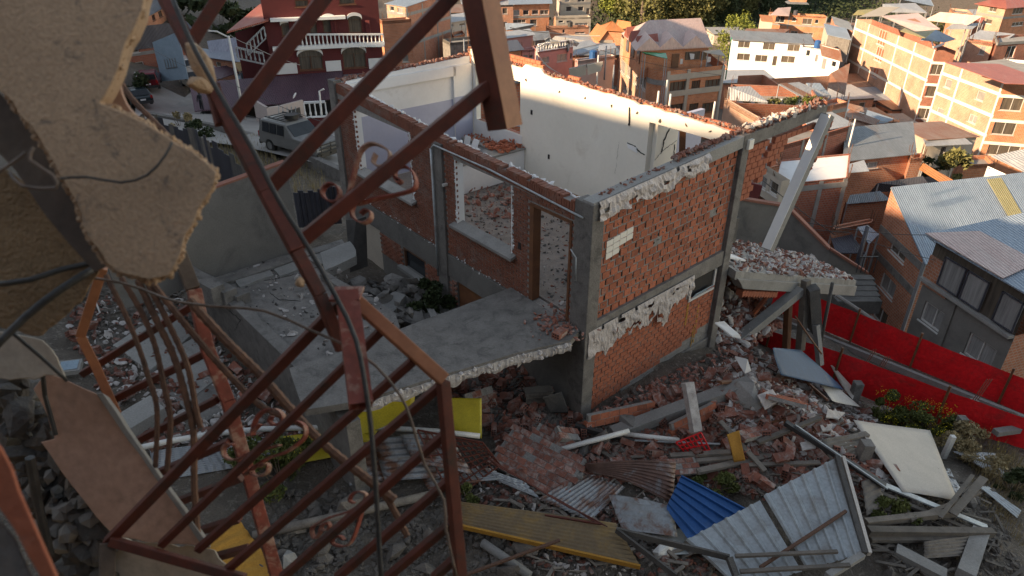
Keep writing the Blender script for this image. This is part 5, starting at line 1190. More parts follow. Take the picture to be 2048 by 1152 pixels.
def house_(label, L, N_, R_, Y, wall='bfar', wall2=None, base=None, winL=(), winR=(), bands=(), colsL=0, colsR=0, roof='flat', rm='zinc', rise=.6, over=.25, glass='glass', frame='frame', name='brick_house', cat='house', group=None, para=.35, conc='concl', glassL=None, lift=0, sill=True, slabm='concl', bt=.18):
    """box house from the seen roof corners: left, near, right (all on one height); Y is the distance of the near corner"""
    n = PY(*N_, Y); z = n.z; l = PZ(*L, z); r = PZ(*R_, z); b = l+r-n
    zb = (min(gz(p.x,p.y) for p in (l,n,r,b))-1.2) if base is None else base
    t = thing(name, label, cat, V((n.x,n.y,zb)), group); ctr = (l+r)/2
    faces = [(n,l,winL,colsL,wall),(n,r,winR,colsR,wall2 or wall),(l,b,(),0,wall),(r,b,(),0,wall2 or wall)]
    for P0,P1,wins,nc,m in faces:
        d = V((P1.x-P0.x,P1.y-P0.y,0)); LL = d.length; d.normalize(); out = (P0+P1)/2-(n+b)/2
        ops = [(max(.05,o[0]),min(LL-.05,o[1]),max(o[2],zb+.1),min(o[3],z-.08)) for o in pxops(wins,P0,d)] if wins else []
        ops = [o for o in ops if o[1]-o[0] > .15 and o[3]-o[2] > .15]
        mb = MB(); Q, LL, d, nn = wallface(mb,P0,P1,z,z,zb,ops,out); mb.build('wall', m, t)
        gl = glassL if (glassL and wins is winL) else glass
        for o in ops: window(t, Q, o, gl, frame, sill=sill)
        if wins or bands or nc:
            for by in bands:
                zz = PW(N_[0],by,P0,d)[1] if P0 is n else None
                if zz is None: continue
                c = MB(); c.prism([Q(-.03,zz-bt,.1),Q(LL+.03,zz-bt,.1),Q(LL+.03,zz+bt,.1),Q(-.03,zz+bt,.1)], Q(0,0,-.035)-Q(0,0,.1)); c.build('floor_band', conc, t)
            if nc:
                for k in range(nc+1):
                    s = lerp(.16, LL-.16, k/nc); 
                    if any(o[0]-.1 < s < o[1]+.1 for o in ops): continue
                    c = MB(); c.prism([Q(s-.15,zb,.1),Q(s+.15,zb,.1),Q(s+.15,z-.02,.1),Q(s-.15,z-.02,.1)], Q(0,0,-.03)-Q(0,0,.1)); c.build('column', conc, t)
    ex = (l-n).normalized(); ey = (r-n).normalized()
    if roof == 'flat':
        mb = MB(); h = para
        mb.prism([n+(ex+ey)*.02-ZU*h, l+(ey-ex)*.02-ZU*h, b-(ex+ey)*.02-ZU*h, r+(ex-ey)*.02-ZU*h], (0,0,.02)); mb.build('roof_slab', slabm, t)
        mb = MB()
        for p,q in ((n,l),(n,r),(l,b),(r,b)):
            mid = ((n+b)/2-(p+q)/2); mid.z = 0; mid = mid.normalized()*.15; c = [p,q,q+mid,p+mid]; mb.prism([v-ZU*h for v in c],(0,0,h+.01))
        mb.build('parapet', wall2 or wall, t)
        mb = MB()
        for q in (n,l,r,b):
            for k in range(3): c = q.lerp((l+r)/2,.03)+V((rnd.uniform(-.12,.12),rnd.uniform(-.12,.12),0)); mb.tube([c,c+V((rnd.uniform(-.1,.1),0,rnd.uniform(.5,1.0)))],.02,4)
        tag(mb.build('starter_bars','rebar',t), kind='stuff')
        if rnd.random() < .45 and (l-r).length > 5:
            c = n.lerp(b,rnd.uniform(.4,.7))-ZU*h; mb = MB(); mb.tube([c,c+ZU*1.1,c+ZU*1.25],[.5,.5,.3],12); mb.build('roof_tank',rnd.choice(['cable','sheetblue','slate']),t)
    elif roof in ('shedL','shedR','shed'):
        up = {'shed':(n,l,b,r,0,0),}
        hN,hL,hB,hR = {'shed':(0,rise,rise,0),'shedR':(0,0,rise,rise),'shedL':(rise,0,0,rise)}[roof]
        o = over; P_ = [n-(ex+ey)*o+ZU*hN, l+(ex-ey)*o+ZU*hL, b+(ex+ey)*o+ZU*hB, r+(ey-ex)*o+ZU*hR]; roofplate(t,[p+ZU*.07 for p in P_],rm)
        mb = MB()
        for a,c,h0,h1 in ((n,l,hN,hL),(l,b,hL,hB),(b,r,hB,hR),(r,n,hR,hN)):
            if max(h0,h1) > 0: mb.quad(*([a,c,c+ZU*h1,a+ZU*h0] if h0 and h1 else ([a,c,c+ZU*h1] if h1 else [a,c,a+ZU*h0])))
        mb.build('gable_wall', wall2 or wall, t)
    elif roof in ('gableL','gableR','hip'):
        if roof == 'gableL': a0,a1,c0,c1 = n,l,r,b      # ridge parallel to the left face
        else: a0,a1,c0,c1 = n,r,l,b
        f0 = (a0+c0)/2+ZU*rise; f1 = (a1+c1)/2+ZU*rise; o = over; dr = (f1-f0); dr.z = 0; dr.normalize(); pr = (c0-a0); pr.normalize()
        k = (a0-c0).length*.5 if roof == 'hip' else 0
        sl_ = rise/((c0-a0).length/2)
        if roof == 'hip':
            f0 = f0+dr*k*.9; f1 = f1-dr*k*.9
            roofplate(t,[a0-pr*o-dr*o,a1-pr*o+dr*o,f1,f0],rm); roofplate(t,[c0+pr*o-dr*o,c1+pr*o+dr*o,f1,f0],rm); roofplate(t,[a0-pr*o-dr*o,c0+pr*o-dr*o,f0],rm); roofplate(t,[a1-pr*o+dr*o,c1+pr*o+dr*o,f1],rm)
        else:
            dz = ZU*(.07); dn = ZU*(-o*sl_)
            roofplate(t,[a0-pr*o-dr*o+dz+dn,a1-pr*o+dr*o+dz+dn,f1+dr*o+dz,f0-dr*o+dz],rm); roofplate(t,[c0+pr*o-dr*o+dz+dn,c1+pr*o+dr*o+dz+dn,f1+dr*o+dz,f0-dr*o+dz],rm)
            mb = MB(); mb.quad(a0,c0,f0); mb.quad(a1,c1,f1); mb.build('gable_wall', wall, t)
    t['_c'] = [tuple(v) for v in (l,n,r,b)]
    return t, l, n, r, b
def roofsheet(pts, Y, m, label, rises=None, name='sheet_shelter', posts=True, cat='shed roof', patches=()):
    """free-standing sheet roof traced corner by corner; first corner at distance Y fixes the height, rises lift the others"""
    p0 = PY(*pts[0], Y); z = p0.z; P_ = [p0]+[PZ(*q, z+(rises[i+1] if rises else 0)) for i,q in enumerate(pts[1:])]
    t = thing(name,label,cat,p0); roofplate(t,P_,m,.05)
    for f in patches:
        u0,u1,v0,v1,pm = f; g = lambda u,v: P_[0].lerp(P_[1],u).lerp(P_[3].lerp(P_[2],u),v)+ZU*.03
        mb = MB(); mb.prism([g(u0,v0),g(u1,v0),g(u1,v1),g(u0,v1)],(0,0,.02)); mb.build('patch',pm,t)
    if posts:
        c = sum(P_,V((0,0,0)))/len(P_)
        for p in P_:
            q = p.lerp(c,.04); mb = MB(); mb.beam(V((q.x,q.y,gz(q.x,q.y)-.5)), q-ZU*.06, .08,.08,up=(0,1,0)); mb.build('post','zinc',t)
    return t, P_
def patch(t, P_, u0,u1,v0,v1,m,lift=.1):
    g = lambda u,v: P_[0].lerp(P_[1],u).lerp(P_[3].lerp(P_[2],u),v)+ZU*lift
    mb = MB(); mb.prism([g(u0,v0),g(u1,v0),g(u1,v1),g(u0,v1)],(0,0,.02)); mb.build('roof_patch',m,t)
# ---- the maroon mansion
P0 = PY(545,143,58.0); Dm = V((.955,.297,0)).normalized(); nm_ = V((Dm.y,-Dm.x,0))
ms = thing('maroon_mansion','dark red mansion with white arches, balustrades and a purple canopy at the upper left','mansion',V((P0.x,P0.y,-19)))
def mq(px,py,k=0): s, z = PW(px,py,P0,Dm); return V((P0.x+Dm.x*s,P0.y+Dm.y*s,z))+nm_*k
LM = PW(768,138,P0,Dm)[0]
arch = [(598,112,646,140,'low'),(686,106,732,136,'low'),(563,50,584,72,'up'),(646,40,672,66,'up'),(697,38,724,66,'up'),(619,44,634,70,'up')]
ops = [(max(.1,o[0]),min(LM-.1,o[1]),o[2],o[3]) for o in pxops([a[:4] for a in arch]+[(590,0,617,14),(678,-14,710,9)],P0,Dm)]
mb = MB(); Pe = P0+Dm*LM; zt = 1.0; Q, LL, d, nn = wallface(mb,P0,V((Pe.x,Pe.y,0)),zt,zt,-21,ops,nm_); mb.build('wall','maroon',ms)
bk = P0-nm_*11; mb = MB(); mb.quad(V((P0.x,P0.y,-21)),V((bk.x,bk.y,-21)),V((bk.x,bk.y,zt)),V((P0.x,P0.y,zt))); e2 = Pe-nm_*11; mb.quad(V((Pe.x,Pe.y,-21)),V((e2.x,e2.y,-21)),V((e2.x,e2.y,zt)),V((Pe.x,Pe.y,zt))); mb.quad(V((bk.x,bk.y,-21)),V((e2.x,e2.y,-21)),V((e2.x,e2.y,zt)),V((bk.x,bk.y,zt))); mb.build('wall','maroon',ms)
mb = MB(); mb.prism([V((P0.x,P0.y,zt)),V((Pe.x,Pe.y,zt)),V((e2.x,e2.y,zt)),V((bk.x,bk.y,zt))],(0,0,.3)); mb.build('roof','redroof',ms)
for i,o in enumerate(ops):
    w = window(ms,Q,o,'glassc','framed',sill=True)
    if i < len(arch):     # white arch band over it
        s0,s1,z0,z1 = o; c = (s0+s1)/2; rw = (s1-s0)/2; hh = .55*rw; mb = MB(); pts = []
        for k in range(13):
            a = math.pi*k/12; pts.append((c-rw*1.08*math.cos(a), z1-.02+hh*math.sin(a)))
        for k in range(12):
            (x0,a0),(x1,a1) = pts[k],pts[k+1]; mb.prism([Q(x0,a0-.02),Q(x1,a1-.02),Q(x1,a1+.22),Q(x0,a0+.22)],nm_*.12)
        mb.build('arch_band','white',w)
        mb = MB()
        for k in range(12):
            (x0,a0),(x1,a1) = pts[k],pts[k+1]; mb.prism([Q(x0,z1-.03),Q(x1,z1-.03),Q(x1,a1),Q(x0,a0)],nm_*.02)
        mb.build('arch_pane','glassc',w)
def mband(y0,y1,x0,x1,k,m,name='floor_band'):
    a,b,c,e_ = mq(x0,y0),mq(x1,y0),mq(x1,y1),mq(x0,y1); mb = MB(); z1_, z0_ = a.z, e_.z; mb.prism([V((a.x,a.y,z0_)),V((b.x,b.y,z0_)),V((b.x,b.y,z1_)),V((a.x,a.y,z1_))],nm_*k); return mb.build(name,m,ms)
mband(36,42,540,690,.7,'white'); mband(93,101,545,768,.5,'white','balcony_slab')
so = [(a[0]-.2,a[1]+.2) for a in ops[:2]]
for a0,a1 in ((0,so[0][0]),(so[0][1],so[1][0]),(so[1][1],LM)):
    zA, zB = mq(620,124).z, mq(620,145).z; mb = MB(); mb.prism([Q(a0,zB),Q(a1,zB),Q(a1,zA),Q(a0,zA)],nm_*.05); mb.build('white_dado','white',ms)
def balustrade(parent, A_, B_, h=.85, sp=.32, m='white'):
    mb = MB(); mb.beam(A_+ZU*h,B_+ZU*h,.2,.14); mb.build('rail',m,parent); mb = MB(); mb.beam(A_+ZU*.05,B_+ZU*.05,.18,.1); mb.build('base_rail',m,parent)
    n_ = int((B_-A_).length/sp); mb = MB()
    for k in range(n_+1):
        p = A_.lerp(B_,k/max(1,n_)); mb.tube([p+ZU*.1,p+ZU*.3,p+ZU*.5,p+ZU*(h-.05)],[.05,.09,.05,.06],6)
    return tag(mb.build('balusters',m,parent), kind='stuff')
balustrade(ms, mq(606,93,.4), mq(767,92,.4), h=1.0)
for x in (590,618,672,740):
    a = mq(x,40,.05); b = mq(x,94,.05); mb = MB(); mb.beam(V((b.x,b.y,b.z)),V((b.x,b.y,a.z)),.35,.35,up=(0,1,0)); mb.build('pilaster','maroon',ms)
# sloping purple canopy over the dark ground floor
zc = mq(620,146).z; zl_ = zc-1.25
mb = MB(); a = Q(-6.5,zc-.2); b = Q(LM*.62,zc); mb.prism([a,b,Q(LM*.55,zl_)+nm_*4.2,Q(-6.0,zl_-.2)+nm_*4.2],(0,0,-.08)); mb.build('canopy','purple',ms)
mb = MB(); mb.prism([Q(LM*.62,zc-.3),Q(LM+.2,zc-.3),Q(LM+.2,zc-.7)+nm_*3.6,Q(LM*.58,zc-.7)+nm_*3.6],(0,0,-.06)); mb.build('canopy','zincgrey',ms)
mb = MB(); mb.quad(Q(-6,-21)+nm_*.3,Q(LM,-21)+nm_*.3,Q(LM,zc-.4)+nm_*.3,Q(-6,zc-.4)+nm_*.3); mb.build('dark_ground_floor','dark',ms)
# side wing with stair and tiled roof
rv = [PY(456,66,57),PY(535,38,57.5),PY(545,-6,64),PY(560,8,66)]
mb = MB(); mb.prism([PY(453,64,56),PY(536,40,57.5),PY(566,6,66),PY(520,8,64)],(0,0,-.12)); mb.build('side_roof','redroof',ms)
mb = MB(); a, b = PY(470,66,60), PY(545,40,60); mb.quad(V((a.x,a.y,-21)),V((b.x,b.y,-21)),V((b.x,b.y,b.z)),V((a.x,a.y,a.z))); mb.build('side_wall','maroon',ms)
for (x0,y0,x1,y1) in ((476,118,530,130),(497,112,532,78)):
    balustrade(ms, PY(x0,y0,57.2), PY(x1,y1,57.4), h=.9, sp=.35, m='zinc')
# pink boundary wall with steps, and low white balustrade
def lowwall(label, pts, ztop, hh, m, th=.2, name='boundary_wall'):
    P_ = [PZ(x,y,ztop) for x,y in pts]; t = thing(name,label,'wall',P_[0]-ZU*hh)
    for a,b in zip(P_,P_[1:]):
        d = (b-a).normalized(); n_ = V((-d.y,d.x,0)); mb = MB(); mb.prism([a-ZU*hh,b-ZU*hh,b+n_*th-ZU*hh,a+n_*th-ZU*hh],(0,0,hh)); mb.build('panel',m,t)
    return t, P_
zw = PY(560,210,50).z
t_, P_ = lowwall('pale pink rendered boundary wall in front of the mansion',[(506,200),(533,216),(560,212),(606,200)],zw,2.6,'rosy')
mb = MB(); mb.rock(P_[3]+V((-.6,0,.3)),.16,rnd,(.6,.6,1.8)); tag(mb.build('flag','white',None,loc=P_[3]),'small crumpled white and orange flag on the pink wall','flag')
t_, P_ = lowwall('low maroon garden wall carrying a white balustrade beside the house corner',[(612,236),(654,234)],PY(630,236,49).z,2.0,'maroon'); balustrade(t_, P_[0], P_[1], h=1.1, sp=.3)
mb = MB(); a = PY(648,178,48); b = PY(652,230,47.5); mb.tube([a,a+V((-.35,0,-.15)),V((b.x-.3,b.y,b.z))],.07,8); tag(mb.build('gutter_pipe','pvc',None,loc=a),'white curved pipe end hanging left of the house corner','pipe')
# ---- cluster at the upper left
house_('orange house with arched windows at the top left behind the long stile',(262,42),(297,33),(350,4),92,'borange','borange',winL=[(266,46,274,60),(278,42,292,56)],winR=[(304,27,311,42),(317,20,325,35),(309,56,317,69),(322,52,330,65)],roof='shed',rm='slate',rise=1.2,frame='framed')
house_('brick house with a dark slate roof next to the hanging slab',(215,95),(245,92),(372,76),74,'bred','bred',winR=[(257,88,277,106),(262,124,290,148)],roof='gableR',rm='slate',rise=1.6,bands=[112],glass='glassc')
house_('small brick house with a dark roof left of the blue shed',(290,80),(318,84),(388,62),84,'bred','bfar',roof='gableR',rm='slate',rise=1.0)
t,l,n,r,b = house_('shed with a pale blue sheet roof left of the mansion stair',(392,104),(396,112),(478,124),66,'bred','bfar',winR=[(412,122,424,132),(432,124,442,134)],roof='shed',rm='zincblue',rise=.3,over=.4,base=None)
roofsheet([(430,150),(480,142),(478,74),(414,82)],64,'zincblue','wide pale blue roof between the stile and the street lamp',[0,.1,2.6,2.4])
roofsheet([(432,160),(486,142),(474,128),(420,136)],60,'purple','purple garage roof with a yellow edge near the street lamp',[0,0,.4,.4])
roofsheet([(478,142),(545,126),(560,108),(468,126)],60,'yellowroof','mustard yellow sheet roof below the mansion stair',[0,0,.5,.5])
house_('pale garage front with blue doors under the mustard roof',(470,150),(480,152),(545,132),60.5,'paleblue','paleblue',roof='none')
gt = thing('sheet_gate','pale blue sheet metal gate with barred window panels beside the parked vans','gate',PY(322,160,72))
a, b = PY(324,163,71), PY(376,158,69); mb = MB(); h0, h1 = 3.8, 4.4; mb.prism([a,b,b+ZU*h1,a+ZU*h0],(.05,.1,0)); mb.build('sheet','paleblue',gt)
for k in range(5): p = a.lerp(b,.3+.1*k)+ZU*1.2+V((0,-.06,0)); mb = MB(); mb.beam(p,p+ZU*.9,.05,.05,up=(0,1,0)); mb.build('bar','concl',gt)
mb = MB(); mb.beam(a.lerp(b,.28)+ZU*1.2+V((0,-.06,0)),a.lerp(b,.72)+ZU*1.25+V((0,-.06,0)),.05,.05); mb.build('bar','concl',gt)
house_('large pale render building on the slope at the very top left',(380,30),(458,14),(520,2),150,'palestone','palestone',winR=[(480,-4,500,4)],roof='flat',base=-30,name='pale_building')
house_('pale block with a flat roof at the top edge left of the mansion',(330,6),(352,10),(440,-18),190,'palestone','palestone',roof='flat',name='pale_building')
# concrete street and pavement
def sheet_ground(name, pts, m, lift=.06, n=10):
    mb = MB(); c = [G(x,y,0) for x,y in pts]
    for j in range(n+1):
        for i in range(n+1):
            p = c[0].lerp(c[1],i/n).lerp(c[3].lerp(c[2],i/n),j/n); mb.v.append(V((p.x,p.y,gz(p.x,p.y)+.28+lift)))
    mb.f = [(j*(n+1)+i,j*(n+1)+i+1,(j+1)*(n+1)+i+1,(j+1)*(n+1)+i) for j in range(n) for i in range(n)]
    return tag(mb.build(name,m,smooth=True), kind='structure')
sheet_ground('street',[(230,262),(690,352),(720,250),(270,150)],'street')
sheet_ground('pavement',[(345,222),(420,228),(420,196),(385,190)],'concl',.10)
mb = MB()
for a,b in (((300,240),(420,262)),((420,262),(560,300)),((560,300),(690,362))):
    p, q = G(*a), G(*b); mb.beam(p+ZU*.1,q+ZU*.1,.35,.9)
tag(mb.build('retaining_kerb','conc'), kind='structure')
# ---- vehicles
def car(name, label, p, yaw, paintm, kind='hatch', L_=4.3, W_=1.75, Hh=1.5, cat='car', rack=False):
    t = thing(name,label,cat,p); t.rotation_euler = (0,0,yaw)
    hl, hw = L_/2, W_/2
    if kind == 'van': prof = [(-hl,.35),(-hl,.95),(-hl+.03,Hh*.93),(-hl+.25,Hh),(hl-1.5,Hh),(hl-.75,1.05),(hl-.12,.85),(hl,.6),(hl,.35)]
    elif kind == 'suv': prof = [(-hl,.4),(-hl,1.0),(-hl+.12,Hh*.95),(-hl+.3,Hh),(hl-2.35,Hh),(hl-1.7,1.1),(hl-.1,1.0),(hl,.8),(hl,.4)]
    else: prof = [(-hl,.35),(-hl,.85),(-hl+.35,.98),(-hl+.75,Hh*.97),(-hl+1.1,Hh),(hl-1.9,Hh*.98),(hl-1.15,.98),(hl-.15,.78),(hl,.6),(hl,.35)]
    mb = MB(); n_ = len(prof); vs = []
    for sy in (-1,-.86,.86,1):
        for x,z in prof:
            top = max(0,(z-.95)/(Hh-.95)); w = hw*(1-.16*top) if abs(sy) == 1 else hw*(abs(sy))*(1-.14*top); zz = z if abs(sy) == 1 and False else (z-(.05 if abs(sy)==1 and z > .9 else 0)); vs.append((x*(.985 if abs(sy)==1 else 1), math.copysign(w,sy), zz))
    fs = []
    for k in range(3):
        for i in range(n_): fs.append((k*n_+i, k*n_+(i+1)%n_, (k+1)*n_+(i+1)%n_, (k+1)*n_+i))
    fs += [tuple(range(n_))[::-1], tuple(3*n_+i for i in range(n_))]
    mb.add(vs,fs); o = mb.build('body',paintm,None,smooth=False,bevel=.05); o.parent = t
    def prt(nm,m,boxes):
        mb = MB(); [mb.prism(b[0],b[1]) for b in boxes]; o = mb.build(nm,m); o.parent = t; return o
    zt, zb_ = Hh-.12, (1.05 if kind != 'hatch' else .98)
    fx = {'van':(hl-1.45,hl-.85),'suv':(hl-2.32,hl-1.76),'hatch':(hl-1.8,hl-1.2)}[kind]; rx = {'van':-hl+.05,'suv':-hl+.2,'hatch':-hl+.65}[kind]
    nwin = 3 if kind != 'hatch' else 2
    for sy in (-1,1):
        y0 = sy*hw*.995
        for k in range(nwin):
            a = lerp(rx+.15,fx[0]-.02,k/nwin)+.05; b = lerp(rx+.15,fx[0]-.02,(k+1)/nwin)-.05
            prt('side_window','glass',[([(a,y0,zb_),(b,y0,zb_),(b,sy*hw*.88,zt),(a,sy*hw*.88,zt)],(0,sy*.015,0))])
    wx = fx
    prt('windscreen','glass',[([(wx[0]+.1,-hw*.8,zt+.02),(wx[0]+.1,hw*.8,zt+.02),(wx[1]+.1,hw*.84,zb_+.03),(wx[1]+.1,-hw*.84,zb_+.03)],(.02,0,.02))])
    rb = {'van':(-hl+.0,-hl-.02),'suv':(-hl+.05,-hl-.02),'hatch':(-hl+.62,-hl+.3)}[kind]
    prt('rear_window','glass',[([(rb[0]-.02,-hw*.75,zt),(rb[0]-.02,hw*.75,zt),(rb[1]-.02,hw*.8,zb_+.03),(rb[1]-.02,-hw*.8,zb_+.03)],(-.02,0,.01))])
    for sy in (-1,1):
        prt('headlight','light',[([(hl-.05,sy*hw*.55,.62),(hl-.05,sy*hw*.9,.62),(hl-.05,sy*hw*.9,.78),(hl-.05,sy*hw*.55,.78)],(.08,0,0))])
        prt('tail_light','tail',[([(-hl+.05,sy*hw*.75,.7),(-hl+.05,sy*hw*.96,.7),(-hl+.05,sy*hw*.96,.98),(-hl+.05,sy*hw*.75,.98)],(-.09,0,0))])
    prt('bumper','cable' if kind != 'van' else 'car_silver',[([(hl-.02,-hw*.95,.3),(hl-.02,hw*.95,.3),(hl-.02,hw*.95,.52),(hl-.02,-hw*.95,.52)],(.1,0,0))]); prt('bumper','cable',[([(-hl+.02,-hw*.95,.3),(-hl+.02,hw*.95,.3),(-hl+.02,hw*.95,.52),(-hl+.02,-hw*.95,.52)],(-.1,0,0))])
    prt('number_plate','white',[([(-hl-.09,-.22,.6),(-hl-.09,.22,.6),(-hl-.09,.22,.74),(-hl-.09,-.22,.74)],(-.02,0,0))])
    for sx in (-1,1):
        for sy in (-1,1):
            mb = MB(); c = V((sx*(hl-.85),sy*(hw-.1),.34)); mb.tube([c-V((0,.11,0)),c+V((0,.11,0))],.34,18); w = mb.build('wheel','tyre'); w.parent = t
            mb = MB(); mb.tube([c+V((0,sy*.1,0)),c+V((0,sy*.125,0))],.2,12); r_ = mb.build('rim','car_silver'); r_.parent = w
    if rack:
        mb = MB()
        for sy in (-.8,.8): mb.beam((-hl+.4,sy*hw*.8,Hh+.08),(hl-2.5,sy*hw*.8,Hh+.08),.06,.05)
        for k in range(5): x = lerp(-hl+.5,hl-2.6,k/4); mb.beam((x,-hw*.64,Hh+.06),(x,hw*.64,Hh+.06),.05,.04)
        o = mb.build('roof_rack','cable'); o.parent = t
        mb = MB(); mb.tube([V((-.4,0,Hh+.1)),V((-.4,0,Hh+.3))],.36,16); o = mb.build('spare_wheel','tyre'); o.parent = t
        mb = MB()
        for k in range(3): mb.beam((hl+.14,-hw*.85,.55+k*.2),(hl+.14,hw*.85,.55+k*.2),.05,.05)
        for sy in (-.7,0,.7): mb.beam((hl+.12,sy*hw,.4),(hl+.12,sy*hw,1.0),.05,.05,up=(0,1,0))
        o = mb.build('bull_bar','cable'); o.parent = t
    return t
def onst(px,py): p = G(px,py); return V((p.x,p.y,gz(p.x,p.y)+.36))
car('suv','grey off-road car with roof rack, spare wheel and bull bar on the street',onst(606,318),-.62,'car_silver','suv',4.5,1.75,1.65,rack=True)
car('red_car','dark red car parked nose away beside the brick house',onst(305,180),1.95,'car_red','suv',4.4,1.8,1.65)
car('dark_car','dark green hatchback parked just behind the notch of the hanging slab',onst(280,213),2.25,'car_dark','hatch',4.2,1.75,1.45)
car('minivan','beige minivan facing the street beside the blue gate',onst(392,183),-.9,'car_beige','van',4.6,1.75,1.9,cat='van')
car('minivan','white minivan standing behind the beige one',onst(383,165)+V((-1,1.5,0)),-.9,'car_white','van',4.5,1.75,1.9,cat='van')
car('suv','small white estate car parked before the white two-storey house',V((*PY(1545,150,122).xy,gz(*PY(1545,150,122).xy)+.1)),.1,'car_white','suv',4.4,1.75,1.6)
# ---- people (continuous skinned figures)
def person(label, p, yaw, arm, top='cloth_dark', hgt_=1.75, carry=None):
    t = thing('person',label,'person',p); t.rotation_euler = (0,0,yaw); s = hgt_/1.75
    J = {'pel':(0,0,.95,.135),'bel':(0,.0,1.1,.14),'che':(0,-.01,1.3,.165),'nek':(0,0,1.46,.055),'hd0':(0,-.01,1.56,.075),'hd1':(0,-.02,1.66,.095),'hd2':(0,-.01,1.74,.06)}
    for sx,k in ((-1,'l'),(1,'r')):
        J[k+'sh'] = (sx*.19,0,1.40,.065); a_ = arm if sx > 0 else .1
        J[k+'el'] = (sx*.26,-.05-a_*.1,1.13,.045); J[k+'wr'] = (sx*(.24-.1*a_),-.08-a_*.28,.92+a_*.22,.032); J[k+'ha'] = (sx*(.24-.14*a_),-.10-a_*.36,.84+a_*.3,.035)
        J[k+'hip'] = (sx*.10,0,.88,.10); J[k+'kn'] = (sx*.12,-.03,.48,.065); J[k+'an'] = (sx*.13,.02,.08,.045); J[k+'to'] = (sx*.14,-.17,.04,.04)
    names = list(J); E = [('pel','bel'),('bel','che'),('che','nek'),('nek','hd0'),('hd0','hd1'),('hd1','hd2')]
    for k in 'lr': E += [('che',k+'sh'),(k+'sh',k+'el'),(k+'el',k+'wr'),(k+'wr',k+'ha'),('pel',k+'hip'),(k+'hip',k+'kn'),(k+'kn',k+'an'),(k+'an',k+'to')]
    me = bpy.data.meshes.new('body'); me.from_pydata([(J[n_][0]*s,J[n_][1]*s,J[n_][2]*s) for n_ in names],[(names.index(a),names.index(b)) for a,b in E],[])
    me.materials.append(M[top]); o = bpy.data.objects.new('body',me); COL.objects.link(o); o.parent = t
    o.modifiers.new('skin','SKIN'); 
    for i,n_ in enumerate(names): me.skin_vertices[0].data[i].radius = (J[n_][3]*s,J[n_][3]*s*(.75 if n_ in('bel','che','pel') else 1))
    me.skin_vertices[0].data[0].use_root = True; o.modifiers.new('sub','SUBSURF').levels = 1; o.modifiers['sub'].render_levels = 2
    mb = MB(); mb.rock((0,-.035*s,1.66*s),.105*s,rnd,(.8,.8,1.05),.03); f = mb.build('face','skin',None,smooth=True); f.parent = t
    mb = MB(); mb.rock((0,.0,1.72*s),.115*s,rnd,(.9,1,.8),.06); f = mb.build('hair','tyre',None,smooth=True); f.parent = t
    if carry: mb = MB(); mb.box((.3,-.1,.75),(.16,0,0),(0,.08,0),(0,0,.13)); f = mb.build('handbag','tyre',None,bevel=.02); return t
    return t
p = onst(409,236)-V((0,0,.02)); person('person in dark clothes standing on the pavement near the beige minivan, one arm bent',p,-.5,1)
p = onst(470,226)-V((0,0,.02)); person('second person in dark clothes half hidden behind the street lamp pole',p,.4,.2)
mb = MB(); q = onst(421,224); mb.box(q+V((0,0,.18)),(.22,0,0),(0,.1,0),(0,0,.16)); tag(mb.build('bag','tyre',None,loc=q,bevel=.03),'small black bag on the pavement right of the standing person','bag')
# ---- street lamps, poles
def pole(label, px, py, ytop, r=.09, m='pvc', arm=None, name='street_lamp', cat='street lamp', Y=None):
    b = PY(px,py,Y) if Y else G(px,py); rt = ray(px,ytop); top = b.y*rt.z/rt.y; t = thing(name,label,cat,V((b.x,b.y,gz(b.x,b.y) if not Y else b.z)))
    mb = MB(); mb.tube([V((b.x,b.y,b.z-.5)),V((b.x,b.y,lerp(b.z,top,.5))),V((b.x,b.y,top))],[r*1.15,r,r*.8],10); mb.build('pole',m,t,smooth=True)
    if arm:
        mb = MB(); e_ = V((b.x+arm,b.y,top+.35)); mb.tube([V((b.x,b.y,top-.1)),V((b.x+arm*.5,b.y,top+.3)),e_],.06,8); mb.build('arm',m,t)
        mb = MB(); mb.box(e_+V((arm*.12,0,0)),(.35,0,0),(0,.14,0),(0,0,.07)); mb.build('lamp_head','concl',t)
    return t, V((b.x,b.y,top))
lampT = pole('white street lamp leaning over the street in front of the mansion stair',491,248,72,.10,'pvc',-1.5)[1]
pole('street lamp above the pink houses',1073,160,93,.09,'zinc',1.4,Y=62)
pole('white steel pole right of the pink houses',1192,190,110,.07,'pvc',name='steel_pole',cat='pole',Y=60)
pole('tall white pole among the blue roofed stalls',1209,150,92,.08,'zinc',name='steel_pole',cat='pole',Y=75)
pole('grey mast beside the brick building behind the mansion',930,150,78,.08,'zinc',name='steel_pole',cat='pole',Y=80)
pole('utility pole in front of the brick gable house at the right',1697,590,452,.13,'slate',name='utility_pole',cat='pole',Y=34)
pole('thin white pole rising beside the white slab roof',1688,330,238,.07,'pvc',name='steel_pole',cat='pole',Y=52)
pole('white leaning pole against the big pale block',1683,262,200,.08,'pvc',name='steel_pole',cat='pole',Y=70)
pole('grey pole left of the curved orange corner',1224,190,130,.07,'zinc',name='steel_pole',cat='pole',Y=60)
pole('flag pole right of the terrace house',1452,150,75,.06,'green',name='steel_pole',cat='pole',Y=79)
for i,(x,y0,y1,Y) in enumerate([(1314,216,182,30),(1338,218,188,30),(1427,225,203,32),(1330,205,160,55)]):
    pole(['short white pipe post standing behind the cream wall','second white pipe post, leaning pair behind the cream wall','single white post near the end of the cream wall','white pole before the side of the curved corner house'][i],x,y0,y1,.05 if Y<50 else .09,'pvc',name='pipe_post',cat='post',Y=Y)
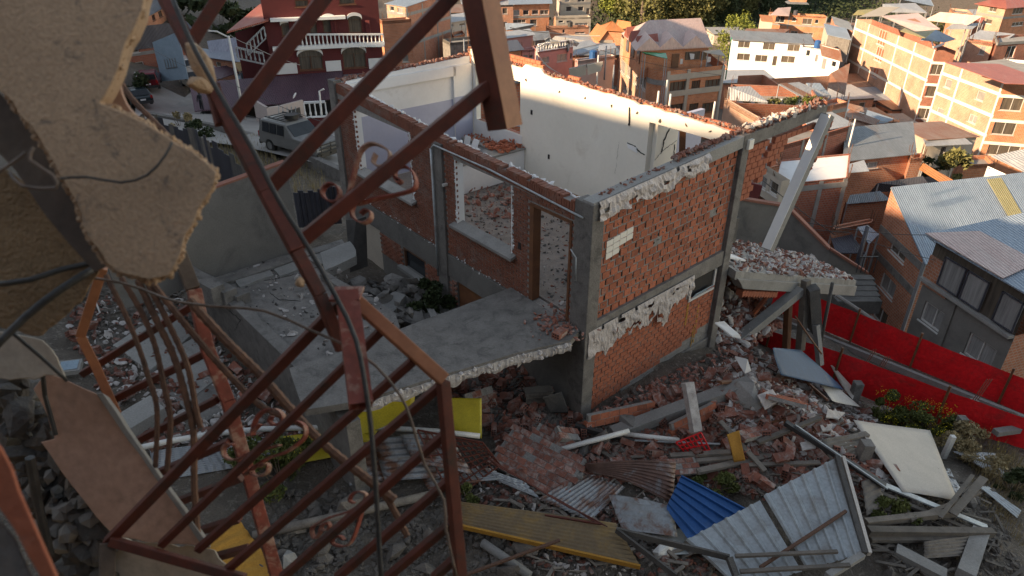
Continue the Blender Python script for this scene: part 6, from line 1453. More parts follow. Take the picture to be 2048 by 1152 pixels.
# ---- middle and right: traced houses
house_('tall brick block with a blue roof and a cream lit side behind the mansion',(773,8),(812,14),(900,-8),92,'bpale','bfar',winL=[(780,12,788,22),(795,16,806,26)],bands=[30,62,92],colsR=3,roof='shedR',rm='zincblue',rise=.5)
house_('low orange brick house squeezed between the mansion and the tall block',(756,38),(764,42),(822,38),80,'borange','bfar',winR=[(805,110,817,124)],roof='flat',colsR=0)
house_('small house with a white roof edge right of the tall brick block',(890,40),(894,46),(933,40),105,'bpale','palestone',winR=[(899,48,907,54),(919,46,930,52)],roof='shed',rm='zinc',rise=.5,over=.5)
house_('unfinished brick hut below the small white-roofed house',(903,66),(908,74),(930,68),98,'bfar','borange',roof='flat')
house_('dark grey stone shed behind the hanging post',(885,78),(900,86),(960,80),90,'conc','conc',roof='flat')
house_('brick annex at the slope left of the thick post',(900,14),(926,14),(950,10),150,'bred','bred',winR=[(930,20,938,30)],roof='flat',bands=[])
t,l,n,r,b = house_('three-storey orange brick block with a row of windows at the top centre',(984,-10),(984,-2),(1023,-8),148,'borange','borange',winR=[(988,0,1000,10),(1005,0,1017,10),(993,18,1000,27),(1005,18,1017,27)],roof='flat',bands=[13,34])
t,l,n,r,b = house_('long lower wing of the orange brick block with six windows',(1022,4),(1023,9),(1099,7),147,'borange','borange',winR=[(1027,20,1039,31),(1046,20,1058,30),(1064,20,1077,29),(1080,20,1097,29),(1026,39,1052,46),(1060,39,1074,52)],roof='shed',rm='zincblue',rise=1.2,bands=[35],over=.6)
t,l,n,r,b = house_('cream apartment house with a balcony at the top centre',(1114,-16),(1122,-6),(1182,-8),152,'palestone','palestone',winR=[(1132,13,1143,23),(1156,13,1167,22),(1172,16,1181,29),(1130,-2,1140,4),(1155,-2,1170,4)],roof='flat',bands=[8,34],sill=False)
house_('brick and grey lower annex under the cream apartment house',(1108,32),(1112,36),(1182,34),146,'bfar','palestone',winR=[(1117,41,1127,46),(1133,41,1143,46),(1150,46,1176,52)],roof='flat',bands=[56])
house_('long low brick wall house at the foot of the cream apartment house',(1092,52),(1096,56),(1178,54),140,'bfar','bfar',winR=[(1125,58,1130,66),(1150,64,1170,68)],roof='flat')
house_('pink two-storey house with a grey flat roof left of the lamp',(995,72),(1003,78),(1066,70),112,'pink','pink',winR=[(1020,84,1026,92),(1010,86,1016,92)],roof='shed',rm='zinc',rise=.4,over=.4)
t,l,n,r,b = house_('pink house with a white balustrade and tarps on its terrace',(1064,92),(1076,104),(1146,94),92,'pink','pink',winR=[(1084,114,1098,126),(1114,108,1134,123),(1140,106,1144,118)],roof='flat',para=.2,slabm='zincgrey'); balustrade(t,n+ZU*.02,r+ZU*.02,h=.9,sp=.45)
mb = MB()
for k in range(40): q = n.lerp(b,rnd.uniform(.3,.8)).lerp(r,rnd.uniform(.1,.4)); mb.rock(q+V((rnd.uniform(-1.5,1.5),rnd.uniform(-1,1),rnd.uniform(.1,.5))),rnd.uniform(.2,.6),rnd,(1.6,1,.5))
tag(mb.build('tarp_heap','zincgrey',None,loc=n),'heap of grey tarps on the pink house terrace','tarp heap')
house_('brick house with a black sheet roof in front of the pink houses',(980,96),(990,106),(1042,100),84,'borange','borange',roof='shed',rm='slate',rise=.5,over=.4)
house_('small pink house with a balcony row left of the street lamp',(1040,96),(1044,100),(1070,98),88,'pink','pink',winR=[(1046,110,1056,118),(1058,110,1066,117)],roof='flat')
roofsheet([(1040,84),(1102,78),(1098,62),(1020,64)],125,'zincgrey','grey sheet roof behind the pink house',[0,0,1,1])
roofsheet([(1012,60),(1058,58),(1072,48),(1010,46)],132,'zincblue','blue-grey roof in front of the orange brick block',[0,0,1,1])
roofsheet([(1100,82),(1200,86),(1198,68),(1110,72)],118,'zinc','broad pale sheet roof in the middle of the valley',[0,0,.8,.8])
roofsheet([(1130,104),(1196,88),(1180,80),(1110,92)],100,'zinc','pale sheet roof crossed by wires below the broad one',[0,0,.4,.4])
roofsheet([(1144,112),(1196,98),(1210,88),(1150,100)],96,'zincblue','blue stall awning in a row',[0,0,.3,.3])
roofsheet([(1196,102),(1232,96),(1230,86),(1198,90)],98,'zinc','pale stall awning right of the blue one',[0,0,.3,.3])
house_('orange tiled cottage with a pointed gable right of the valley roofs',(1182,66),(1200,80),(1226,80),112,'borange','palestone',winR=[(1207,88,1222,96)],roof='gableL',rm='orangeroof',rise=1.4)
house_('second orange tiled cottage with a roof turret and mast',(1204,54),(1212,60),(1244,62),124,'borange','borange',roof='hip',rm='orangeroof',rise=1.3,over=.5)
house_('third orange tiled cottage with a small chimney',(1232,52),(1240,58),(1262,62),128,'borange','borange',roof='gableR',rm='orangeroof',rise=1.2)
house_('pink shop wall below the valley awnings',(1150,118),(1156,122),(1230,112),84,'pink','rosy',winR=[(1172,126,1188,136),(1196,124,1206,134)],roof='flat')
for k,(q,lab) in enumerate((([(1138,138),(1172,130),(1172,150),(1140,156)],'left broken plaster panel leaning behind the wall top'),([(1174,130),(1206,124),(1202,142),(1176,150)],'right broken plaster panel leaning behind the wall top'))):
    P_ = [PY(x,y,52) for x,y in q]; mb = MB(); mb.prism(P_,(0,.25,0)); tag(mb.build('plaster_fragment','palestone',None,loc=P_[0]),lab,'panel')
# flat rooftop terrace seen through the kitchen opening etc.
roofsheet([(1010,210),(1045,206),(1040,176),(955,178)],40,'conc','grey flat roof seen through the kitchen opening',[0,0,0,0],posts=False)
roofsheet([(1006,250),(1045,252),(1044,222),(960,220)],36,'zincblue','blue-grey sheet roof seen low through the kitchen opening',[0,0,0,0],posts=False)
house_('brick hut with dark sheets seen through the kitchen opening',(952,150),(962,172),(1048,164),38,'bfar','bred',roof='shed',rm='slate',rise=.4)
house_('brick hut seen between the ragged wall top and the pink houses',(935,92),(980,108),(1062,124),60,'bfar','bfar',roof='flat')
# ---- the brick house with the curved corner and dormered roof
Yc = 78; zc_ = PY(1296,134,Yc).z
nC = PY(1296,134,Yc); lC = PZ(1242,72,zc_); rC = PZ(1450,130,zc_); r0 = PZ(1336,142,zc_)
hc = thing('corner_house','big brick corner house with a rounded orange corner, roof terrace and dormered tin roof','house',V((nC.x,nC.y,-24)))
dl = (lC-nC); dl.z = 0; Ll = dl.length; dl.normalize(); dr = (rC-r0); dr.z=0; Lr = dr.length; dr.normalize()
zbC = -24.5
opsL = [(max(.1,a),min(Ll-.1,b),c,e_) for a,b,c,e_ in pxops([(1241,121,1250,148),(1254,131,1263,158),(1268,141,1278,156),(1280,150,1292,178),(1267,162,1276,172),(1247,170,1257,188),(1258,178,1264,194)],nC,dl)]
mb = MB(); Q, LL, d, nn = wallface(mb,nC,lC,zc_,zc_,zbC,opsL,V((-1,-.2,0))); mb.build('wall','bpale',hc)
for o in opsL: window(hc,Q,o,'glassc','frame')
opsR = [(max(.1,a),min(Lr-.1,b),c,e_) for a,b,c,e_ in pxops([(1340,163,1376,182),(1383,161,1400,180),(1410,159,1442,178),(1338,208,1372,226),(1378,207,1396,226),(1404,205,1438,224)],r0,dr)]
mb = MB(); Q, LL, d, nn = wallface(mb,r0,rC,zc_,zc_,zbC,opsR,V((0,-1,0))); mb.build('wall','borange',hc)
for o in opsR: window(hc,Q,o,'glassp' if False else 'glassc','framed',mull=3)
for yb in (155,188):
    zz = PW(1336,yb,r0,dr)[1]; c = MB(); c.prism([Q(-.02,zz-.35,.1),Q(LL,zz-.35,.1),Q(LL,zz+.25,.1),Q(-.02,zz+.25,.1)],Q(0,0,-.12)-Q(0,0,.1)); c.build('floor_band','palestone',hc)
for s in (.1,LL*.36,LL-.2): c = MB(); c.prism([Q(s-.2,zbC,.1),Q(s+.2,zbC,.1),Q(s+.2,zc_-.05,.1),Q(s-.2,zc_-.05,.1)],Q(0,0,-.1)-Q(0,0,.1)); c.build('column','palestone',hc)
cr_c = (nC+r0)/2; arcp = []
ch = (r0-nC); ch.z = 0; cl_ = ch.length; cn = V((ch.y,-ch.x,0)).normalized(); cn = cn if cn.y < 0 else -cn
for k in range(15): u = k/14; arcp.append(nC+ch*u+cn*math.sin(math.pi*min(1,u*1.0))**.7*cl_*.22)
mb = MB()
for a,b in zip(arcp,arcp[1:]): mb.quad(V((a.x,a.y,zbC)),V((b.x,b.y,zbC)),V((b.x,b.y,zc_)),V((a.x,a.y,zc_)))
mb.build('rounded_corner','borange',hc)
for yb in (157,200):
    zz = PW(1310,yb,nC,V((1,0,0)))[1]; mb = MB()
    for a,b in zip(arcp,arcp[1:]): o_ = cn*.08; mb.prism([V((a.x,a.y,zz-.3)),V((b.x,b.y,zz-.3)),V((b.x,b.y,zz+.2)),V((a.x,a.y,zz+.2))],o_)
    mb.build('floor_band','concl',hc)
bC = lC+(rC-nC); bC.z = zc_
mb = MB(); mb.prism([lC-ZU*1.1]+[p-ZU*1.1 for p in arcp]+[rC-ZU*1.1,bC-ZU*1.1],(0,0,.1)); mb.build('terrace_floor','concl',hc)
mb = MB(); mb.quad(V((rC.x,rC.y,zbC)),V((bC.x,bC.y,zbC)),bC,rC); mb.quad(V((lC.x,lC.y,zbC)),V((bC.x,bC.y,zbC)),bC,lC); mb.build('wall','bfar',hc)
# penthouse and roof
def hz(px,py,z): return PZ(px,py,z)
zr = zc_+1.9
eL, eN, eR = hz(1243,66,zr), hz(1280,101,zr), hz(1425,93,zr); eB = eL+eR-eN
mb = MB()
for a,b in ((eL,eN),(eN,eR),(eR,eB),(eB,eL)):
    a2 = a.lerp((eL+eR)/2,.07); b2 = b.lerp((eL+eR)/2,.07); mb.quad(V((a2.x,a2.y,zc_-1.1)),V((b2.x,b2.y,zc_-1.1)),V((b2.x,b2.y,zr-.05)),V((a2.x,a2.y,zr-.05)))
mb.build('penthouse_wall','borange',hc)
rg0 = (eL+eN)/2*.5+((eL+eR)/2)*.5+ZU*2.2; rg1 = eR.lerp(eB,.5)+ZU*2.2
for q in ([eN,eR,rg1,rg0],[eL,eB,rg1,rg0],[eL,eN,rg0]): roofplate(hc,q,'pinkroof',.1)
mb = MB()
for u in (.12,.42,.75):          # dormers
    c = eN.lerp(eR,u); w = (eR-eN).normalized()*1.6; bk_ = (eB-eR).normalized()*3.0
    mb.prism([c-w-ZU*.02,c+w-ZU*.02,c+ZU*1.25],(bk_.x,bk_.y,.25))
mb2 = MB(); 
o = mb.build('dormer','pinkroof',hc)
for u in (.25,.5,.8):
    c = eL.lerp(eN,u); w = (eN-eL).normalized()*1.3; mb = MB(); bk_ = (eR-eN).normalized()*2.5; mb.prism([c-w,c+w,c+ZU*1.1],(bk_.x,bk_.y,.2)); mb.build('dormer','redroof',hc)
PH = lambda px,py: PW(px,py,eN.lerp((eL+eR)/2,.07),(eR-eN).normalized())
for x0,y0,x1,y1,m in ((1343,108,1357,136,'woodb'),(1370,104,1399,120,'glassc'),(1402,104,1412,120,'glassc')):
    w_ = (eR-eN).normalized(); pp = eN.lerp((eL+eR)/2,.07); s0,_ = PW(x0,(y0+y1)/2,pp,w_); s1,_ = PW(x1,(y0+y1)/2,pp,w_); _,z1 = PW(x0,y0,pp,w_); _,z0 = PW(x0,y1,pp,w_)
    mb = MB(); nn_ = V((w_.y,-w_.x,0)); mb.prism([V((pp.x+w_.x*s,pp.y+w_.y*s,z))+nn_*.02 for s,z in ((s0,z0),(s1,z0),(s1,z1),(s0,z1))],nn_*.06); mb.build('door' if m == 'woodb' else 'window',m,hc)
for k,(x,y) in enumerate(((1245,80),(1260,88),(1273,98))):
    p = hz(x,y+8,zc_+.3); 
    mb = MB(); q = eL.lerp(eN,.2+.3*k).lerp((eL+eR)/2,.06); dd = (eN-eL).normalized(); mb.prism([q-ZU*1.6,q+dd*1.6-ZU*1.6,q+dd*1.6-ZU*.3,q-ZU*.3],V((-.06,-.02,0))); mb.build('window','glassc',hc)
roofsheet([(1290,108),(1335,117),(1332,106),(1285,104)],Yc-1.5,'green','small green awning on the terrace of the corner house',[0,0,.2,.2])
roofsheet([(1415,106),(1451,112),(1440,99),(1405,102)],Yc+1,'palestone','pale awning at the right end of the same terrace',[0,0,.2,.2])
for k,(x,y,m_,lab) in enumerate(((1361,122,'cloth_white','white shirt hanging on the terrace line'),(1417,118,'cloth_white','white sheet hanging under the pale awning'),(1384,112,'cloth_white','small white cloth in the terrace window'))):
    a = PY(x-5,y-5,Yc+1); mb = MB(); b = PY(x+5,y-4,Yc+1); c = PY(x+4,y+6,Yc+1); e_ = PY(x-3,y+7,Yc+1); mb.prism([a,b,c,e_],(0,.04,0)); tag(mb.build('laundry',m_,None,loc=a),lab,'laundry')
# ---- white two-storey house and neighbours
t,l,n,r,b = house_('long white two-storey house with barred windows and a grey roof at the top right',(1464,70),(1466,79),(1622,88),124,'white','white',winR=[(1476,83,1500,96),(1526,86,1550,100),(1575,89,1600,103),(1474,107,1500,121),(1510,110,1535,124),(1545,112,1554,132),(1562,112,1590,126)],roof='shed',rm='zincgrey',rise=.7,over=.5,bands=[102],glass='glassc',conc='white')
house_('small white house with an orange door right of the long white one',(1604,88),(1605,94),(1650,100),118,'white','white',winR=[(1612,100,1620,112),(1630,109,1636,124)],roof='flat',para=.2)
house_('white outbuilding with a rusty striped roof',(1640,106),(1645,112),(1680,122),112,'white','white',winR=[(1643,116,1652,140),(1662,122,1672,134)],roof='shed',rm='rustroof',rise=1.2,over=.4)
roofsheet([(1640,168),(1690,190),(1700,126),(1662,146)],100,'rustroof','rusty striped roof sloping down beside the big pale block',[0,0,2.5,1.5])
house_('brick villa with a turret room and white-framed windows at the top',(1538,24),(1542,28),(1655,34),168,'bpale','borange',winR=[(1551,33,1569,45),(1584,35,1592,43),(1605,37,1624,49),(1630,39,1637,47),(1581,62,1595,70),(1606,65,1626,72)],roof='flat',bands=[48],colsR=3)
house_('square turret room with a grey roof on top of the brick villa',(1576,4),(1580,7),(1612,8),166,'borange','borange',winR=[(1584,10,1598,19)],roof='hip',rm='zincgrey',rise=1.2,over=.6,base=-18)
roofsheet([(1540,30),(1578,32),(1582,14),(1556,16)],166,'pinkroof','grey sheet roof part left of the turret room',[0,0,1,1],posts=False)
house_('low brick shed left of the brick villa',(1520,36),(1524,42),(1545,44),160,'palestone','palestone',roof='shed',rm='orangeroof',rise=.6)
roofsheet([(1484,70),(1560,72),(1580,58),(1492,57)],132,'rustroof','long patched roof behind the white house',[0,0,.8,.8])
house_('brick lean-to house in shade right of the brick villa',(1662,42),(1670,50),(1705,62),140,'bfar','bfar',roof='shed',rm='zincgrey',rise=.8)
house_('bluish roofed house behind the big pale block',(1648,54),(1656,70),(1700,80),130,'palestone','conc',roof='shed',rm='zincblue',rise=.5,over=.3)
# ---- the big pale block with concrete grid
t,l,n,r,b = house_('big pale brick block with a grid of concrete bands and a patched tin roof',(1713,38),(1871,100),(1912,102),100,'bpale','bred',winL=[(1755,60,1772,92),(1750,94,1766,124),(1744,135,1756,156)],winR=[(1862,128,1886,150),(1852,172,1872,194),(1836,216,1866,238)],bands=[126,170,216],colsL=5,roof='none',conc='cream',glass='glassc',glassL='brick')
roofsheet([(1762,32),(1830,62),(1880,58),(1836,26)],104,'pinkroof','pinkish sheet roof with an orange patch on the big pale block',[0,0,.9,.9],posts=False,patches=[(.35,.6,.35,.7,'orangeroof')])
roofsheet([(1800,62),(1850,76),(1870,60),(1815,52)],101,'yellowroof','yellow translucent roof strip over the rooftop shelter',[0,0,.3,.3],posts=False)
roofsheet([(1840,80),(1890,84),(1912,78),(1868,58)],99,'zincblue','blue rooftop shelter on the big pale block',[0,0,.6,.6],posts=False)
roofsheet([(1718,34),(1765,32),(1800,14),(1760,14)],112,'palestone','pale sheet roof at the back of the big pale block',[0,0,.3,.3],posts=False)
mb = MB(); q = n.lerp(r,.3)-ZU*.2
house_('white rooftop room under the blue shelter',(1862,84),(1866,98),(1888,90),99.5,'white','white',winR=[(1872,92,1880,100)],roof='none',base=-17)
house_('brick block with ventilation grids and red-edged roof at the right edge',(1888,125),(2008,166),(2110,172),80,'bpale','borange',winL=[(1889,158,1903,177),(1952,182,1969,202),(1873,216,1887,228),(1936,229,1954,247)],winR=[(2002,194,2046,222),(1986,240,2032,270),(1974,290,2040,312)],bands=[152 if False else 192,242,288],colsL=3,roof='none',conc='cream',glass='glassc',glassL='concl',frame='frame')
roofsheet([(1890,124),(2010,167),(2120,170),(2000,128)],80.2,'redroof','red edged flat roof of the ventilated block',[0,0,.3,.3],posts=False)
roofsheet([(1915,128),(1975,142),(2110,150),(2010,118)],82,'concl','grey roof terrace on the ventilated block',[.3,.3,.3,.3],posts=False)
house_('white graffiti-marked parapet at the top right',(2008,118),(2012,128),(2110,135),84,'white','white',roof='flat',base=-18)
house_('tall brick tower house with a red roof in the top right corner',(1958,8),(2012,16),(2110,8),128,'bpale','borange',winL=[(1978,8,1994,24),(1970,38,1984,48)],winR=[(2026,14,2046,28),(2024,44,2046,52)],roof='hip',rm='redroof',rise=1.6,over=.6,bands=[36],glass='glassc')
for (q,Y,m,lab,rs) in [([(1848,40),(1935,50),(1965,32),(1880,24)],118,'pinkroof','broad pink roof behind the big pale block',[0,0,1.4,1.4]),([(1890,58),(1945,58),(1960,46),(1905,48)],112,'zinc','grey roof left of the red tower house',[0,0,.6,.6]),
   ([(1935,76),(2008,84),(2030,68),(1960,60)],105,'zinc','pale grey roof in front of the tower house',[0,0,.8,.8]),([(1765,24),(1855,26),(1830,6),(1765,8)],140,'zinc','pale roof right of the trees',[0,0,1.2,1.2]),([(1795,8),(1868,12),(1860,-4),(1800,-2)],150,'zincblue','blue-grey roof at the top edge',[0,0,1.2,1.2]),
   ([(1945,38),(1962,46),(1970,36),(1940,30)],122,'redroof','small red roof left of the tower house',[0,0,.6,.6]),([(1705,30),(1735,30),(1748,18),(1716,20)],150,'yellowroof','yellow and grey roof left of the pale block',[0,0,.8,.8])]:
    roofsheet(q,Y,m,lab,rs)
house_('dark brick house in shade behind the ventilated block',(1988,72),(1994,88),(2110,80),96,'bred','bred',winR=[(2012,92,2030,116)],roof='flat',bands=[88])
house_('brick house with a grey roof right of the blue shelter',(1936,80),(1986,88),(1994,86),98,'bpale','bred',winL=[(1958,92,1970,110)],roof='flat')
house_('small unfinished brick house between the red roofs',(1900,16),(1908,24),(1946,28),132,'borange','bpale',winR=[(1912,28,1920,36)],roof='flat')
# ---- right middle: brick houses, yards and roofs
t,l,n,r,b = house_('sunlit brick yard house with a shaded terrace left of the hanging beam',(1452,196),(1450,196) if False else (1449,199),(1530,246),58,'bpale','bpale',roof='flat')
house_('brick terrace house full of plants under two metal awnings',(1462,168),(1470,206),(1648,214),62,'bfar','bred',winR=[],roof='flat',para=1.0)
roofsheet([(1460,200),(1536,204),(1500,172),(1457,174)],63,'zinc','grey metal awning with a white edge over the left terrace',[0,0,1,1])
roofsheet([(1602,194),(1660,190),(1598,164),(1556,168)],66,'zinc','grey metal awning with rusty stripes over the right terrace',[0,0,1.0,1.0],patches=[(.1,.4,0,1,'rustroof')])
roofsheet([(1632,192),(1662,192),(1640,166),(1612,166)],68,'zincblue','blue-grey awning end behind the striped one',[0,0,.9,.9])
t_, P_ = lowwall('long brick yard wall with an orange tiled top below the white houses',[(1540,158),(1660,152)],PY(1600,156,88).z,3.2,'bfar'); 
t_, P_ = lowwall('brown yard wall behind the left terrace',[(1478,152),(1526,150),(1560,172)],PY(1500,152,84).z,3.2,'bfar')
for k in range(22):
    p = PY(rnd.uniform(1480,1650), 0, 60); x = rnd.uniform(1486,1640); P0_ = PZ(x, rnd.uniform(206,212), PY(1470,206,62).z-.4)
    bush('potted_plant',['small green potted plant','leafy potted plant with yellow leaves','spiky potted plant'][k%3]+' on the shaded brick terrace','plant',P0_,(.35,.35,.4),60,.16,['leaf','leafb','leafd'][k%3],200+k,0,0,'potted plants on the brick terrace')
for k,(x,c,lab) in enumerate(((1552,'cloth_blue','blue bundle on the brick terrace'),(1560,'cloth_white','white bundle on the brick terrace'),(1594,'pvc','white tank on the brick terrace'))):
    p = PZ(x,209,PY(1470,206,62).z-.5); mb = MB(); mb.rock(p+ZU*.2,.35,rnd,(1.1,1,1)); tag(mb.build('bundle',c,None,loc=p,smooth=True),lab,'bundle')
house_('brick house with a concrete band under the pale leaning pole',(1628,206),(1650,214),(1696,204),64,'bfar','bfar',winR=[(1660,244,1672,252)],roof='flat',bands=[228])
house_('long brick wall house with a white roof corner right of the leaning pillar',(1600,246),(1640,262),(1702,250),52,'bred','bred',roof='shed',rm='zinc',rise=.3)
roofsheet([(1700,250),(1770,246),(1790,238),(1692,206)],74,'zincblue','long violet-blue roof at the foot of the big pale block',[0,0,.3,.6],posts=False)
for k,(q,Y) in enumerate((([(1688,232),(1748,250),(1760,240),(1700,218)],72),([(1690,250),(1760,262),(1775,252),(1694,236)],70),([(1688,214),(1730,226),(1735,216),(1692,205)],74))):
    roofsheet(q,Y,'rustroof',['rusty roof lying along the violet-blue one','lower rusty roof above the low house','upper rusty roof under the big pale block'][k],[0,0,.3,.3])
house_('grey rendered low wall house with an orange coping',(1735,250),(1742,256),(1792,254),70,'palestone','palestone',roof='flat')
t,l,n,r,b = house_('cream house with a rusty roof and an orange coping in the sun',(1791,250),(1852,290),(1950,284),62,'palestone','palestone',winR=[(1878,294,1888,326)],roof='shedL',rm='rustroof',rise=-.3 if False else .5,over=.2)
roofsheet([(1852,292),(1945,288),(1930,276),(1846,278)],61,'zinc','pale sheet strip on the front of the cream house roof',[0,0,.3,.3],posts=False)
t,l,n,r,b = house_('brick house with a dark blue and rusty tin roof in the middle right',(1690,282),(1692,322),(1826,308),50,'bfar','bfar',winR=[(1702,326,1755,338)],roof='shed',rm='zincgrey',rise=1.0,over=.3)
house_('brick annex right of the dark-roofed house',(1820,308),(1822,318),(1846,316),50.5,'bfar','bfar',roof='flat')
roofsheet([(1740,384),(1865,378),(1845,352),(1755,366)],46,'slate','dark patched roof with a yellow panel',[0,0,.9,.8],patches=[(.35,.8,.3,.8,'yellowroof')])
roofsheet([(1692,408),(1782,400),(1760,382),(1700,390)],44,'zincgrey','grey corrugated roof over the long brick hut',[0,0,.4,.4])
house_('long low brick hut under the grey corrugated roof',(1690,404),(1694,410),(1778,402),44.3,'bfar','bfar',roof='none')
roofsheet([(1688,346),(1738,342),(1728,320),(1690,330)],47.5,'zinc','narrow pale roof edge under the dark-roofed house',[0,0,.1,.1],posts=False)
roofsheet([(1810,432),(1955,424),(1905,388),(1800,416)],42,'zincblue','violet-blue roof with a tan panel in the right middle',[0,0,.6,.4],patches=[(.45,.75,.35,.7,'yellowroof')])
roofsheet([(1838,338),(1962,412),(1990,408),(1846,326)],50,'orangeroof','long orange roof strip running down to the right',[0,0,.3,.3])
house_('brick wall end left of the white balcony house',(1955,398),(1960,404),(1985,396),44,'borange','bpale',roof='flat')
t,l,n,r,b = house_('white balcony house with pale railings at the right edge',(1975,332),(1978,338),(2110,398),46,'white','white',winR=[(1990,338,2004,352),(2014,352,2028,378),(1988,384,2006,406)],roof='none',bands=[382],glass='glassc'); balustrade(t,PW and V((n.x-1,n.y-.9,PW(1978,382,n,V((1,0,0)))[1])),V((n.x+5,n.y-2.2,PW(1978,382,n,V((1,0,0)))[1]-.1)),h=1.1,sp=.35,m='palestone')
roofsheet([(1982,312),(2110,372),(2110,330),(2048,298)],47,'zinc','grey sheet roof over the white balcony house',[0,0,.8,.8],posts=False)
house_('brick ruin with a leafy yard behind the white balcony house',(1915,312),(1930,330),(1990,328),56,'borange','borange',roof='flat')
bush('yard_tree','round yellow-green tree in the yard between the cream house and the balcony house','tree',V((*PY(1895,368,54).xy,PY(1895,368,54).z)),(1.3,1.2,1.5),900,.28,'leaf',301,0,10)
bush('yard_tree','dark creeping shrub on the wall of the cream house','shrub',PY(1850,345,58),(1.6,.8,.9),700,.22,'leafd',302,0,10)
# houses right below, behind the leaning pillar
t,l,n,r,b = house_('tall brick house behind the leaning pillar with concrete posts',(1560,320),(1540,372),(1696,356),40,'bfar','bred',roof='flat',colsR=3,bands=[384],slabm='white',para=.1)
house_('brick house side with a dark green window seen right of the side wall',(1492,304),(1524,340),(1560,330),41,'bfar','bfar',winL=[(1492,330,1507,356)],roof='flat')
t,l,n,r,b = house_('white balcony with grey shutters behind the leaning pillar',(1516,332),(1564,362),(1580,360),38.5,'palestone','palestone',winL=[(1519,352,1533,378),(1537,362,1556,390)],roof='none',base=PY(1564,415,38.5).z)
house_('upper brick wall with protruding mortar right of the hanging brickwork',(1470,280),(1500,310),(1702,252),46,'bfar','bred',roof='flat',colsR=4)
house_('small brick balcony wall with clothes in shade',(1664,452),(1668,460),(1748,444),38,'bfar','bfar',roof='flat')
roofsheet([(1672,506),(1730,506),(1700,462),(1660,470)],36.5,'slate','broken dark roof behind the utility pole',[0,0,.3,.3])
roofsheet([(1738,488),(1758,468),(1735,450),(1715,454)],36,'zincblue','small blue-grey roof left of the brick gable',[0,0,.2,.2])
# big sloping retaining wall
P1_ = [PY(1480,400,33),PY(1575,415,34),PY(1660,500,33),PY(1735,548,33)]
rw = thing('sloping_wall','grey retaining wall with a stepped orange coping descending behind the fallen slab','wall',P1_[0]-ZU*5)
for a,b in zip(P1_,P1_[1:]):
    mb = MB(); mb.prism([V((a.x,a.y,a.z-7)),V((b.x,b.y,b.z-7)),b,a],(.15,.35,0)); mb.build('panel','render',rw); mb = MB(); mb.beam(a+V((0,.15,.05)),b+V((0,.15,.05)),.45,.12); mb.build('coping','terra',rw)
mb = MB(); mb.prism([PY(1480,360,35),PY(1525,372,35),PY(1512,420,35),PY(1478,412,35)],(0,.2,0)); tag(mb.build('red_wall','maroon',None,loc=PY(1480,400,35)),'dark red painted wall patch below the green window','wall')
# ---- brick gable house with blue-grey roof and the grey glazed house
Yb = 34; nB = PY(1848,522,Yb); 
t,l,n,r,b = house_('brick gable house with three small windows and a long blue-grey metal roof',(1764,442),(1848,520),(2200,470),Yb,'bfar','bfar',winL=[(1777,484,1815,518),(1757,552,1793,592),(1744,612,1776,650)],roof='none',bands=[],glass='glassc' if False else 'glass')
zn = n.z; A_ = PZ(1772,432,zn+1.6); B_ = PY(1862,524,Yb-.6); 
t2 = t; B_ = V((n.x-.2,n.y-.5,n.z)); dirR = (r-n).normalized(); A_ = V((l.x-.3,l.y-.4,l.z+2.4))
roofplate(t2,[B_,B_+dirR*22,A_+dirR*22,A_],'zincblue',.08)
mb = MB(); mb.quad(n,l,V((l.x,l.y,l.z+2.3))); mb.build('gable_wall','bfar',t2)
for u0,u1 in ((.32,.37),): patch(t2,[B_,B_+dirR*22,A_+dirR*22,A_],u0,u1,.35,.95,'yellowroof',.03)
dLn = (l-n); dLn.z = 0; LLn = dLn.length; dLn.normalize(); nl = V((-1,-.4,0)); nl = (nl-dLn*nl.dot(dLn)).normalized()
for yy in (540,608):
    zz = PW(1848,yy,n,dLn)[1]; mb = MB(); mb.prism([V((n.x,n.y,zz-.2)),V((n.x,n.y,zz+.25)),V((n.x+dLn.x*LLn,n.y+dLn.y*LLn,zz+.25)),V((n.x+dLn.x*LLn,n.y+dLn.y*LLn,zz-.2))],nl*.05); mb.build('floor_band','conc',t2)
mb = MB(); q = n-dLn*.3+nl*.1; mb.tube([q,V((q.x,q.y,q.z-9))],.11,8); mb.build('downpipe','zinc',t2)
Yg = 25; 
t,l,n,r,b = house_('grey rendered house with big framed windows and a glazed top floor at the right edge',(1850,553),(2030,672),(2150,640),Yg-1,'render','bfar',winL=[(1839,612,1895,660),(1925,676,1993,732)],roof='none',glassL='glassp',sill=True,base=-23)
g_t = t; dLn = (l-n); dLn.z=0; LG = dLn.length; dLn.normalize(); nl = V((-1,-.5,0)); nl = (nl-dLn*nl.dot(dLn)).normalized()
# glazed storey above
def gq(px,py): s,z = PW(px,py,n,dLn); return s,z
zt_g = l.z+2.1
gl = [(1886,530,1916,558,0),(1918,540,1945,590,0),(1962,566,1990,620,0),(1985,578,2010,640,0),(2008,590,2034,650,0)]
for s0,s1 in ((LG-.9,LG-2.2),(LG-2.3,LG-3.5),(LG-4.2,LG-5.3),(LG-5.4,LG-6.5),(LG-6.6,LG-7.7),(LG-7.8,LG-8.9),(LG-9.0,LG-10.1)):
    if s1 < 0: continue
    f = MB(); P = lambda s,z,k: V((n.x+dLn.x*s,n.y+dLn.y*s,z))+nl*k
    z0_, z1_ = n.z+.1, n.z+1.55
    for a,b_,c,e_ in ((s0,s1,z0_,z0_+.06),(s0,s1,z1_-.06,z1_),(s0,s0-.06,z0_,z1_),(s1+.06,s1,z0_,z1_)): f.prism([P(a,c,.12),P(b_,c,.12),P(b_,e_,.12),P(a,e_,.12)],nl*.06)
    w = f.build('window','slate',g_t); pn = MB(); pn.prism([P(s0,z0_,.1),P(s1,z0_,.1),P(s1,z1_,.1),P(s0,z1_,.1)],nl*.02); pn.build('pane','glassp',w)
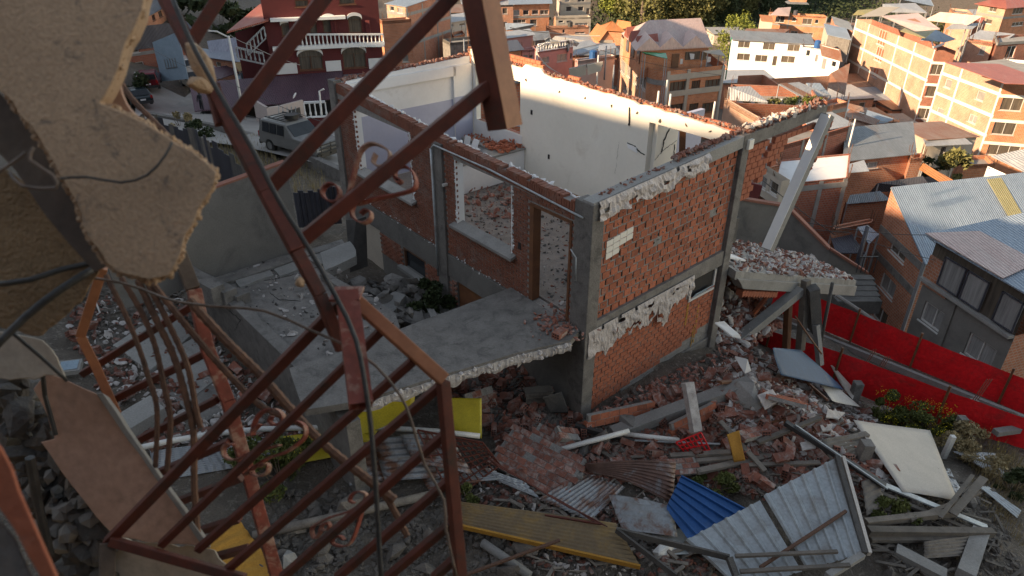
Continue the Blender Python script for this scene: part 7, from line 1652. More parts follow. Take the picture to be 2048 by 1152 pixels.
mb = MB(); mb.quad(P(0,n.z,.02),P(LG,n.z,.02),P(LG,n.z+2.1,.02),P(0,n.z+2.1,.02)); mb.build('upper_wall','glassc',g_t)
mb = MB(); mb.prism([P(LG,n.z-.35,.05),P(LG-1.6,n.z-.35,.05),P(LG-1.6,n.z+1.2,.05),P(LG,n.z+1.2,.05)],nl*.06); mb.build('brick_infill','bfar',g_t)
mb = MB(); mb.prism([P(0,n.z-.12,.02),P(LG,n.z-.12,.02),P(LG,n.z+.02,.02),P(0,n.z+.02,.02)],nl*.3); mb.build('sill_band','concl',g_t)
mb = MB(); mb.prism([P(-.3,n.z+2.1,.5),P(LG+.3,n.z+2.1,.5),P(LG+.3,n.z+3.0,-6),P(-.3,n.z+3.0,-6)],(0,0,.06)); mb.build('roof','zincblue',g_t)
mb = MB(); mb.prism([P(LG*.2,n.z+2.2,.5),P(LG+.3,n.z+2.2,.5),P(LG*.9,n.z+2.5,-1.6),P(LG*.3,n.z+2.5,-1.6)],(0,0,.04)); mb.build('roof_strip','pinkroof',g_t)
for s_ in (LG*.62,):
    mb = MB(); mb.prism([P(s_-.2,-21,.02),P(s_+.2,-21,.02),P(s_+.2,n.z-.1,.02),P(s_-.2,n.z-.1,.02)],nl*.06); mb.build('column','render',g_t)
# entrance steps by the gable house
st = thing('outdoor_steps','concrete steps with a small railing at the foot of the brick gable house','steps',PY(1700,590,31))
for k in range(5):
    p = PY(1712-k*3,610-k*11,29+k*.5); mb = MB(); mb.box(p,(1.1,0,0),(0,.25,0),(0,0,.35)); mb.build('step','concd',st)
mb = MB(); a = PY(1712,545,31); [mb.beam(a+V((.22*k,0,0)),a+V((.22*k,0,.9)),.04,.04,up=(0,1,0)) for k in range(5)]; mb.beam(a+ZU*.9,a+V((.9,0,.9)),.05,.05); mb.build('railing','cable',st)
mb = MB(); mb.tube([PY(1672,590,27),PY(1725,625,26.5),PY(1760,650,26)],.09,8); tag(mb.build('handrail_wall','concl',None,loc=PY(1672,590,27)),'pale sloping kerb beside the concrete steps','kerb')
# ---- wires
def wirepx(pts, r, label, group='overhead wires', m='cable'):
    P_ = []
    for (x0,y0,Y0),(x1,y1,Y1) in zip(pts,pts[1:]):
        a, b = PY(x0,y0,Y0), PY(x1,y1,Y1); 
        for k in range(9): u = k/8; p = a.lerp(b,u); p.z -= .02*(b-a).length*4*u*(1-u); P_.append(p)
    mb = MB(); mb.tube(P_, r, 5); return tag(mb.build('wire',m,None,loc=P_[0]),label,'wire')
wirepx([(1490,330,36),(1670,470,34)],.025,'dark cable dropping from the side wall to the utility pole'); wirepx([(1480,415,36),(1697,458,34)],.02,'lower dark cable behind the leaning pillar'); wirepx([(1476,436,36),(1697,465,34)],.02,'lowest dark cable behind the leaning pillar')
wirepx([(1697,458,34),(1850,470,30),(2060,610,24)],.018,'cable from the utility pole across the gable house'); wirepx([(1697,465,34),(1870,520,28)],.015,'thin cable under it to the gable house')
wirepx([(1020,55,110),(1105,66,112),(1200,72,110)],.07,'bundle of wires crossing above the pink houses',m='palestone')
for k in range(4): wirepx([(1073,104+k,60),(1105+k*6,140+k*3,50)],.02,['first','second','third','fourth'][k]+' pale wire fanning down from the lamp above the pink houses',m='palestone')
wirepx([(460,70,55),(500,90,52),(600,130,48)],.02,'pale wire leaving the white street lamp',m='palestone'); wirepx([(290,90,60),(450,160,50),(700,260,40)],.02,'long dark wire across the street')
wirepx([(470,225,40),(700,262,36)],.018,'dark wire above the off-road car'); wirepx([(1200,100,70),(1440,150,75)],.02,'dark wire in front of the corner house'); wirepx([(1690,212,80),(1790,250,70),(1860,262,66)],.025,'pale wire at the foot of the pale block',m='palestone')
wirepx([(1845,332,55),(1870,352,52),(1888,355,54)],.04,'thick pale cable hanging by the yard tree',m='palestone')
# ---- trees on the far slope
def bigtree(label, px, py, Y, h, w, kind, seed, m='leaf', name='tree'):
    p = PY(px,py,Y); base = V((p.x,p.y,gz(p.x,p.y))); t = thing(name,label,'tree',base,'trees on the far slope'); rr = random.Random(seed)
    ctr = base+ZU*(h*.52)
    mb = MB(); top = base+V((rr.uniform(-.5,.5),rr.uniform(-.5,.5),h*.8)); mb.tube([base-ZU*1,base.lerp(top,.4)+V((rr.uniform(-.3,.3),0,0)),top],[w*.07,w*.045,.05],7)
    for k in range(6):
        a = rr.uniform(0,6.28); s = base.lerp(top,rr.uniform(.35,.8)); mb.tube([s,s+V((math.cos(a)*w*.3,math.sin(a)*w*.3,h*.12))],[w*.02,.03],5)
    mb.build('trunk','bark',t); leaves('crown',m,ctr,(w*.55,w*.55,h*.5),4200,h*.027,t,seed,clumps=60 if kind else 44)
    return t
for i,(px,py,Y,h,w,m,lab) in enumerate([(1282,52,185,18,13,'leaf','round olive tree directly above the corner house roof'),(1375,66,190,24,15,'leaf','tall pointed tree in the middle of the slope'),(1395,60,196,22,12,'leaf','tree close behind the tall pointed one'),
  (1475,50,205,22,14,'leaf','tree left of the brick villa'),(1230,12,200,13,9,'leafb','small bright green tree at the top edge'),(1440,40,215,20,12,'leaf','tree between the pointed tree and the villa'),(1500,30,220,20,14,'leaf','broad tree behind the villa left side'),
  (1660,22,225,16,14,'leaf','olive tree right of the villa turret'),(1700,20,222,14,13,'leaf','tree right of the olive one beyond the villa'),(1740,16,228,14,13,'leaf','last tree of the row before the pale roofs'),(1250,20,230,18,14,'leafd','dark tree high on the slope at the left end'),(1330,20,235,18,14,'leafd','dark tree high on the slope behind the pointed one'),
  (1545,14,232,18,14,'leaf','tree peeking over the villa roof'),(1620,6,236,16,14,'leaf','tree at the top edge above the villa'),(1476,68,150,9,7,'leafb','bright yellow-green tree left of the long white house'),(1880,20,150,10,9,'leaf','small tree between the roofs at the top right'),(1415,20,238,20,13,'leafd','dark tree in the gap of the slope'),(1200,30,215,12,10,'leafd','dark bush-like tree left of the bright one'),(1345,58,205,17,14,'leafd','dark tree left behind the tall pointed one'),(1320,66,192,13,11,'leaf','low olive tree between the round one and the pointed one'),(1430,66,195,15,11,'leafd','dark low tree right of the pointed one'),(1465,62,200,12,10,'leaf','low tree above the bright yellow-green one'),(1510,48,205,12,11,'leafd','low dark tree left of the villa'),(1580,8,240,16,13,'leaf','tree left behind the turret')]):
    bigtree(lab,px,py,Y,h,w,i%2,400+i,m)
mb = MB(); rr = random.Random(9)
for i in range(16000):
    x = rr.uniform(1180,1760); p = G(x, rr.uniform(8,78) if x < 1500 else rr.uniform(4,40)) if i % 40 == 0 else p+V((rr.gauss(0,1.6),rr.gauss(0,1.6),0)); q = V((p.x,p.y,gz(p.x,p.y) if i % 40 == 0 else p.z)); q = q+ZU*rr.uniform(0,2.6); s_ = rr.uniform(.2,.6)
    u = V((rr.gauss(0,1),rr.gauss(0,1),rr.gauss(0,1))).normalized(); w_ = u.orthogonal().normalized(); mb.quad(q-u*s_,q+w_*s_*.5,q+u*s_,q-w_*s_*.5)
tag(mb.build('undergrowth','leafd'), kind='stuff')
bush('hedge_shrub','dark shrub on the bank beside the street','shrub',G(405,285),(1.1,1,.8),1300,.12,'leafd',500,0,9)
bush('hedge_shrub','dark tree top hiding the parked dark car near the slab','shrub',G(262,205),(1.8,1.5,1.6),1500,.2,'leafd',501,0,10)
bush('hedge_shrub','dry brown shrub left of the dark shrub on the bank','shrub',G(362,262),(.9,.8,.9),800,.12,'dry',502,0,8)
bush('hedge_shrub','dark green bushes on the hill above the blue roof','shrub',G(440,62),(7,6,3),1400,.7,'leafd',503,0,12)
# small houses filling the slope between the larger ones
def filler(label, px, py, w, d, h, yaw, wm, rm_, rise=.5):
    p = G(px,py); u = V((math.cos(yaw),math.sin(yaw),0)); v = V((-u.y,u.x,0)); z1 = p.z+h; t = thing('small_house',label,'house',p)
    c = [p+u*(sx*w/2)+v*(sy*d/2) for sx,sy in ((-1,-1),(1,-1),(1,1),(-1,1))]
    for i in range(4):
        a, b = c[i], c[(i+1)%4]; out = (a+b)/2-p; LL = (b-a).length; ops = []
        if i in (0,3):
            k = max(1,int(LL/2.6)); ops = [(LL*(j+.5)/k-.5,LL*(j+.5)/k+.5,z1-1.7,z1-.6) for j in range(k)]
            if h > 4.5: ops += [(o[0],o[1],o[2]-2.6,o[3]-2.6) for o in ops]
        mb = MB(); Q,L2,dd,nn = wallface(mb,V((a.x,a.y,0)),V((b.x,b.y,0)),z1,z1,p.z-3,ops,out); mb.build('wall',wm,t)
        for o in ops: window(t,Q,o,'glassc','framed' if rm_ == 'rustroof' else 'frame')
        mb = MB(); mb.prism([Q(-.02,z1-.28,.1),Q(L2+.02,z1-.28,.1),Q(L2+.02,z1-.02,.1),Q(-.02,z1-.02,.1)],Q(0,0,-.03)-Q(0,0,.1)); mb.build('ring_beam','conc',t)
    o = .35; e_ = [c[0]-u*o-v*o,c[1]+u*o-v*o,c[2]+u*o+v*o,c[3]-u*o+v*o]; roofplate(t,[V((q.x,q.y,z1+.08+(rise if i > 1 else 0))) for i,q in enumerate(e_)],rm_)
    mb = MB(); mb.quad(V((c[3].x,c[3].y,z1)),V((c[2].x,c[2].y,z1)),V((c[2].x,c[2].y,z1+rise)),V((c[3].x,c[3].y,z1+rise))); mb.add([V((c[0].x,c[0].y,z1)),V((c[3].x,c[3].y,z1)),V((c[3].x,c[3].y,z1+rise))],[(0,1,2)]); mb.add([V((c[1].x,c[1].y,z1)),V((c[2].x,c[2].y,z1)),V((c[2].x,c[2].y,z1+rise))],[(0,1,2)]); mb.build('gable_wall',wm,t)
    return t
for a in [('rusty roofed brick hut at the left foot of the big pale block',1702,206,9,7,3.6,.15,'bfar','rustroof'),('brick hut with a pale roof below the middle of the big pale block',1752,232,9,6,3.4,.1,'bfar','zincblue'),('rust-roofed hut below the right end of the big pale block',1800,248,8,6,3.2,.1,'borange','rustroof'),
 ('brick house with a zinc roof right behind the end of the hanging beam',1668,248,7,6,4.6,.2,'bfar','zinc'),('low hut with a dark roof left of the cream house',1758,288,8,5,3.0,.1,'bred','zincgrey'),('brick hut with a rusty roof behind the dark-roofed house',1712,282,7,5,3.4,.15,'bfar','rustroof'),
 ('grey-roofed brick hut between the cream house and the ventilated block',1856,272,6,5,3,.1,'borange','zinc'),('narrow brick house in the gap below the cream house',1862,342,5,4,3.0,.1,'bfar','zincgrey'),('brick hut with a pale roof right of the corner house foot',1478,216,8,6,4.6,.05,'bfar','zinc'),
 ('brick hut under the wires left of the corner house',1222,150,8,6,3.4,.1,'borange','rustroof'),('pink hut with a blue roof left of the corner house',1205,122,8,6,3.2,.1,'pink','zincblue'),('grey-roofed hut right of the pink balustrade house',1168,150,9,6,3.4,.05,'bfar','zincgrey'),
 ('brick hut at the foot of the long white house',1500,166,9,6,2.8,.05,'bfar','rustroof'),('low brick shed right of the small white house',1668,150,8,6,3.0,.05,'borange','rustroof'),('brick hut with a pale roof beyond the red-roofed wing',1950,60,9,7,4.0,.1,'bpale','zinc'),
 ('grey-roofed shed behind the white slab roof',1640,330,6,5,4.0,.2,'bred','zincgrey'),('brick shed between the white slab roof and the long hut',1720,370,5,4,3.0,.15,'bfar','zincgrey'),('dark-roofed hut below the yellow-panelled roof',1790,420,5,4,3.0,.1,'bred','slate'),
 ('brick hut beside the villa foot',1680,92,10,7,4.2,.05,'bpale','rustroof'),('pale hut at the left of the white two-storey house',1450,96,8,6,3.6,.05,'palestone','zinc'),('brown-roofed brick house just right of the tall brick block',945,76,9,7,5.0,.05,'bfar','rustroof'),('brick house with a pale roof behind the thick post',975,62,10,7,5.4,.1,'bfar','zinc')]:
    filler(*a)
# clutter boxes beside the parked off-road car
mb = MB(); q = onst(590,258); mb.tube([q,q+ZU*1.2],.6,14); tag(mb.build('water_tank','cable',None,loc=q),'black water tank behind the off-road car','tank')
mb = MB(); q = onst(560,262)
for k in range(5): mb.beam(q+V((k*.3,0,0)),q+V((k*.3+.2,0,1.4)),.05,.05)
mb.beam(q+ZU*.8,q+V((1.6,0,.9)),.05,.05); tag(mb.build('metal_rack','zinc',None,loc=q),'pale metal rack behind the off-road car','rack')
# ---------------------------------------------------------------- foreground: what hangs from the building the photo was taken from
def dpoly(pts, d): return [PD(x,y,(d if not isinstance(d,(list,tuple)) else d[i])) for i,(x,y) in enumerate(pts)]
FWD = V((0,CT,-ST)); UPV = V((0,ST,CT)); RGT = V((1,0,0))
def slab_fg(name, pts, d, t, m, label, cat, step=.03, amp=.006, seed=0):
    rr = random.Random(seed); base = dpoly(pts,d); P_ = []
    for i in range(len(base)):
        a, b = base[i], base[(i+1)%len(base)]; n = max(1,int((b-a).length/step))
        for k in range(n): P_.append(a.lerp(b,k/n)+(RGT*rr.uniform(-amp,amp)+UPV*rr.uniform(-amp,amp) if k else V((0,0,0))))
    cx_ = max(p[0] for p in pts); cy_ = sum(p[1] for p in pts)/len(pts); ev = ray(cx_, cy_)
    mb = MB(); mb.prism(P_, ev*t); o = mb.build(name,m,None,loc=P_[0]); b = o.modifiers.new('bevel','BEVEL'); b.width = .002; b.segments = 1; b.limit_method='ANGLE'; return tag(o,label,cat)
o = slab_fg('hanging_slab',[(-60,-60),(300,-60),(285,20),(268,60),(245,108),(238,135),(225,165),(212,190),(200,206),(230,218),(262,232),(290,246),(330,270),(385,302),(434,345),(426,375),(412,398),(398,418),(388,448),(372,470),(362,508),(350,535),(338,552),(300,560),(262,552),(235,545),(215,528),(180,480),(150,400),(110,330),(60,250),(10,190),(-60,130)],1.15,.10,'tan','thick tan stucco slab hanging in the upper left corner','hanging slab',.02,.004)
hs = o
slab_fg('broken_slab_end',[(207,175),(228,150),(240,168),(246,190),(262,220),(282,238),(288,250),(250,245),(222,222)],1.3,.10,'pinkstone','pale broken lump of plaster stuck to the edge of the hanging slab','plaster lump',.012,.004)
slab_fg('lower_stucco_slab',[(-60,330),(20,340),(60,380),(110,440),(150,490),(185,530),(200,545),(172,590),(150,612),(110,650),(85,672),(50,668),(20,660),(-60,640)],1.35,.12,'ochre','rough ochre stucco slab under the hanging slab at the left edge','hanging slab',.015,.005)
slab_fg('dark_beam',[(-60,120),(0,185),(60,255),(110,330),(150,400),(190,470),(222,530),(190,545),(140,490),(90,430),(30,340),(-60,250)],1.25,.05,'bark','dark wooden beam wedged between the two stucco slabs','beam',.05,.002)
# broken lintel lower left
sl_ = slab_fg('fallen_lintel',[(92,745),(150,768),(192,786),(235,845),(300,935),(408,1092),(330,1088),(318,1085),(232,1073),(190,1030),(141,967),(82,884),(110,877),(95,830),(67,778)],[1.9]*15,.10,'pinkstone','fallen pinkish plastered lintel slanting through the lower left','lintel',.03,.003)
slab_fg('lintel_edge',[(192,786),(205,785),(300,925),(422,1095),(408,1097),(300,940),(235,850)],1.88,.12,'concl','grey cement edge along the fallen lintel','lintel edge',.05,.002)
slab_fg('pebbly_slab',[(-40,655),(25,665),(85,680),(115,715),(135,762),(92,750),(70,760),(20,760),(-40,755)],1.7,.1,'palestone','pale pebbly slab end at the left edge under the ochre slab','concrete slab',.02,.005)
slab_fg('pebbly_slab',[(230,1075),(330,1088),(430,1100),(470,1160),(225,1160)],2.0,.1,'palestone','pale lump of mortar at the bottom under the gate corner','mortar lump',.02,.006)
slab_fg('brick_edge',[(-40,850),(0,890),(40,985),(80,1075),(118,1160),(85,1160),(30,1060),(-40,960)],.8,.04,'brick','blurred orange brick edge in the lower left corner','brick edge',.03,.003)
slab_fg('grey_sill',[(-60,985),(30,1075),(70,1165),(-60,1165)],.82,.03,'conc','blurred grey sill in the lower left corner','sill',.03,.003)
mb = MB(); r2 = random.Random(19)
for i in range(420):
    y = r2.uniform(740,1160); c = lerp(25,240,(y-740)/420) if y > 800 else 40; x = c+r2.gauss(0,38)-20
    if x > lerp(95,330,(y-780)/350)-14: continue
    mb.rock(PD(x,y,2.1+r2.uniform(-.12,.5)), r2.uniform(.012,.05), r2, (1.2,1,.8), .5)
tag(mb.build('dark_rubble','concd'), kind='stuff')
mb = MB()
for i in range(90): mb.rock(PD(150+r2.gauss(0,28),1010+r2.gauss(0,40),2.0+r2.uniform(-.05,.2)), r2.uniform(.01,.03), r2)
tag(mb.build('crumbled_plaster','concl'), kind='stuff')
mb = MB(); mb.tube([PD(60,915,1.8),PD(75,1000,1.85),PD(100,1110,1.9)],.012); tag(mb.build('metal_rod','cable',None,loc=PD(60,915,1.8)),'dark metal rod standing in the rubble at the lower left','rod')
mb = MB(); mb.tube([PD(86,748,1.85),PD(90,790,1.87),PD(112,870,1.88)],.006); tag(mb.build('bent_bar','cable',None,loc=PD(86,748,1.85)),'thin bent bar on the fallen lintel edge','bar')
for sl_o, pts_, d_, t_, mm in ((hs,[(300,-60),(285,20),(268,60),(245,108),(238,135),(225,165),(212,190),(200,206),(230,218),(262,232),(290,246),(330,270),(385,302),(434,345),(426,375),(412,398),(398,418),(388,448),(372,470),(362,508),(350,535),(338,552),(300,560),(262,552),(235,545),(215,528),(180,480),(150,400),(110,330),(60,250),(10,190)],1.16,.05,'tan'),):
    mb = MB(); r3 = random.Random(8)
    for (x0,y0),(x1,y1) in zip(pts_,pts_[1:]):
        n_ = max(2,int(math.hypot(x1-x0,y1-y0)/3.2))
        for k in range(n_):
            for q in range(2): mb.rock(PD(lerp(x0,x1,k/n_)+r3.gauss(0,2.2),lerp(y0,y1,k/n_)+r3.gauss(0,2.2),d_+r3.random()*t_), r3.uniform(.0015,.006), r3, (1,1,1), .5)
    tag(mb.build('edge_aggregate',mm,sl_o), kind='stuff')
# wall of the building the camera stands in, carrying all this (just outside the frame on the left and below; rear walls and ceiling added to darken the foreground)
bd = thing('damaged_building','tan stucco building from whose broken upper room the ruins are seen','building',V((-2,-4,-9)))
def blk(name, x0,x1,y0,y1,z0,z1,m='tan'):
    mb = MB(); mb.prism([V((x0,y0,z0)),V((x1,y0,z0)),V((x1,y1,z0)),V((x0,y1,z0))],(0,0,z1-z0)); return mb.build(name,m,bd)
blk('floor',-5.2,3.6,-6,.25,-2.0,-1.6,'conc'); blk('ceiling',-5.2,3.6,-6,-1.6,1.35,1.6,'conc'); blk('rear_wall',-5.2,3.6,-6.2,-6,-9.5,1.6,'tan'); blk('side_wall',-5.4,-5.2,-6,.6,-9.5,1.6,'tan'); blk('side_wall',3.6,3.8,-6,.3,-9.5,1.6,'tan')
blk('front_wall',-5.2,3.6,-.05,.2,-9.6,-2.0,'tan'); blk('broken_pier',-3.6,-2.2,-.6,.6,-2.0,1.0,'tan')
# --- red iron gate
def tube_px(t, name, x0,y0,x1,y1,d0,d1,w,h=None,m='red',open_=False):
    a, b = PD(x0,y0,d0), PD(x1,y1,d1); mb = MB(); mb.beam(a,b,w,h or w,up=tuple(V((.55,-.75,.35)))); o = mb.build(name,m,t,bevel=.0025); return o
g = thing('iron_gate','bent red iron gate frame with slanting square bars in the lower centre','iron gate',PD(215,1085,1.7))
D = 1.6
tube_px(g,'stile',215,1085,680,607,1.75,D,.025)
for x0,y0,x1,y1,d0,d1 in [(322,1090,762,662,1.75,1.6),(395,1100,826,722,1.74,1.6),(440,1152,882,770,1.74,1.62),(563,1156,890,868,1.72,1.63),(673,1156,896,963,1.7,1.64),(773,1156,905,1044,1.7,1.65),(867,1156,910,1117,1.68,1.66)]:
    tube_px(g,'bar',x0,y0,x1,y1,d0,d1,.0195)
tube_px(g,'bottom_rail',222,1082,490,1158,1.73,1.72,.023)
tube_px(g,'hinge_post',216,1085,214,1165,1.74,1.72,.035,m='bark')
tube_px(g,'top_rail',700,592,888,760,1.58,1.6,.031,m='orangey')
tube_px(g,'stile',886,762,922,1170,1.6,1.66,.027)
# hollow square post with an open lower end
def hollow_post(t, name, a, b, w, m, up):
    d = (b-a).normalized(); x = d.cross(V(up)).normalized(); y = x.cross(d); mb = MB(); th = .004; h_ = w/2
    for sx, sy, ax, ay in ((1,0,y,x),(-1,0,y,x),(0,1,x,y),(0,-1,x,y)):
        c = (a+b)/2+x*sx*(h_-th/2)+y*sy*(h_-th/2); mb.box(c,(b-a)/2,ax*(h_-(0 if sx else th)),ay*th/2)
    return mb.build(name,m,t)
gp = thing('gate_post','short thick peeling red square tube with an open lower end hanging on the gate','gate post',PD(700,585,1.5))
hollow_post(gp,'tube',PD(694,588,1.52),PD(722,812,1.42),.048,'redpeel',(1,.55,.1))
mb = MB(); a = PD(694,588,1.52); mb.box(a,RGT*.033,V((0,.03,0)),V((0,0,.003))); mb.build('cap','redpeel',gp)
# --- peeling stile with thinner bars behind
g2 = thing('window_grille','peeling red window grille with thin slanting bars behind the rebars','window grille',PD(380,560,2.1))
def poly_px(t, name, pts, w, m='red', dd=1.7):
    mb = MB()
    for i in range(len(pts)-1): mb.beam(PD(pts[i][0],pts[i][1],pts[i][2] if len(pts[i])>2 else dd),PD(pts[i+1][0],pts[i+1][1],pts[i+1][2] if len(pts[i+1])>2 else dd),w,w,up=tuple(V((.55,-.75,.35))))
    return mb.build(name,m,t,bevel=.002)
poly_px(g2,'stile',[(352,490,2.0),(386,578,2.0)],.038,'bark'); poly_px(g2,'stile',[(388,578,2.0),(412,690,2.02),(455,800,2.05),(500,960,2.1),(556,1160,2.15)],.037,'redpeel')
for x0,y0,x1,y1 in [(395,605,165,748),(412,706,185,820),(436,798,262,888),(459,884,314,947),(483,955,340,1010),(478,1037,396,1063),(498,1096,416,1118)]: tube_px(g2,'bar',x0,y0,x1,y1,2.05,2.15,.022)
poly_px(g2,'left_stile',[(206,535,2.0),(161,672,2.05),(194,738,2.08),(234,828,2.1)],.026,'orangey')
# --- upper grille: long stile, diagonals
g3 = thing('upper_grille','tall red window grille of crossed square bars twisted across the upper centre','window grille',PD(330,0,1.6))
poly_px(g3,'stile',[(322,-20,1.62),(425,180,1.6),(531,385,1.58),(593,502,1.57)],.03); poly_px(g3,'stile',[(593,502,1.57),(640,590,1.58),(685,700,1.6)],.028)
tube_px(g3,'bar',448,-20,378,92,1.62,1.62,.031); tube_px(g3,'bar',660,-20,458,250,1.62,1.62,.033); tube_px(g3,'bar',915,-20,530,385,1.6,1.6,.033); tube_px(g3,'bar',978,172,590,492,1.62,1.6,.032)
tube_px(g3,'spar',425,170,445,250,1.6,1.6,.03)
lp = thing('hanging_post','thick red square post with one side coloured as sunlit hanging down in front of the white room','hanging post',PD(960,-20,1.6))
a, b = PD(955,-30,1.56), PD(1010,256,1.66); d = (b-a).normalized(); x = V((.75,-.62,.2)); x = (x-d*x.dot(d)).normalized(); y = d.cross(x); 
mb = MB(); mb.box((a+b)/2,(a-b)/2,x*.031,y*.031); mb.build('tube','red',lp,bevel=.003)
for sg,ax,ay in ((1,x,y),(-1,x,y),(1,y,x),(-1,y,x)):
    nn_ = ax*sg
    if nn_.dot(RGT) > .3: mb = MB(); mb.box((a+b)/2+nn_*.0315,(a-b)/2*.999,nn_*.001,ay*.029); mb.build('painted_sunlit_side','orangey',lp)  # orange plate puts the warm sunlight on this face into its colour
# mortar lumps stuck on it
for x,y,r,sq,lab in [(404,130,.035,(.8,.8,1.6),'lump of mortar stuck on the long red stile near the top'),(402,170,.03,(.7,.7,1.6),'lower lump of mortar on the long red stile'),(600,565,.014,(1,1,1.2),'small dry knot hanging under the long red stile')]:
    p = PD(x,y,1.56); mb = MB(); mb.rock(p,r,random.Random(x),sq,.25); tag(mb.build('mortar_lump','tan',None,loc=p,bevel=.004),lab,'mortar lump')
# --- scrollwork of flat bar
def spiral(c, r0, r1, a0, a1, n=14): return [(c[0]+lerp(r0,r1,k/n)*math.cos(lerp(a0,a1,k/n)), c[1]+lerp(r0,r1,k/n)*math.sin(lerp(a0,a1,k/n))) for k in range(n+1)]
def smooth_px(pts, n=6):
    out = []; P_ = [pts[0]]+list(pts)+[pts[-1]]
    for i in range(1,len(P_)-2):
        for k in range(n):
            t = k/n; q = []
            for c in (0,1):
                p0,p1,p2,p3 = (P_[i-1][c],P_[i][c],P_[i+1][c],P_[i+2][c]); q.append(.5*((2*p1)+(-p0+p2)*t+(2*p0-5*p1+4*p2-p3)*t*t+(-p0+3*p1-3*p2+p3)*t**3))
            out.append(tuple(q))
    out.append(tuple(pts[-1])); return out
def scroll(t, pts, w=.018, d=1.62, m='orangey', th=.004):
    mb = MB(); P_ = [PD(x,y,d) for x,y in smooth_px(pts)]; mb.strip(P_, w, th, side=(FWD+RGT*.35-UPV*.25)); mb.build('scroll_bar',m,t)
sc = thing('scrollwork','heart-shaped wrought iron scroll with curled ends on the upper grille','scrollwork',PD(700,390,1.6))
scroll(sc,[(752,308),(747,325),(757,333),(768,332),(779,322),(779,304),(762,292),(742,288),(724,300),(714,325),(705,362),(695,398)],m='redpeel')
scroll(sc,[(790,345),(792,355),(803,361),(796,366),(790,352),(793,338),(806,333),(822,340),(832,360),(828,378),(800,388),(760,396),(715,408),(705,402)],m='redpeel')
scroll(sc,[(690,400),(665,404),(650,396),(645,383),(652,371),(667,368),(678,378),(680,392),(676,402)],m='redpeel')
scroll(sc,[(708,408),(704,425),(712,440),(728,446),(741,438),(742,425),(732,420),(722,428)],m='redpeel')
sc2 = thing('scrollwork','small curled iron scroll crossing the gate bars at the left centre','scrollwork',PD(560,850,1.66))
for pts in ([(505,870),(512,840),(528,822),(550,818),(565,828),(566,842),(552,850),(540,842),(545,832)],[(505,865),(520,848)],[(568,852),(590,842),(608,850),(612,868),(600,885),(570,905),(540,915),(515,930),(490,950)],[(470,890),(455,888),(447,900),(452,914),(468,920),(485,914),(505,905),(560,890)],[(500,935),(505,948),(520,952),(535,944),(537,930),(526,926),(520,934)]): scroll(sc2,pts,.018,1.72,'redpeel')
sc3 = thing('scrollwork','curled iron scroll low on the gate at the bottom centre','scrollwork',PD(680,1050,1.66))
for pts in ([(640,1058),(652,1060),(660,1052),(655,1045),(645,1050),(640,1066),(630,1076),(624,1062),(630,1050),(660,1035),(700,1022),(725,1005),(733,990),(722,983),(707,987),(700,1000),(708,1006)],[(728,1008),(718,1045),(705,1080),(690,1092),(668,1088),(666,1078),(680,1072),(688,1080)]): scroll(sc3,pts,.016,1.72,'redpeel')
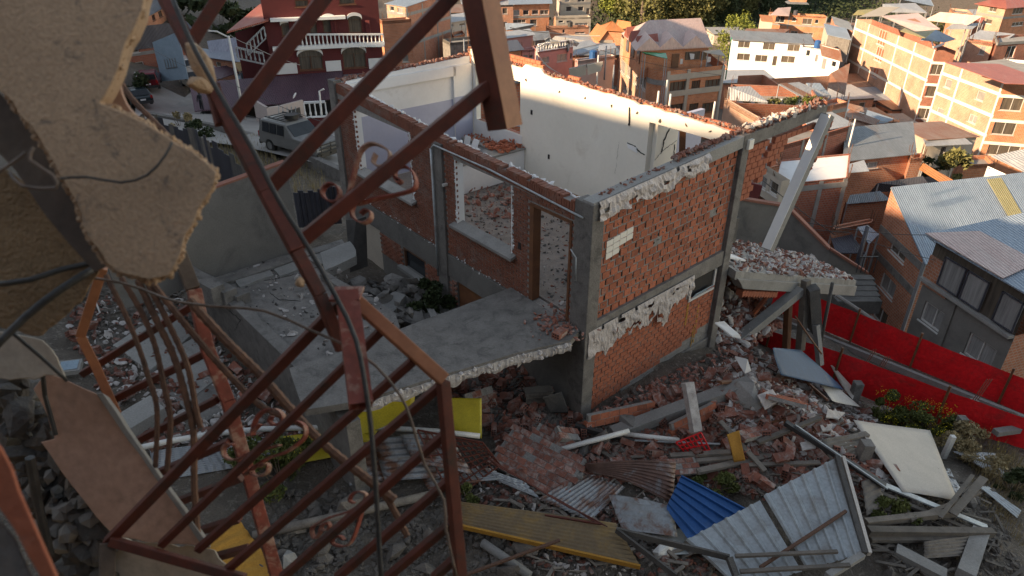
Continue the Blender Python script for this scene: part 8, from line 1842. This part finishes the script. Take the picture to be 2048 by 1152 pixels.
# --- rebars, cables and wires
def rod(name, pts, r, m, label, cat, ribs=True, dd=1.9, group=None):
    P_ = [PD(*(p if len(p)>2 else (p[0],p[1],dd))) for p in pts]
    # smooth
    Q = []; A_ = [P_[0]]+P_+[P_[-1]]
    for i in range(1,len(A_)-2):
        nseg = max(2,int((A_[i+1]-A_[i]).length/(.012 if ribs else .04)))
        for k in range(nseg):
            t = k/nseg; Q.append(.5*((2*A_[i])+(-A_[i-1]+A_[i+1])*t+(2*A_[i-1]-5*A_[i]+4*A_[i+1]-A_[i+2])*t*t+(-A_[i-1]+3*A_[i]-3*A_[i+1]+A_[i+2])*t**3))
    Q.append(P_[-1]); mb = MB(); mb.tube(Q, r, 7, rib=.16 if ribs else 0)
    return tag(mb.build(name,m,None,loc=P_[0],smooth=not ribs),label,cat,group)
RB = [([(212,550),(257,642),(285,715),(297,755),(314,818),(311,935)],'leftmost rusty rebar of the fan under the hanging slab',.0065),([(243,555),(285,628),(312,697),(328,771),(341,837),(334,943)],'second rusty rebar from the left in the fan',.007),
 ([(276,560),(312,638),(347,711),(373,798),(387,865),(389,975),(395,1065)],'longest rusty rebar reaching down over the lintel',.0085),([(292,560),(333,638),(375,732),(392,818),(402,856)],'short rusty rebar ending above the white pipe',.0075),
 ([(300,560),(382,662),(455,746),(526,814),(605,850),(690,925),(765,985),(815,1072)],'ribbed rebar running diagonally down through the gate',.0085),([(378,600),(451,680),(521,749),(581,818),(650,890),(740,962),(790,1000)],'thick ribbed rebar parallel to the diagonal one',.012),([(232,150),(262,195),(300,235),(330,265),(352,290),(376,302)],'rusty rebar bridging the notch of the hanging slab',.0075)]
for pts,lab,r in RB: rod('rebar',pts,r*1.0,'rebar',lab,'rebar')
rod('cable',[(338,-20,1.5),(380,80,1.5),(440,190,1.5),(500,290,1.48),(557,400,1.46),(617,496,1.45),(670,590,1.44),(712,680,1.42),(735,800,1.4),(745,890,1.4),(753,1000,1.4),(762,1160,1.4)],.0055,'cable','thick dark cable hanging along the long red stile','cable',False)
rod('wire',[(-10,540,1.6),(120,548,1.6),(240,565,1.6),(300,585,1.6),(350,602,1.55),(420,612,1.5),(530,622,1.5),(620,660,1.5),(690,690,1.48),(750,730,1.48),(800,790,1.48),(822,840,1.48),(850,930,1.5),(888,1000,1.5),(892,1060,1.5),(915,1160,1.5)],.0032,'wire','long pale wire crossing from the left edge down through the gate','wire',False)
rod('wire',[(122,357,1.12),(174,354,1.12),(243,365,1.12),(295,350,1.12),(330,312,1.12),(344,285,1.13)],.0022,'cable','thin dark wire curving across the face of the hanging slab','wire',False)
rod('wire',[(20,345,1.1),(45,372,1.08),(112,376,1.08),(105,350,1.08),(60,320,1.08),(68,295,1.08)],.0028,'wire','bent rusty tie wire sticking out of the slab left edge','wire',False)
rod('wire',[(-10,350,1.08),(40,315,1.08),(50,305,1.08)],.0028,'wire','short rusty wire end at the left edge','wire',False)
rod('black_cable',[(215,520,1.35),(120,540,1.33),(60,560,1.3),(-20,570,1.3)],.006,'cable','dark cable running left from the slab tip','cable',False)
rod('black_cable',[(200,530,1.35),(120,580,1.3),(50,635,1.28),(-20,705,1.25)],.0075,'cable','lower dark cable sagging to the left edge','cable',False)
rod('black_cable',[(-20,625,1.5),(30,670,1.5),(80,712,1.5),(135,762,1.52)],.004,'cable','thin dark cable over the pebbly slab','cable',False)
